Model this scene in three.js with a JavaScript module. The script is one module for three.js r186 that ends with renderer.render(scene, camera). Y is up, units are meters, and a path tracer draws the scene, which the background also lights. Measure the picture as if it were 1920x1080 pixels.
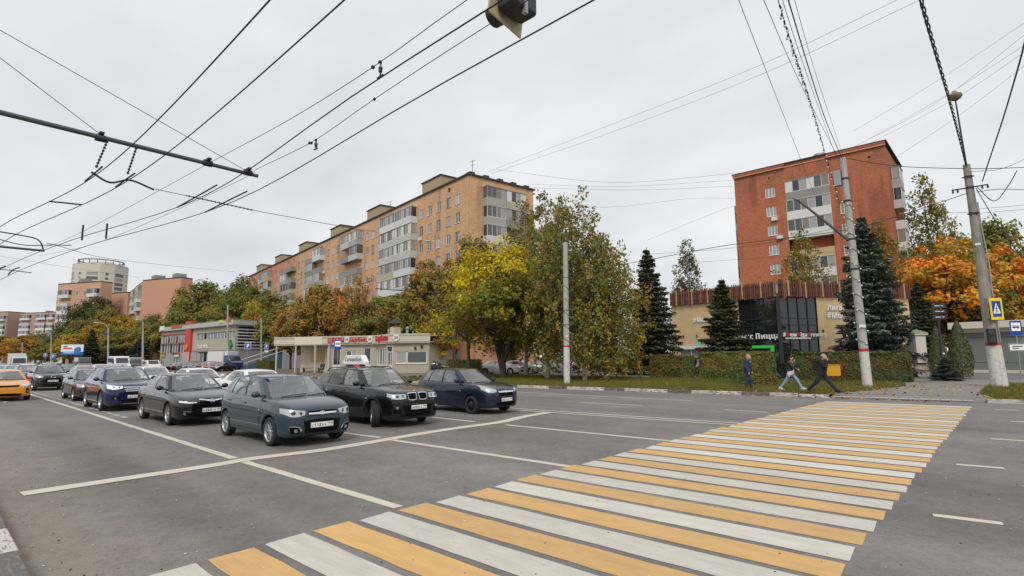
import * as THREE from 'three';
import { mergeGeometries } from 'three/addons/utils/BufferGeometryUtils.js';
import { RoundedBoxGeometry } from 'three/addons/geometries/RoundedBoxGeometry.js';
import { TextGeometry } from 'three/addons/geometries/TextGeometry.js';
import { FontLoader } from 'three/addons/loaders/FontLoader.js';
import { Brush, Evaluator, SUBTRACTION } from 'three-bvh-csg';
import { MeshBVH } from 'three-mesh-bvh';

// ---------------------------------------------------------------- camera, sky, sun, exposure
const scene = new THREE.Scene();
const FOCAL = 1011.7, EYE = 1.86;                                  // photo pixels (1920 x 1080), metres
const pitch = THREE.MathUtils.degToRad(7.275), yaw = THREE.MathUtils.degToRad(42.73), roll = THREE.MathUtils.degToRad(0.474);
const camFwd = new THREE.Vector3(-Math.sin(yaw) * Math.cos(pitch), Math.sin(pitch), -Math.cos(yaw) * Math.cos(pitch));
const r0 = new THREE.Vector3(Math.cos(yaw), 0, -Math.sin(yaw)), u0 = new THREE.Vector3().crossVectors(r0, camFwd);
const camR = r0.clone().multiplyScalar(Math.cos(roll)).addScaledVector(u0, -Math.sin(roll));
const camU = u0.clone().multiplyScalar(Math.cos(roll)).addScaledVector(r0, Math.sin(roll));
const camera = new THREE.PerspectiveCamera(2 * Math.atan(540 / FOCAL) * 180 / Math.PI, 16 / 9, 0.1, 3000);
camera.position.set(0, EYE, 0);
camera.quaternion.setFromRotationMatrix(new THREE.Matrix4().makeBasis(camR, camU, camFwd.clone().negate()));
const renderer = new THREE.WebGLRenderer({ antialias: true });
renderer.toneMapping = THREE.LinearToneMapping;
renderer.toneMappingExposure = 1.2;
renderer.shadowMap.enabled = true;

function rng(seed) { let a = seed >>> 0; return () => { a = (a + 0x6D2B79F5) | 0; let t = Math.imul(a ^ (a >>> 15), 1 | a); t = (t + Math.imul(t ^ (t >>> 7), 61 | t)) ^ t; return ((t ^ (t >>> 14)) >>> 0) / 4294967296; }; }
const hash3 = (x, y, z) => { let h = Math.imul(x, 374761393) + Math.imul(y, 668265263) + Math.imul(z, 2147483647 ^ 0x5bd1e995); h = Math.imul(h ^ (h >>> 13), 1274126177); return ((h ^ (h >>> 16)) >>> 0) / 4294967296; };
function vnoise(x, y, z = 0) {
  const xi = Math.floor(x), yi = Math.floor(y), zi = Math.floor(z), f = (t) => t * t * (3 - 2 * t), u = f(x - xi), v = f(y - yi), w = f(z - zi);
  const L = (a, b, t) => a + (b - a) * t, h = (i, j, k) => hash3(xi + i, yi + j, zi + k);
  return L(L(L(h(0, 0, 0), h(1, 0, 0), u), L(h(0, 1, 0), h(1, 1, 0), u), v), L(L(h(0, 0, 1), h(1, 0, 1), u), L(h(0, 1, 1), h(1, 1, 1), u), v), w);
}
const fbm = (x, y, z = 0, o = 4) => { let s = 0, a = 0.5, t = 0; for (let i = 0; i < o; i++) { s += a * vnoise(x, y, z + i * 7.3); t += a; x *= 2.03; y *= 2.03; z *= 2.03; a *= 0.5; } return s / t; };

{ // overcast sky: thin, even cloud with faint structure, the same all round
  const W = 1024, Hh = 512, d = new Float32Array(W * Hh * 4);
  for (let j = 0; j < Hh; j++) for (let i = 0; i < W; i++) {
    const el = ((j + 0.5) / Hh - 0.5) * Math.PI, az = (i + 0.5) / W * 2 * Math.PI, k = (j * W + i) * 4;
    const y = Math.max(Math.sin(el), 0.0), q = 1 / (y + 0.22), X = Math.cos(az) * Math.cos(el) * q, Z = Math.sin(az) * Math.cos(el) * q;
    const n = fbm(X * 1.5 + 5 + 0.8 * fbm(X, Z, 9), Z * 2.4 + 3, 1.7, 5), n2 = fbm(X * 0.7 + 20, Z * 0.7, 4.1, 3);
    const c = 0.695 * (1 + 0.46 * (n - 0.5) + 0.22 * (n2 - 0.5)), blue = 0.035 * (0.62 - n) * 4;
    d[k] = c * (0.985 - blue * 0.45); d[k + 1] = c * (1.0 - blue * 0.1); d[k + 2] = c * (1.028 + blue * 0.35); d[k + 3] = 1;
  }
  const t = new THREE.DataTexture(d, W, Hh, THREE.RGBAFormat, THREE.FloatType);
  t.mapping = THREE.EquirectangularReflectionMapping; t.magFilter = THREE.LinearFilter; t.minFilter = THREE.LinearFilter; t.needsUpdate = true;
  scene.background = t; scene.environment = t;
}
const sun = new THREE.DirectionalLight(new THREE.Color(1.0, 0.965, 0.91), 1.5);
sun.position.set(20, 70, 36); sun.target.position.set(-20, 0, -20);
sun.castShadow = true; sun.shadow.radius = 42; sun.shadow.mapSize.set(2048, 2048);
Object.assign(sun.shadow.camera, { left: -140, right: 140, top: 140, bottom: -140, near: 1, far: 400 });
scene.add(sun, sun.target);

// ---------------------------------------------------------------- helpers
const V = (x, y, z) => new THREE.Vector3(x, y, z);
function ray(px, py) { return camFwd.clone().addScaledVector(camR, (px - 960) / FOCAL).addScaledVector(camU, -(py - 540) / FOCAL); }
const atY = (px, py, y = 0) => { const d = ray(px, py), t = (y - EYE) / d.y; return V(d.x * t, y, d.z * t); };      // pixel meets a level
const atD = (px, py, D) => { const d = ray(px, py); return V(d.x * D, EYE + d.y * D, d.z * D); };                   // pixel at a depth
const above = (p, px, py) => { const d = ray(px, py); return EYE + d.y * Math.hypot(p.x, p.z) / Math.hypot(d.x, d.z); };  // height over point p
const depthOf = (x, z) => camFwd.x * x + camFwd.z * z;
const taken = {};
function numbered(n) { const k = taken[n] = (taken[n] ?? -1) + 1; return k ? `${n}_${String(k).padStart(3, '0')}` : n; }
function tag(o, label, category, group, kind) { if (label) o.userData.label = label; if (category) o.userData.category = category; if (group) o.userData.group = group; if (kind) o.userData.kind = kind; return o; }
function thing(name, label, category, p = [0, 0, 0], turn = 0, group, kind) {
  const g = new THREE.Group(); g.name = numbered(name); g.position.set(...(p.isVector3 ? p.toArray() : p)); g.rotation.y = turn; scene.add(g);
  return tag(g, label, category, group, kind);
}
function part(parent, name, geo, mat, label) { const m = new THREE.Mesh(Array.isArray(geo) ? merge(geo) : geo, mat); m.name = name; m.castShadow = m.receiveShadow = true; if (label) m.userData.label = label; parent.add(m); return m; }
function top(name, geo, mat, label, category, group, kind) { const m = part(scene, numbered(name), geo, mat); return tag(m, label, category, group, kind); }
function merge(list) {
  const l = list.filter(Boolean).map((g) => { const q = g.index ? g.toNonIndexed() : g.clone(); for (const k of Object.keys(q.attributes)) if (!['position', 'normal', 'uv'].includes(k)) q.deleteAttribute(k); if (!q.attributes.uv) q.setAttribute('uv', new THREE.BufferAttribute(new Float32Array(q.attributes.position.count * 2), 2)); q.morphAttributes = {}; q.clearGroups(); return q; });
  return l.length === 1 ? l[0] : mergeGeometries(l);
}
const box = (w, h, d, x = 0, y = 0, z = 0) => new THREE.BoxGeometry(w, h, d).translate(x, y, z);
const rbox = (w, h, d, r, x = 0, y = 0, z = 0, s = 2) => new RoundedBoxGeometry(w, h, d, s, r).translate(x, y, z);
const cyl = (r1, r2, h, n = 12, x = 0, y = 0, z = 0) => new THREE.CylinderGeometry(r1, r2, h, n).translate(x, y + h / 2, z);   // r1 top, base at y
function tube(pts, r, seg = 0, rad = 5) { return new THREE.TubeGeometry(pts.length === 2 ? new THREE.LineCurve3(...pts) : new THREE.CatmullRomCurve3(pts, false, 'centripetal'), seg || Math.max(1, (pts.length - 1) * 6), r, rad); }
function rod(a, b, r, r2 = r, n = 8) { const d = b.clone().sub(a), g = new THREE.CylinderGeometry(r2, r, d.length(), n).translate(0, d.length() / 2, 0); return g.applyQuaternion(new THREE.Quaternion().setFromUnitVectors(V(0, 1, 0), d.normalize())).translate(a.x, a.y, a.z); }
function sag(a, b, s, n = 10) { const o = []; for (let i = 0; i <= n; i++) { const t = i / n, p = a.clone().lerp(b, t); p.y -= s * 4 * t * (1 - t); o.push(p); } return o; }
function quads(list, uvs) { // list of [a,b,c,d] Vector3, counter-clockwise
  const p = [], u = []; list.forEach((q, k) => { for (const i of [0, 1, 2, 0, 2, 3]) { p.push(q[i].x, q[i].y, q[i].z); const w = uvs ? uvs[k][i] : [0, 0]; u.push(w[0], w[1]); } });
  const g = new THREE.BufferGeometry(); g.setAttribute('position', new THREE.Float32BufferAttribute(p, 3)); g.setAttribute('uv', new THREE.Float32BufferAttribute(u, 2)); g.computeVertexNormals(); return g;
}
function gridGeo(nu, nv, f, uv) { // smooth sheet f(i/nu, j/nv) -> Vector3
  const p = [], t = [], idx = []; for (let j = 0; j <= nv; j++) for (let i = 0; i <= nu; i++) { const q = f(i / nu, j / nv); p.push(q.x, q.y, q.z); const w = uv ? uv(q, i / nu, j / nv) : [i / nu, j / nv]; t.push(w[0], w[1]); }
  for (let j = 0; j < nv; j++) for (let i = 0; i < nu; i++) { const a = j * (nu + 1) + i, b = a + 1, c = a + nu + 1, d = c + 1; idx.push(a, b, d, a, d, c); }
  const g = new THREE.BufferGeometry(); g.setAttribute('position', new THREE.Float32BufferAttribute(p, 3)); g.setAttribute('uv', new THREE.Float32BufferAttribute(t, 2)); g.setIndex(idx); g.computeVertexNormals(); return g;
}
const lin = (r, g, b) => new THREE.Color().setRGB(r, g, b);
const mat = (c, roughness = 0.8, metalness = 0, more = {}) => new THREE.MeshStandardMaterial({ color: Array.isArray(c) ? lin(...c) : c, roughness, metalness, side: THREE.DoubleSide, ...more });
const phys = (c, roughness, metalness, more) => new THREE.MeshPhysicalMaterial({ color: Array.isArray(c) ? lin(...c) : c, roughness, metalness, side: THREE.DoubleSide, ...more });
function texture(w, h, f, srgb = true, repeat = true) { // f(x, y, px) fills linear [r,g,b] 0..1; colour maps are encoded to sRGB
  const d = new Uint8Array(w * h * 4), o = [0, 0, 0], enc = (c) => srgb ? (c <= 0.0031308 ? c * 12.92 : 1.055 * Math.pow(c, 1 / 2.4) - 0.055) : c;
  for (let y = 0; y < h; y++) for (let x = 0; x < w; x++) { f(x, y, o); const k = (y * w + x) * 4; for (let i = 0; i < 3; i++) d[k + i] = Math.max(0, Math.min(255, enc(Math.max(0, o[i])) * 255)); d[k + 3] = 255; }
  const t = new THREE.DataTexture(d, w, h); if (srgb) t.colorSpace = THREE.SRGBColorSpace; t.magFilter = THREE.LinearFilter; t.minFilter = THREE.LinearMipmapLinearFilter; t.wrapS = t.wrapT = repeat ? THREE.RepeatWrapping : THREE.ClampToEdgeWrapping; t.needsUpdate = true; return t;
}
function pnoise(x, y, px, py, s) { // value noise that repeats after px, py cells
  const xi = Math.floor(x), yi = Math.floor(y), f = (t) => t * t * (3 - 2 * t), u = f(x - xi), v = f(y - yi), m = (a, n) => ((a % n) + n) % n, h = (i, j) => hash3(m(xi + i, px), m(yi + j, py), s);
  return (h(0, 0) * (1 - u) + h(1, 0) * u) * (1 - v) + (h(0, 1) * (1 - u) + h(1, 1) * u) * v;
}
function sign(w, h, draw) { const c = document.createElement('canvas'); c.width = w; c.height = h; const x = c.getContext('2d'); draw(x, w, h); const t = new THREE.CanvasTexture(c); t.colorSpace = THREE.SRGBColorSpace; t.magFilter = THREE.LinearFilter; return t; }
const font = await new FontLoader().loadAsync('fonts/droid/droid_sans_bold.typeface.json');
const fontThin = await new FontLoader().loadAsync('fonts/droid/droid_sans_regular.typeface.json');
function letters(s, size, depth = 0.06, fnt = font, center = true) { const g = new TextGeometry(s, { font: fnt, size, depth, curveSegments: 3, bevelEnabled: false }); g.computeBoundingBox(); const b = g.boundingBox; if (center) g.translate(-(b.min.x + b.max.x) / 2, 0, 0); return g; }

// shared plain materials
const M = {
  concrete: mat([0.36, 0.355, 0.34], 0.9), steel: mat([0.22, 0.225, 0.23], 0.5, 0.7), darkSteel: mat([0.035, 0.037, 0.04], 0.55, 0.4), black: mat([0.015, 0.015, 0.016], 0.6), blackPlastic: mat([0.022, 0.022, 0.024], 0.55),
  wire: mat([0.02, 0.02, 0.021], 0.7), rubber: mat([0.02, 0.02, 0.021], 0.85), white: mat([0.72, 0.72, 0.7], 0.5), offwhite: mat([0.6, 0.59, 0.55], 0.7), chrome: mat([0.75, 0.76, 0.78], 0.12, 1), silver: mat([0.45, 0.46, 0.47], 0.3, 0.9),
  glassPane: phys([0.9, 0.93, 0.94], 0.02, 0, { transmission: 1, thickness: 0, ior: 1.5 }), red: mat([0.42, 0.03, 0.03], 0.5), yellow: mat([0.75, 0.5, 0.02], 0.5), blue: mat([0.02, 0.07, 0.32], 0.45),
  darkRoom: mat([0.05, 0.048, 0.045], 0.9), bark: mat([0.055, 0.043, 0.034], 0.95), galv: mat([0.34, 0.35, 0.36], 0.55, 0.5), greyGreen: mat([0.13, 0.15, 0.14], 0.6),
};
const dummy = new THREE.Object3D();
// ================================================================ the ground
const roadTex = texture(1024, 1024, (x, y, o) => {
  const r = hash3(x, y, 3), n = pnoise(x / 16, y / 16, 64, 64, 1), n2 = pnoise(x / 64, y / 64, 16, 16, 2), g = pnoise(x / 3, y / 3, 341, 341, 5);
  let c = 0.86 + 0.2 * (n - 0.5) + 0.16 * (n2 - 0.5) + 0.34 * (r - 0.5) + 0.3 * (g - 0.5);
  if (r > 0.9965) c += 0.75; else if (r < 0.004) c -= 0.4;
  o[0] = c; o[1] = c * 0.992; o[2] = c * 0.985;
});
const roadBump = texture(512, 512, (x, y, o) => { o[0] = o[1] = o[2] = 0.5 * hash3(x, y, 11) + 0.5 * pnoise(x / 3, y / 3, 170, 170, 12); }, false);
const roadMat = new THREE.MeshStandardMaterial({ map: roadTex, color: lin(0.196, 0.187, 0.177), roughness: 0.86, bumpMap: roadBump, bumpScale: 0.004, vertexColors: true, side: THREE.DoubleSide });
function sheet(x0, x1, z0, z1, nx, nz, y, tint, tile = 3) { // level sheet with uv in metres and a colour per vertex
  const fy = typeof y === 'function' ? y : () => y;
  const g = gridGeo(nx, nz, (u, v) => { const X = x0 + (x1 - x0) * u, Z = z0 + (z1 - z0) * v; return V(X, fy(X, Z), Z); }, (q) => [q.x / tile, q.z / tile]);
  const p = g.attributes.position, c = new Float32Array(p.count * 3), t = [1, 1, 1];
  for (let i = 0; i < p.count; i++) { t[0] = t[1] = t[2] = 1; tint?.(p.getX(i), p.getZ(i), t); c.set(t, i * 3); }
  g.setAttribute('color', new THREE.BufferAttribute(c, 3)); return g;
}
const smooth = (a, b, x) => { const t = Math.min(1, Math.max(0, (x - a) / (b - a))); return t * t * (3 - 2 * t); };
const lanes = [-2.5, -5.85, -9.35, -12.8, -16.4, -19.8, -23.0];
const wz = (x, t) => t + 0.0046 * t * Math.min(26, Math.max(0, x + 21.6));   // the far side of the road opens out slightly past the stop line
const kz = (x) => wz(x, -24.9) + 24.9;
function roadTint(x, z, t) {
  const patch = fbm(x * 0.18, z * 0.5, 2.2, 4), streak = fbm(x * 0.035 + 7, z * 1.3, 5.5, 3), blot = fbm(x * 0.9, z * 0.9, 8.8, 3);
  let c = 1 + 0.5 * (patch - 0.5) + 0.62 * (streak - 0.5) + 0.34 * (blot - 0.5);
  for (const l of lanes) { const d = Math.abs(z - l); c -= 0.07 * Math.exp(-d * d / 0.12) * (0.4 + 1.2 * fbm(x * 0.12, l, 3.3, 2)); const w = Math.abs(d - 0.8); c += 0.05 * Math.exp(-w * w / 0.05); }   // oil line between the wheel tracks
  // fine sand blown against the near kerb and lying in separate patches
  const edge = smooth(-2.5 + 1.7 * (fbm(x * 0.8, z * 0.8, 1.1, 4) - 0.5), -1.1, z), grain = fbm(x * 5, z * 5, 2.7, 3);
  let s = edge * (0.5 + 0.85 * grain);
  for (const [px, pz, rx, rz] of sandSpots) { const d = Math.hypot((x - px) / rx, (z - pz) / rz) + 0.55 * (fbm(x * 3, z * 3, 6.6, 3) - 0.5); s = Math.max(s, (1 - smooth(0.45, 1.05, d)) * (0.5 + 0.7 * grain)); }
  s = Math.min(1, s) * 0.62;
  t[0] = c * (1 - s) + 1.5 * s; t[1] = c * (1 - s) + 1.26 * s; t[2] = c * (1 - s) + 1.05 * s;
}
const sandSpots = [[105, 892, 0.42, 0.15], [142, 938, 0.34, 0.14], [262, 1035, 0.5, 0.17], [235, 1020, 0.3, 0.12], [300, 1075, 0.4, 0.12]].map(([a, b, rx, rz]) => { const p = atY(a, b); return [p.x, p.z, rx, rz]; });
{
  const g = thing('road', null, null, [0, 0, 0], 0, null, 'structure');
  part(g, 'asphalt', sheet(-15, 4, -28.5, -0.65, 170, 250, 0, roadTint), roadMat);
  part(g, 'asphalt', sheet(-70, -15, -28.5, -0.65, 220, 100, 0, roadTint), roadMat);
  part(g, 'asphalt', sheet(-700, -70, -28.5, -0.65, 160, 20, 0, roadTint), roadMat);
  part(g, 'asphalt', sheet(4, 120, -28.5, -0.65, 90, 40, 0, roadTint), roadMat);
}
top('ground', sheet(-1400, 900, -1300, 500, 40, 40, -0.05, (x, z, t) => { const n = fbm(x * 0.02, z * 0.02, 1, 3); t[0] = 0.9 + 0.4 * n; t[1] = 0.9 + 0.35 * n; t[2] = 0.8; }, 4), new THREE.MeshStandardMaterial({ map: roadTex, color: lin(0.075, 0.078, 0.05), vertexColors: true, roughness: 1 }), null, null, null, 'structure');
top('near_pavement', sheet(-80, 60, -0.58, 14, 140, 16, 0.12, (x, z, t) => { const n = fbm(x * 0.7, z * 0.7, 4, 3); t[0] = t[1] = t[2] = 0.85 + 0.3 * n; }), roadMat, null, null, null, 'structure');

// verge, pavement, plaza behind the far kerb
const grassTex = texture(512, 512, (x, y, o) => {
  const r = hash3(x, y, 21), n = pnoise(x / 6, y / 6, 85, 85, 22), n2 = pnoise(x / 40, y / 40, 12, 12, 23), s = 0.65 + 0.5 * r + 0.45 * (n - 0.5), dry = smooth(0.5, 0.75, n2 * 0.6 + n * 0.4);
  o[0] = s * (0.085 + 0.09 * dry); o[1] = s * (0.125 + 0.03 * dry); o[2] = s * (0.026 + 0.012 * dry);
  if (r > 0.975) { o[0] = 0.32; o[1] = 0.21; o[2] = 0.04; }
});
const grassMat = new THREE.MeshStandardMaterial({ map: grassTex, vertexColors: true, roughness: 1, side: THREE.DoubleSide });
const litter = (x, z) => smooth(0.42, 0.62, fbm(x * 0.35, z * 0.35, 3.7, 4) + 0.22 * Math.exp(-((x + 24) ** 2) / 60 - ((z + 28) ** 2) / 18));
const vergeTint = (x, z, t) => { const n = fbm(x * 0.5, z * 0.5, 9.1, 3), l = litter(x, z); t[0] = (0.8 + 0.5 * n) * (1 + 0.9 * l); t[1] = (0.85 + 0.4 * n) * (1 - 0.12 * l); t[2] = 0.9 * (1 + 0.1 * l); };
const bend = (g) => { const p = g.attributes.position; for (let i = 0; i < p.count; i++) p.setZ(i, p.getZ(i) + kz(p.getX(i))); g.computeVertexNormals(); return g; };
const X0 = -6.05, X1 = -0.95;   // dropped kerb at the crossing
{
  const g = thing('grass_verge', null, null, [0, 0, 0], 0, null, 'structure');
  part(g, 'turf', bend(sheet(-38, X0, -26, -24.98, 120, 6, 0.13, vergeTint, 2)), grassMat);
  part(g, 'turf', bend(sheet(-38, 40, -41, -26, 200, 50, 0.13, vergeTint, 2)), grassMat);
  part(g, 'turf', bend(sheet(X1, 40, -26, -24.98, 80, 6, 0.13, vergeTint, 2)), grassMat);
}
const pavTint = (k) => (x, z, t) => { const n = fbm(x * 0.6, z * 0.6, 2 + k, 4), b = fbm(x * 0.08, z * 0.3, k, 3); t[0] = t[1] = t[2] = 0.8 + 0.3 * n + 0.2 * (b - 0.5); };
const pavMat = new THREE.MeshStandardMaterial({ map: roadTex, color: lin(0.25, 0.235, 0.215), vertexColors: true, roughness: 0.92, side: THREE.DoubleSide });
const brownPav = new THREE.MeshStandardMaterial({ map: roadTex, color: lin(0.2, 0.155, 0.125), vertexColors: true, roughness: 0.92, side: THREE.DoubleSide });
top('pavement', bend(sheet(-38, 30, -45, -41, 120, 6, 0.134, pavTint(1))), pavMat, null, null, null, 'structure');
top('bus_stop_pavement', sheet(-125, -38, -41, -24.98, 150, 26, 0.128, pavTint(2)), brownPav, null, null, null, 'structure');
top('parking_ground', sheet(-220, 60, -150, -40, 120, 60, 0.1, pavTint(3)), roadMat, null, null, null, 'structure');
let pathPts;
{ // footpath that leads from the crossing up to the pavement
  const s = new THREE.Shape(), pts = pathPts = [V(X0 + 0.05, 0.134, -25.98 + kz(X0)), [1640, 732], [1700, 724], [1690, 716.5], [1920, 711.5], [1920, 715], [1880, 717], [1858, 722], [1836, 737], V(X1 - 0.05, 0.134, -25.98 + kz(X1))].map((q) => q.isVector3 ? q : atY(q[0], q[1], 0.134));
  const g = thing('footpath', null, null, [0, 0, 0], 0, null, 'structure');
  s.setFromPoints(pts.map((p) => new THREE.Vector2(p.x, -p.z)));
  const sg = new THREE.ShapeGeometry(s).rotateX(-Math.PI / 2).translate(0, 0.138, 0), p = sg.attributes.position, uv = sg.attributes.uv, c = [];
  for (let i = 0; i < p.count; i++) { uv.setXY(i, p.getX(i) / 3, p.getZ(i) / 3); c.push(1, 1, 1); }
  sg.setAttribute('color', new THREE.Float32BufferAttribute(c, 3));
  part(g, 'path_surface', sg, pavMat);
  part(g, 'ramp', bend(sheet(X0, X1, -26, -24.75, 40, 10, (x, z) => 0.008 + 0.126 * smooth(-24.8, -26, z), pavTint(5))), pavMat);
  const tact = mat([0.42, 0.4, 0.36], 0.9);
  for (let i = 0; i < 14; i++) { // tactile tiles along the dropped kerb
    const t = [box(0.3, 0.012, 0.3)]; for (let a = 0; a < 4; a++) for (let b = 0; b < 4; b++) t.push(box(0.034, 0.012, 0.034, -0.1 + a * 0.067, 0.012, -0.1 + b * 0.067));
    const m = part(g, 'tactile_tile', merge(t), tact); const tx = X0 + 0.25 + i * 0.33; m.position.set(tx, 0.05, -25.1 + kz(tx)); m.rotation.set(0.06, 0.11, 0);
  }
}
// ---------------------------------------------------------------- kerbs, stone by stone
const kerbPaint = (r, g, b, seed) => new THREE.MeshStandardMaterial({ roughness: 0.9, side: THREE.DoubleSide, map: texture(128, 128, (x, y, o) => { const n = pnoise(x / 10, y / 10, 12, 12, seed), f = hash3(x, y, seed), w = smooth(0.62, 0.74, n * 0.75 + f * 0.25); const k = 0.85 + 0.22 * f; o[0] = k * (r * (1 - w) + 0.2 * w); o[1] = k * (g * (1 - w) + 0.19 * w); o[2] = k * (b * (1 - w) + 0.175 * w); }) });
const kWhite = [kerbPaint(0.55, 0.53, 0.48, 31), kerbPaint(0.5, 0.48, 0.44, 32), kerbPaint(0.62, 0.6, 0.56, 35)], kDark = [kerbPaint(0.1, 0.1, 0.1, 33), kerbPaint(0.13, 0.125, 0.12, 34)];
{
  const R = rng(77), geos = [0, 1, 2].map((k) => rbox(1.17 - 0.006 * k, 0.34, 0.16, 0.018, 0, 0, 0, 2));
  const g = thing('kerb', null, null, [0, 0, 0], 0, null, 'structure');
  const run = (x0, x1, z, h, step, ph, drop) => { let k = ph; for (let x = x0; x < x1; x += step, k++) { const dark = k % 3 === 0, m = part(g, 'kerb_stone', geos[k % 3], dark ? kDark[k % 2] : kWhite[(k * 7) % 3]); const dr = drop ? drop(x) : 0; m.position.set(x + step / 2, h - 0.17 - dr + (R() - 0.5) * 0.012, z + kz(x + step / 2) + (R() - 0.5) * 0.02); m.rotation.set((R() - 0.5) * 0.02, (R() - 0.5) * 0.014 + (x > -21.6 ? 0.1145 : 0), (R() - 0.5) * 0.012 - (dr > 0.03 ? 0.07 : 0)); } };
  run(-74.5, X0 - 0.6, -24.9, 0.15, 1.18, 2, (x) => (x > X0 - 2.1 ? 0.025 : 0));
  run(X1, 10, -24.9, 0.15, 1.18, 1, (x) => 0);
  const ng = [0, 1, 2].map((k) => rbox(0.985 - 0.006 * k, 0.34, 0.17, 0.02));
  for (let i = 0; i < 26; i++) { const x = -19.35 + i * 1.0, m = part(g, 'kerb_stone', ng[i % 3], i % 2 ? kDark[i % 2] : kWhite[i % 3]); m.position.set(x, -0.02 + (R() - 0.5) * 0.01, -0.655 + (R() - 0.5) * 0.012); m.rotation.y = (R() - 0.5) * 0.012; }
  for (let i = 0; i < 6; i++) { const m = part(g, 'kerb_stone', geos[i % 3], i % 2 ? kWhite[i % 3] : kDark[0]); const a = atY(752, 710, 0.1), b = atY(800, 707, 0.1), p = a.lerp(b, i / 5); m.position.set(p.x, 0.12, p.z); m.rotation.y = Math.atan2(-(b.z - a.z), b.x - a.x); }
}
// ---------------------------------------------------------------- painted markings
const worn = (r, g, b, seed, amt) => new THREE.MeshStandardMaterial({ roughness: 0.75, side: THREE.DoubleSide, map: texture(512, 256, (x, y, o) => {
  const f = hash3(x, y, seed), n = pnoise(x / 12, y / 8, 42, 32, seed + 1), n2 = pnoise(x / 60, y / 20, 8, 12, seed + 2), sc = pnoise(x / 90, y / 2.4, 5, 106, seed + 3), k = 0.9 + 0.1 * f + 0.16 * (n2 - 0.5) + 0.1 * (sc - 0.5);
  const w = 0.55 * smooth(0.84 - amt, 0.97 - amt, n * 0.45 + f * 0.3 + n2 * 0.25) + (f > 0.9975 ? 0.6 : 0); o[0] = k * r * (1 - w) + 0.16 * w; o[1] = k * g * (1 - w) + 0.155 * w; o[2] = k * b * (1 - w) + 0.15 * w; }) });
const pWhite = [worn(0.6, 0.57, 0.5, 41, 0.0), worn(0.56, 0.53, 0.465, 45, 0.06), worn(0.62, 0.595, 0.53, 47, -0.03), worn(0.55, 0.52, 0.46, 49, 0.09)], pYellow = [worn(0.65, 0.4, 0.15, 57, -0.03), worn(0.57, 0.355, 0.145, 59, 0.1), worn(0.62, 0.375, 0.135, 51, 0.0), worn(0.6, 0.37, 0.145, 55, 0.03)], lineMat = [worn(0.6, 0.55, 0.46, 61, 0.02), worn(0.5, 0.465, 0.4, 65, 0.07)];
function strip(pts, w, y, seed = 1) { // painted band along a polyline with slightly uneven edges
  const R = rng(seed), P = []; for (let i = 0; i < pts.length - 1; i++) { const n = Math.max(2, Math.ceil(pts[i].distanceTo(pts[i + 1]) / 0.35)); for (let k = 0; k < n; k++) P.push(pts[i].clone().lerp(pts[i + 1], k / n)); } P.push(pts.at(-1));
  const E = P.map((p, i) => { const d = (P[i + 1] ?? p).clone().sub(P[i - 1] ?? p).normalize(), n = V(-d.z, 0, d.x), a = w / 2 + (R() - 0.5) * 0.014, b = w / 2 + (R() - 0.5) * 0.014; return [p.clone().addScaledVector(n, a), p.clone().addScaledVector(n, -b)]; });
  let len = 0; const q = [], u = []; for (let i = 0; i < E.length - 1; i++) { const l2 = len + P[i].distanceTo(P[i + 1]); q.push([E[i][0], E[i + 1][0], E[i + 1][1], E[i][1]]); u.push([[len / 2, 0.1], [l2 / 2, 0.1], [l2 / 2, 0.1 + w], [len / 2, 0.1 + w]]); len = l2; }
  return quads(q, u).translate(0, y, 0);
}
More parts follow.
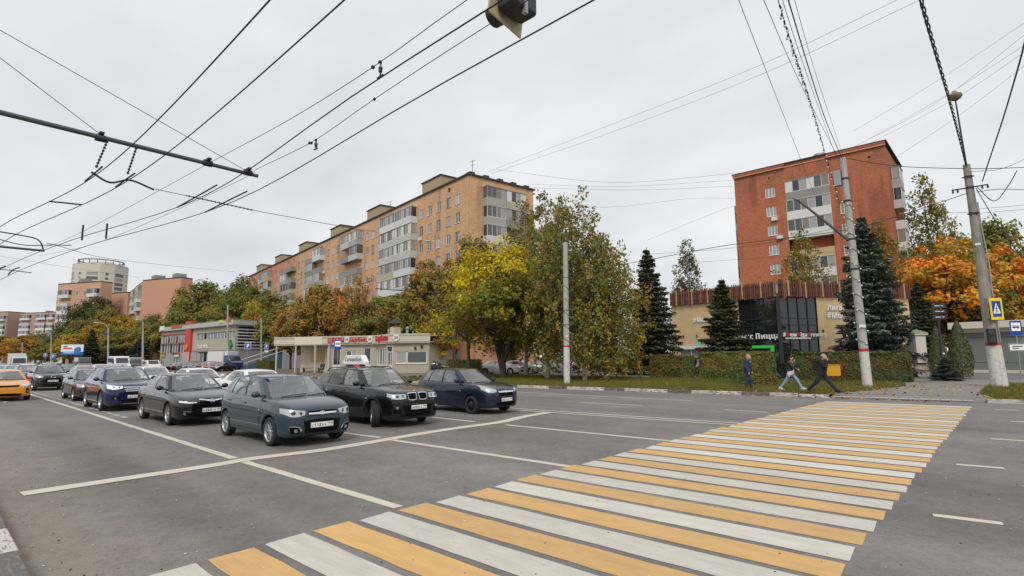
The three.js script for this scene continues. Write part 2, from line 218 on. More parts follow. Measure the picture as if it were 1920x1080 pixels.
{
  const g = thing('crosswalk', null, null, [0, 0, 0], 0, null, 'structure'), R = rng(5);
  for (let k = -1; k < 43; k++) {
    const tf = -1.73 - 0.503 * k, Zf = (x) => wz(x, tf), Zn = (x) => wz(x, tf + 0.41); const yel = k % 2 !== 0, xl = -5.75 + (R() - 0.5) * 0.09, xr = -1.3 + (R() - 0.5) * 0.05, sk = 0.05 * R();
    const y = 0.004, NN = 14, q = [], u = [], e = () => (R() - 0.5) * 0.016; let pf = [xl, Zf(xl) + e()], pn = [xl + sk, Zn(xl) + e()];
    for (let i = 1; i <= NN; i++) { const t = i / NN, x = xl + (xr - xl) * t, nf = [x, Zf(x) + e()], nn = [x + (i === NN ? 0.04 : 0), Zn(x) + e()]; q.push([V(pn[0], y, pn[1]), V(nn[0], y, nn[1]), V(nf[0], y, nf[1]), V(pf[0], y, pf[1])]); const a = (i - 1) / NN * 2 + k * 0.37, b = i / NN * 2 + k * 0.37; u.push([[a, 0], [b, 0], [b, 0.4], [a, 0.4]]); pf = nf; pn = nn; }
    part(g, yel ? 'yellow_stripe' : 'white_stripe', quads(q, u), (yel ? pYellow : pWhite)[Math.floor(hash3(k + 9, 3, 7) * 4)]);
  }
  const l = thing('lane_marking', null, null, [0, 0, 0], 0, null, 'structure');
  const line = (x0, x1, z0, z1, w = 0.14, n = 'line', s = 1) => part(l, n, strip([V(x0, 0, z0), V(x1, 0, z1)], w, 0.0042, Math.abs(x0 * 100) | 0), lineMat[s > 1 ? 1 : 0]);
  line(-75, -11.0, -4.3, -4.14, 0.15); line(-10.5, -5.85, -4.14, -4.2, 0.15);
  for (let x = -64; x < -21; x += 1.0) line(x, x + 0.62, -4.62, -4.62, 0.12, 'dash', 2);
  line(-12.6, -11.15, -7.32, -7.46, 0.14); line(-10.6, -5.75, -7.42, -7.62, 0.15); line(-64, -16, -7.4, -7.4, 0.12, 'line', 2);
  line(-13.6, -11.7, -10.98, -11.03, 0.14); line(-10.5, -5.75, -11.06, -11.27, 0.15); line(-64, -19, -11, -11, 0.12, 'line', 2);
  line(-64, -21, -13.7, -13.7, 0.13); line(-21, -5.7, -13.7, -14.9, 0.13); line(-64, -21, -14.15, -14.15, 0.13); line(-21, -5.7, -14.15, -15.35, 0.13);
  line(-13.1, -10.5, -18.2, -18.6, 0.12); line(-7.5, -6.1, -18.85, -18.8, 0.12); line(-22, -18.5, -18, -18, 0.12, 'dash', 2); line(-31, -27.5, -18, -18, 0.12, 'dash', 2);
  line(-33, -9.9, -21.6, -21.6, 0.13); line(-48, -38, -21.6, -21.6, 0.13);
  for (const [x, z] of [[-0.87, -8.1], [-0.9, -11.97], [-0.56, -15.95], [-0.26, -20.33], [-0.67, -24.19]]) { line(x, x + 0.6, z, z - 0.09, 0.14, 'dash'); line(x + 1.9, x + 3, z - 0.2, z - 0.2, 0.14, 'dash', 2); }
  const sp = [[40, 927], [240, 897], [400, 873], [470, 861], [525, 854], [600, 845], [700, 829], [745, 821], [850, 804], [940, 791.5], [985, 781], [1030, 773.5]].map(([a, b]) => atY(a, b));
  part(l, 'stop_line', strip(new THREE.CatmullRomCurve3(sp).getPoints(40), 0.34, 0.0088, 9), lineMat[0]);
  const ar = new THREE.Shape([[0, -0.07], [1.6, -0.07], [1.6, -0.26], [2.7, 0], [1.6, 0.26], [1.6, 0.07], [0, 0.07]].map((p) => new THREE.Vector2(...p)));
  part(l, 'arrow', new THREE.ShapeGeometry(ar).rotateX(-Math.PI / 2).translate(-36.4, 0.0042, -2.65), lineMat[0]);
}
{ // grass blades and fallen leaves on the verge
  const R = rng(91), N = 40000, inPath = (x, z) => { let c = false; for (let i = 0, j = pathPts.length - 1; i < pathPts.length; j = i++) { const a = pathPts[i], b = pathPts[j]; if ((a.z > z) !== (b.z > z) && x < (b.x - a.x) * (z - a.z) / (b.z - a.z) + a.x) c = !c; } return c; }, bl = []; for (let i = 0; i < 5; i++) { const a = i * 1.256 + 0.3, l = 0.05 + 0.012 * i, c = Math.cos(a), s = Math.sin(a), o = 0.012; bl.push(V(c * o - s * 0.006, 0, s * o + c * 0.006), V(c * o + s * 0.006, 0, s * o - c * 0.006), V(c * (o + l * 0.5), l * 1.5, s * (o + l * 0.5))); }
  const g = new THREE.BufferGeometry().setFromPoints(bl); g.computeVertexNormals();
  const m = new THREE.InstancedMesh(g, mat([1, 1, 1], 1), N); m.name = 'grass'; m.userData = { kind: 'stuff', label: 'short green grass growing on the verge behind the kerb', category: 'grass' };
  const col = new THREE.Color(); for (let i = 0; i < N; i++) { let x, z; do { x = -37 + R() * 49; z = -25.0 - Math.pow(R(), 1.25) * 13; } while ((x > X0 - 0.2 && z > -26.2 && x < X1 + 0.2) || inPath(x, z + kz(x))); z += kz(x); dummy.position.set(x, 0.13, z); dummy.rotation.set(0, R() * 6.28, 0); dummy.scale.setScalar(0.7 + 1.0 * R()); dummy.updateMatrix(); m.setMatrixAt(i, dummy.matrix); const l = litter(x, z), k = 0.7 + 0.7 * R(), n = R(); col.setRGB(k * (0.085 + 0.06 * n + 0.03 * l), k * (0.125 + 0.02 * n), k * 0.024); m.setColorAt(i, col); }
  scene.add(m);
  const NL = 5200, lg = gridGeo(2, 1, (u, v) => V((u - 0.5) * 0.11, 0.012 * Math.abs(u - 0.5) * 2, (v - 0.5) * (u === 0.5 ? 0.09 : 0.03))), f = new THREE.InstancedMesh(lg, mat([1, 1, 1], 0.9), NL); f.name = 'fallen_leaves'; f.userData = { kind: 'stuff', label: 'yellow and brown fallen leaves scattered over the verge', category: 'leaves' };
  for (let i = 0; i < NL; i++) { let x, z; for (let t = 0; t < 6; t++) { x = -37 + R() * 49; z = -25 - R() * 13; if (R() < 0.25 + litter(x, z)) break; } z += kz(x); if (i < 160) { x = -16 + R() * 14; z = -24.5 - R() * 0.3 + kz(x); } const onRoad = i < 160; dummy.position.set(x, onRoad ? 0.012 : 0.15 + R() * 0.03, z); dummy.rotation.set((R() - 0.5) * 0.9, R() * 6.28, (R() - 0.5) * 0.9); dummy.scale.setScalar(0.6 + 0.7 * R()); dummy.updateMatrix(); f.setMatrixAt(i, dummy.matrix); const n = R(); col.setRGB(0.3 + 0.28 * n, 0.2 + 0.17 * n * R(), 0.03 + 0.03 * R()); if (R() < 0.3) col.setRGB(0.16, 0.08, 0.03); f.setColorAt(i, col); }
  scene.add(f);
}
{ // grit and small litter lying on the asphalt
  const R = rng(404), N = 2600, g = new THREE.IcosahedronGeometry(0.5, 0).scale(1, 0.5, 0.8), m = new THREE.InstancedMesh(g, mat([1, 1, 1], 0.9), N), c = new THREE.Color(); m.name = 'road_grit'; m.userData = { kind: 'stuff', label: 'scattered pale and dark grit lying on the asphalt', category: 'grit' };
  for (let i = 0; i < N; i++) { const x = 3.5 - 21 * Math.pow(R(), 1.2), z = -0.9 - 23 * Math.pow(R(), 1.7); dummy.position.set(x, 0.006, z); dummy.rotation.set(0, R() * 6.28, 0); dummy.scale.setScalar(0.008 + 0.022 * R() * R()); dummy.updateMatrix(); m.setMatrixAt(i, dummy.matrix); const k = R(); k < 0.55 ? c.setRGB(0.4 + 0.3 * R(), 0.38 + 0.28 * R(), 0.34 + 0.2 * R()) : k < 0.92 ? c.setRGB(0.05, 0.045, 0.04) : c.setRGB(0.4, 0.22, 0.05); m.setColorAt(i, c); }
  scene.add(m);
}
// ================================================================ buildings
function facade(g, p0, p1, y0, y1, holes, wallMat, o = {}) { // wall from p0 to p1 ([x, z]), seen from the side where p0 is on the left; holes [u0, v0, u1, v1]
  const d = V(p1[0] - p0[0], 0, p1[1] - p0[1]), len = d.length(), X = d.clone().normalize(), Z = V(-X.z, 0, X.x), rd = o.reveal ?? 0.16, turn = Math.atan2(-X.z, X.x);
  const F = (u, v, w = 0) => V(p0[0] + X.x * u + Z.x * w, v, p0[1] + X.z * u + Z.z * w), tile = o.tile, UV = (u, v) => tile ? [u / tile, v / tile] : [(u) / len, (v - y0) / (y1 - y0)];
  const us = [...new Set([0, len, ...holes.flatMap((h) => [h[0], h[2]])].map((a) => +a.toFixed(3)))].sort((a, b) => a - b), vs = [...new Set([y0, y1, ...holes.flatMap((h) => [h[1], h[3]])].map((a) => +a.toFixed(3)))].sort((a, b) => a - b), q = [], uv = [];
  const cell = (a, b, c, e) => { q.push([F(a, b), F(c, b), F(c, e), F(a, e)]); uv.push([UV(a, b), UV(c, b), UV(c, e), UV(a, e)]); };
  for (let j = 0; j < vs.length - 1; j++) { let run = null; for (let i = 0; i < us.length - 1; i++) { const mu = (us[i] + us[i + 1]) / 2, mv = (vs[j] + vs[j + 1]) / 2, hole = holes.some((h) => mu > h[0] && mu < h[2] && mv > h[1] && mv < h[3]); if (hole) { if (run !== null) cell(run, vs[j], us[i], vs[j + 1]); run = null; } else if (run === null) run = us[i]; } if (run !== null) cell(run, vs[j], len, vs[j + 1]); }
  for (const [a, b, c, e] of holes) { const t = UV(a, b); for (const k of [[F(a, b), F(a, e), F(a, e, -rd), F(a, b, -rd)], [F(c, e), F(c, b), F(c, b, -rd), F(c, e, -rd)], [F(a, e), F(c, e), F(c, e, -rd), F(a, e, -rd)], [F(c, b), F(a, b), F(a, b, -rd), F(c, b, -rd)]]) { q.push(k); uv.push([t, t, t, t]); } }
  part(g, o.name ?? 'wall', quads(q, uv), wallMat);
  return { F, X, Z, turn, len, put: (m, u, v, w = 0) => { m.position.copy(F(u, v, w)); m.rotation.y = turn; g.add(m); return m; } };
}
const GL = { dark: phys([0.03, 0.034, 0.038], 0.05, 0, { clearcoat: 0.6 }), mid: phys([0.1, 0.11, 0.115], 0.08, 0), pale: phys([0.34, 0.34, 0.33], 0.15, 0), warm: phys([0.24, 0.2, 0.16], 0.2, 0), frame: mat([0.68, 0.68, 0.66], 0.5), frameOld: mat([0.4, 0.38, 0.34], 0.7), frameDark: mat([0.07, 0.07, 0.072], 0.6) };
const panes = [GL.mid, GL.pale, GL.dark, GL.pale, GL.warm, GL.mid];
const winKit = {};
function makeWindow(w, h, k = 0, cols = 2, old = false) { // frame with mullions at the origin's lower left; each pane its own part
  const key = [w, h, cols].join(); winKit[key] ??= (() => { const t = 0.1, f = [box(w, t, 0.07, w / 2, t / 2), box(w, t, 0.07, w / 2, h - t / 2), box(t, h - 2 * t, 0.07, t / 2, h / 2), box(t, h - 2 * t, 0.07, w - t / 2, h / 2)]; for (let i = 1; i < cols; i++) f.push(box(0.11, h - 2 * t, 0.06, w * i / cols, h / 2)); f.push(box(w + 0.12, 0.035, 0.16, w / 2, -0.02, 0.1)); return { frame: merge(f), pane: new THREE.PlaneGeometry(w / cols - 0.1, h - 0.15) }; })();
  const m = new THREE.Mesh(winKit[key].frame, old ? GL.frameOld : GL.frame); m.name = 'window'; m.castShadow = m.receiveShadow = true;
  for (let i = 0; i < cols; i++) { const p = part(m, 'pane', winKit[key].pane, panes[(k + (i && k % 4 === 0 ? 1 : 0)) % panes.length]); p.position.set(w * (i + 0.5) / cols, h / 2, -0.012); }
  return m;
}
const PAR = [mat([0.66, 0.66, 0.64], 0.6), mat([0.5, 0.5, 0.48], 0.7), mat([0.38, 0.37, 0.34], 0.8), mat([0.46, 0.4, 0.3], 0.8), mat([0.27, 0.265, 0.25], 0.85), mat([0.6, 0.61, 0.62], 0.6), mat([0.2, 0.21, 0.22], 0.7), mat([0.5, 0.38, 0.2], 0.8)];
const balKit = {};
function makeBalcony(w, k, d = 1.15, st = 2.8, parapet = PAR[k % 8], glazed = k % 7 !== 3, open = 0) { // projecting balcony: parapet with slab, glazing frame, panes; origin at lower left against the wall
  const ph = 1.0, key = [w, d, st].join(), nc = Math.max(3, Math.round(w / 0.85));
  balKit[key] ??= (() => { const f = [], h = st - ph - 0.2, y = ph, t = 0.06; f.push(box(w, t, t, w / 2, y + t / 2, d - 0.04), box(w, t, t, w / 2, y + h - t / 2, d - 0.04)); for (let i = 0; i <= nc; i++) f.push(box(t, h - 2 * t, t, t / 2 + (w - t) * i / nc, y + h / 2, d - 0.04)); for (const x of [t / 2, w - t / 2]) f.push(box(t, h - 2 * t, t, x, y + h / 2, 0.1), box(t, t, d - 0.2, x, y + h - t / 2, d / 2)); return { par: merge([box(w, 0.14, d, w / 2, -0.07, d / 2), box(w, ph, 0.05, w / 2, ph / 2, d - 0.03), box(0.05, ph, d - 0.06, 0.025, ph / 2, d / 2 - 0.03), box(0.05, ph, d - 0.06, w - 0.025, ph / 2, d / 2 - 0.03)]), frame: merge(f), roof: box(w + 0.1, 0.08, d + 0.1, w / 2, ph + h + 0.05, d / 2), pane: new THREE.PlaneGeometry((w - t) / nc - 0.08, h - 0.12), sidePane: new THREE.PlaneGeometry(d - 0.25, h - 0.12).rotateY(Math.PI / 2), h }; })();
  const K = balKit[key], m = new THREE.Mesh(K.par, parapet); m.name = 'balcony'; m.castShadow = m.receiveShadow = true;
  if (glazed) {
    part(m, 'glazing_frame', K.frame, k % 5 === 2 ? GL.frameDark : k % 5 === 4 ? GL.frameOld : GL.frame); part(m, 'canopy', K.roof, k % 3 ? PAR[4] : PAR[1]);
    for (let i = 0; i < nc; i++) { const p = part(m, 'pane', K.pane, k % 4 === 1 && i % 3 === 0 ? PAR[0] : panes[(k * 3 + i * 5) % panes.length]); p.position.set(0.03 + (w - 0.06) * (i + 0.5) / nc, 1.0 + K.h / 2, d - 0.045); }
    for (const x of [0.03, w - 0.03]) part(m, 'side_pane', K.sidePane, panes[(k + 2) % 6]).position.set(x, 1.0 + K.h / 2, d / 2);
  }
  return m;
}
const brickTex = (w, h, mw, mh, base, seed, f) => texture(w, h, (x, y, o) => { // mw x mh metres of brickwork
  const X = x / w * mw, Y = y / h * mh, row = Math.floor(Y / 0.077), bx = X / 0.26 + (row % 2) * 0.5, n1 = fbm(X * 0.12, Y * 0.16, seed, 3), n2 = fbm(X * 0.9, Y * 0.5, seed + 3, 3), b = hash3(Math.floor(bx), row, seed | 0), r = hash3(x, y, seed | 0);
  const c = [...base]; let k = 0.82 + 0.34 * b + 0.3 * (n1 - 0.5) + 0.22 * (n2 - 0.5) + 0.12 * (r - 0.5); k *= 1 - 0.26 * smooth(0.56, 0.74, fbm(X * 1.1, Y * 0.1, seed + 9, 3)); if (f) k *= f(X, Y, c, n1, n2); o[0] = c[0] * k; o[1] = c[1] * k; o[2] = c[2] * k; }, true, false);
const roofMat = mat([0.06, 0.055, 0.05], 0.9), ORANGE = [0.61, 0.37, 0.212], PAINTED = [0.54, 0.23, 0.15];
const mixc = (c, t, d) => { for (let i = 0; i < 3; i++) c[i] += (d[i] - c[i]) * t; };
{ // nine-storey orange brick block along the street
  const S = 0.939, corner = [-58.42 * S, -53.78 * S], X = V(0.99, 0, 0.141).normalize(), L = 122.5, H = 27.7, dp = 12.2, st = 2.82;
  const g = thing('apartment_block', 'long nine-storey orange brick apartment block with stacks of glazed balconies', 'building', [corner[0] - X.x * L, 0, corner[1] - X.z * L]);
  const a = [0, 0], b = [X.x * L, X.z * L], back = [0.141 * dp, -0.99 * dp], c = [b[0] + back[0], b[1] + back[1]], e = [back[0], back[1]];
  const redder = (X0, Y, col, n1, n2) => { mixc(col, smooth(17.5, 13.5, Y + 5 * (n1 - 0.5) + 2 * (n2 - 0.5)) * 0.75, PAINTED); mixc(col, smooth(52, 40, X0 + 9 * (n1 - 0.5)) * smooth(22.5, 24, Y + (n1 - 0.5) * 8) * 0.8, PAINTED); mixc(col, smooth(38, 26, X0) * 0.6, PAINTED); return 1 - 0.12 * (Math.abs((X0 % 12.3) - 6) < 0.06 ? 1 : 0); };
  const mFront = new THREE.MeshStandardMaterial({ map: brickTex(1280, 640, L, H, ORANGE, 4.5, redder), roughness: 0.92, side: THREE.DoubleSide });
  const mEnd = new THREE.MeshStandardMaterial({ map: brickTex(256, 512, dp, H, [0.62, 0.375, 0.21], 8.5, (x, y, col, n1, n2) => { mixc(col, smooth(18, 15, y + 3 * (n1 - 0.5)) * 0.7, PAINTED); return (x * 2.6) % 1 < 0.2 ? 0.8 : 1; }), roughness: 0.92, side: THREE.DoubleSide });
  const cols = [], stacks = [];
  { const W = [3.02, 5.67, 8.65, 11.52, 14.34, 30.78, 33.4, 36.1, 51.75, 54.6, 57.5, 73.24, 76.06, 78.56]; for (let k = 0; k < 3; k++) W.push(94 + k * 2.75); for (let k = 0; k < 3; k++) W.push(115.5 + k * 2.75); cols.push(...W.map((w) => L - w * S)); for (const [r, l] of [[15.75, 28.06], [38.2, 47.2], [59.9, 70.0], [80.5, 90.5], [103, 112.5]]) stacks.push([L - l * S, L - r * S]); }
  const holes = [], wins = [], ww = 1.22, wh = 1.55, R = rng(12);
  for (let f = 0; f < 9; f++) for (const u of cols) { const v = 1.0 + f * st + 0.45; holes.push([u - ww / 2, v, u + ww / 2, v + wh]); wins.push([u - ww / 2, v]); }
  const att = []; for (const u of [5.49, 17.6, 24.2, 41, 46, 62, 68, 83, 88, 104].map((w) => L - w * S)) { holes.push([u - 0.35, H - 1.35, u + 0.35, H - 0.65]); att.push(u); }
  const front = facade(g, a, b, 0, H, holes, mFront);
  wins.forEach(([u, v], i) => front.put(makeWindow(ww, wh, (R() * 30) | 0, 2, R() < 0.3), u, v, -0.1));
  for (const u of att) front.put(Object.assign(new THREE.Mesh(new THREE.PlaneGeometry(0.7, 0.7).translate(0.35, 0.35, 0), M.darkRoom), { name: 'attic_vent' }), u - 0.35, H - 1.35, -0.14);
  stacks.forEach(([l, r], s) => { const half = (r - l) / 2; for (let f = 1; f < 9; f++) for (const k of [0, 1]) { const id = Math.floor(hash3(s, f, k) * 97), old = s % 2 === 1; front.put(makeBalcony(+(half - 0.06).toFixed(3), s === 0 ? [0, 5, 1, 0, 5, 3, 0, 1][(f + k * 3) % 8] + 8 * (id % 3) : id, 1.15, st, s === 0 ? [PAR[0], PAR[5], PAR[3], PAR[0], PAR[1]][id % 5] : old ? [PAR[4], PAR[2], PAR[1], PAR[3]][id % 4] : PAR[id % 8], s === 0 ? true : id % 4 !== 0), l + k * half + 0.03, 1.0 + f * st + 0.12, 0); } });
  const eh = [], end = facade(g, b, c, 0, H, eh, mEnd);
  for (let f = 1; f < 9; f++) { const id = Math.floor(hash3(7, f, 3) * 50); end.put(makeBalcony(3.5, [4, 6, 0, 5, 2, 0, 1, 4][8 - f], 1.1, st, [PAR[2], PAR[2], PAR[5], PAR[1]][(8 - f) % 4]), 2.45, 1.0 + f * st + 0.12); end.put(makeBalcony(3.7, id, 1.1, st, [PAR[3], PAR[4], PAR[0]][(8 - f) % 3]), 6.05, 1.0 + f * st + 0.12); }
  facade(g, c, e, 0, H, [], mFront); facade(g, e, a, 0, H, [], mEnd);
  const P = (u, w) => [X.x * u + 0.141 * w, X.z * u - 0.99 * w];
  const slab = (u0, u1, w0, w1, y, h, m, n) => { const p = [P(u0, w0), P(u1, w0), P(u1, w1), P(u0, w1)], s = new THREE.Shape(p.map(([x, z]) => new THREE.Vector2(x, -z))); return part(g, n, new THREE.ExtrudeGeometry(s, { depth: h, bevelEnabled: false }).rotateX(-Math.PI / 2).translate(0, y, 0), m); };
  slab(-0.25, L + 0.25, -0.25, dp + 0.25, H, 0.22, roofMat, 'roof');
  const shed = mat([0.4, 0.31, 0.2], 0.9); for (const w of [12.7, 35.5, 56, 79, 101, 122]) { const u = L - w * S; slab(u - 2.9, u + 2.9, 0.9, 5.2, H + 0.22, 2.4, shed, 'lift_housing'); slab(u - 3.1, u + 3.1, 0.7, 5.4, H + 2.62, 0.14, roofMat, 'housing_roof'); }
  for (let i = 0; i < 5; i++) slab(L - 1.4, L - 0.3, 0.4 + i * 2.6, 1.3 + i * 2.6, H + 0.22, 0.5, roofMat, 'vent_cap');
  for (const u of [L - 0.8, L - 27]) { const [x, z] = P(u, 1.2); part(g, 'aerial', merge([rod(V(x, H, z), V(x, H + 2.7, z), 0.035), rod(V(x - 0.6, H + 2.5, z), V(x + 0.6, H + 2.5, z), 0.025), rod(V(x - 0.4, H + 1.9, z), V(x + 0.4, H + 1.9, z), 0.025)]), M.darkSteel); }
  for (const [u, f] of [[L - 14.34 * S - 0.3, 7], [L - 33.4 * S, 4], [L - 36.1 * S - 0.5, 3], [L - 57.5 * S, 6], [L - 60 * S, 7]]) front.put(part(g, 'air_conditioner', rbox(0.8, 0.55, 0.3, 0.03, 0.4, 0.2, 0.2), PAR[0]), u, 1.0 + f * st - 0.25, 0);
}
{ // red brick block behind the pavilion
  const S = 0.93, L = 19.0, H = 28.3, dp = 13, st = 2.8, x1 = -9.8, z = -80.9, g = thing('brick_tower', 'red brick apartment block with a white balcony column, behind the slatted pavilion', 'building', [x1 - L, 0, z]);
  const BR = [0.43, 0.145, 0.073], stains = (X, Y, c, n1, n2) => { const s = smooth(24.5, 27.5, Y + 3 * (n2 - 0.5)) * smooth(0.35, 0.6, n2); mixc(c, s * 0.45, [0.16, 0.08, 0.06]); return 1; };
  const m1 = new THREE.MeshStandardMaterial({ map: brickTex(640, 768, L, H, BR, 14.5, stains), roughness: 0.92, side: THREE.DoubleSide }), m2 = new THREE.MeshStandardMaterial({ map: brickTex(256, 384, dp, H, [0.37, 0.11, 0.055], 17.5, stains), roughness: 0.92, side: THREE.DoubleSide });
  const rl = L - 12.9 * S, rr = L - 6.95 * S, holes = [], wl = L - 15.1 * S, wr = L - 5.15 * S, W = 1.35, Hh = 1.5;
  for (let f = 0; f < 9; f++) { const v = 1.4 + f * st; holes.push([wl - W / 2, v + 0.55, wl + W / 2, v + 0.55 + Hh]); if (f < 8) holes.push([wr - W / 2, v - 0.7, wr + W / 2, v - 0.7 + Hh]); }
  const F = facade(g, [0, 0], [L, 0], 0, H, [...holes, [rl, 1.0, rr, 26.3], [wl - 0.15, 27.1, wl + 0.1, 27.35], [L - 1.9, 27.0, L - 1.6, 27.3]], m1, { reveal: 0.2 });
  holes.forEach(([u, v], i) => F.put(makeWindow(W, Hh, i * 3 + 1, 3), u, v, -0.12));
  for (const u of [wl - 0.15, L - 1.9]) part(g, 'vent', box(0.3, 0.3, 0.05, u + 0.14, 27.2, -0.16), M.darkRoom);
  part(g, 'loggia_wall', box(rr - rl, 25.3, 0.2, (rl + rr) / 2, 13.65, -1.2), m2);
  for (let f = 0; f < 9; f++) { const b = makeBalcony(+(rr - rl - 0.02).toFixed(3), [5, 0, 0, 10, 0, 5, 0, 10, 0][8 - f], 1.15, st, [PAR[4], PAR[0], PAR[0], PAR[7], PAR[0], PAR[1]][(8 - f) % 6]); F.put(b, rl + 0.01, 1.15 + f * st, -1.05); }
  facade(g, [L, 0], [L + 0.0, -dp], 0, H, [], m2); facade(g, [L, -dp], [0, -dp], 0, H, [], m1); facade(g, [0, -dp], [0, 0], 0, H, [], m2);
  const side = { put: (b, y, zz, right) => { b.position.set(right ? L : 0, y, right ? zz : zz - 3); b.rotation.y = right ? Math.PI / 2 : -Math.PI / 2; g.add(b); } };
  for (let f = 1; f < 9; f++) { side.put(makeBalcony(3, f * 5 + 1, 0.95, st, PAR[[2, 0, 5, 1][f % 4]]), 1.15 + f * st, -3.2, true); side.put(makeBalcony(3, f * 3, 0.75, st, PAR[[1, 0, 2][f % 3]]), 1.15 + f * st, -1.5, false); }
  const trim = mat([0.55, 0.36, 0.24], 0.9); part(g, 'roof', box(L + 0.5, 0.16, dp + 0.5, L / 2, H + 0.56, -dp / 2), roofMat);
  for (const [a, b] of [[0, rl], [rr, L]]) { part(g, 'cornice', box(b - a + 0.2, 0.4, 0.3, (a + b) / 2, H + 0.28, 0.12), m2); part(g, 'cornice_band', box(b - a + 0.22, 0.1, 0.34, (a + b) / 2, H + 0.02, 0.13), trim); }
  part(g, 'cornice', box(rr - rl - 0.22, 0.4, 0.3, (rl + rr) / 2, H + 0.28, -0.08), m2); part(g, 'cornice_band', box(rr - rl - 0.22, 0.1, 0.34, (rl + rr) / 2, H + 0.02, -0.07), trim);
  part(g, 'roof_tank', cyl(0.75, 0.75, 0.8, 18, rl + 4.2, H + 0.6, -2), M.galv);
  for (const f of [7, 6]) F.put(part(g, 'air_conditioner', rbox(0.8, 0.55, 0.3, 0.03, 0.4, 0.2, 0.18), PAR[0]), wl - 0.55 + (8 - f) * 0.55, 1.4 + f * st - 0.1, 0);
  part(g, 'dormer', merge([box(1.9, 1.1, 1.2, wl - 0.4, 7.2, 0.6)]), M.darkRoom); part(g, 'dormer_roof', new THREE.CylinderGeometry(0.02, 1.5, 0.7, 4).rotateY(Math.PI / 4).scale(1, 1, 0.9).translate(wl - 0.4, 8.1, 0.6), roofMat);
}
{ // café pavilion with a slatted crown
  const A = [-27.04, -54.91], B = [-15.64, -52.99], C = [-7.2, -64.99], Hc = 8.68, hb = 7.2, g = thing('pavilion', 'beige corner pavilion with dark glazed entrance and a crown of brown wooden slats', 'building', [B[0], 0, B[1]]);
  const rel = (p) => [p[0] - B[0], p[1] - B[1]], a = rel(A), b = [0, 0], c = rel(C), lenL = Math.hypot(...a), lenR = Math.hypot(...c), gl = Math.hypot(-19.39 - B[0], -53.95 - B[1]), gr = Math.hypot(-13.0 - B[0], -56.24 - B[1]);
  const stucco = new THREE.MeshStandardMaterial({ roughness: 0.95, side: THREE.DoubleSide, map: texture(256, 256, (x, y, o) => { const n = fbm(x / 40, y / 40, 3, 4), r = hash3(x, y, 9), k = 0.9 + 0.16 * n + 0.08 * (r - 0.5); o[0] = 0.62 * k; o[1] = 0.46 * k; o[2] = 0.255 * k; }) });
  const aw = facade(g, a, b, 0, hb, [[lenL - gl, 0.05, lenL - 0.15, hb - 0.02], [0.8, 0.15, lenL - gl - 1.4, 2.45]], stucco, { tile: 4, reveal: 0.2 }), bw = facade(g, b, c, 0, hb, [[0.15, 0.05, gr, hb - 0.02]], stucco, { tile: 4, reveal: 0.2 });
  const d = [a[0] + 6, a[1] - 14]; facade(g, c, d, 0, hb, [], stucco, { tile: 4 }); facade(g, d, a, 0, hb, [], stucco, { tile: 4 });
  const rs = new THREE.Shape([a, b, c, d].map(([x, z]) => new THREE.Vector2(x, -z))); part(g, 'roof', new THREE.ExtrudeGeometry(rs, { depth: 0.3, bevelEnabled: false }).rotateX(-Math.PI / 2).translate(0, hb, 0), roofMat);
  part(g, 'floor_slab', new THREE.ExtrudeGeometry(rs, { depth: 0.1, bevelEnabled: false }).rotateX(-Math.PI / 2).translate(0, 0.02, 0), M.concrete);
  const mull = mat([0.028, 0.03, 0.034], 0.4, 0.3), pane = phys([0.016, 0.017, 0.019], 0.03, 0, { clearcoat: 0.5 }), vs = [0.12, 2.1, 3.25, 3.94, 4.58, 5.2, hb - 0.04];
  for (const [f, u0, u1, n] of [[aw, lenL - gl, lenL - 0.15, 3], [bw, 0.15, gr, 4]]) {
    const us = Array.from({ length: n + 1 }, (_, i) => u0 + (u1 - u0) * i / n);
    for (let i = 0; i < n; i++) for (let j = 0; j < vs.length - 1; j++) f.put(Object.assign(new THREE.Mesh(new THREE.PlaneGeometry(us[i + 1] - us[i] - 0.05, vs[j + 1] - vs[j] - 0.05).translate((us[i + 1] - us[i]) / 2, (vs[j + 1] - vs[j]) / 2, 0), pane), { name: 'pane' }), us[i], vs[j], -0.13 + 0.004 * hash3(i, j, n));
    for (const u of us) f.put(Object.assign(new THREE.Mesh(box(0.07, hb - 0.1, 0.1, 0, hb / 2, 0), mull), { name: 'mullion' }), u, 0, -0.1); for (const v of vs) f.put(Object.assign(new THREE.Mesh(box(u1 - u0, 0.06, 0.09, (u1 - u0) / 2, 0, 0), mull), { name: 'transom' }), u0, v, -0.1);
  }
  part(g, 'corner_post', box(0.34, hb, 0.34, 0, hb / 2, 0), mull).rotation.y = 0.5;
  { const u1 = lenL - gl - 1.4, n = 4; for (let i = 0; i < n; i++) { const w = (u1 - 0.8) / n; aw.put(Object.assign(new THREE.Mesh(new THREE.PlaneGeometry(w - 0.08, 2.2).translate(w / 2, 1.15, 0), GL.warm), { name: 'pane' }), 0.8 + i * w, 0.15, -0.14); aw.put(Object.assign(new THREE.Mesh(box(0.08, 2.3, 0.1, 0, 1.15, 0), GL.frame), { name: 'window_post' }), 0.8 + i * w, 0.15, -0.06); } aw.put(Object.assign(new THREE.Mesh(box(u1, 0.3, 0.25, u1 / 2, 0.15, 0.1), M.white), { name: 'canopy' }), 0.6, 2.5, 0); }
  const woods = [[0.15, 0.055, 0.035], [0.19, 0.07, 0.045], [0.115, 0.045, 0.032], [0.22, 0.09, 0.055], [0.5, 0.3, 0.15], [0.095, 0.04, 0.03], [0.3, 0.14, 0.075]].map((q) => mat(q, 0.85)), sg = [0.1, 0.115, 0.085].map((w) => box(w, 1.5, 0.07, 0, 0.75, 0)), R = rng(31);
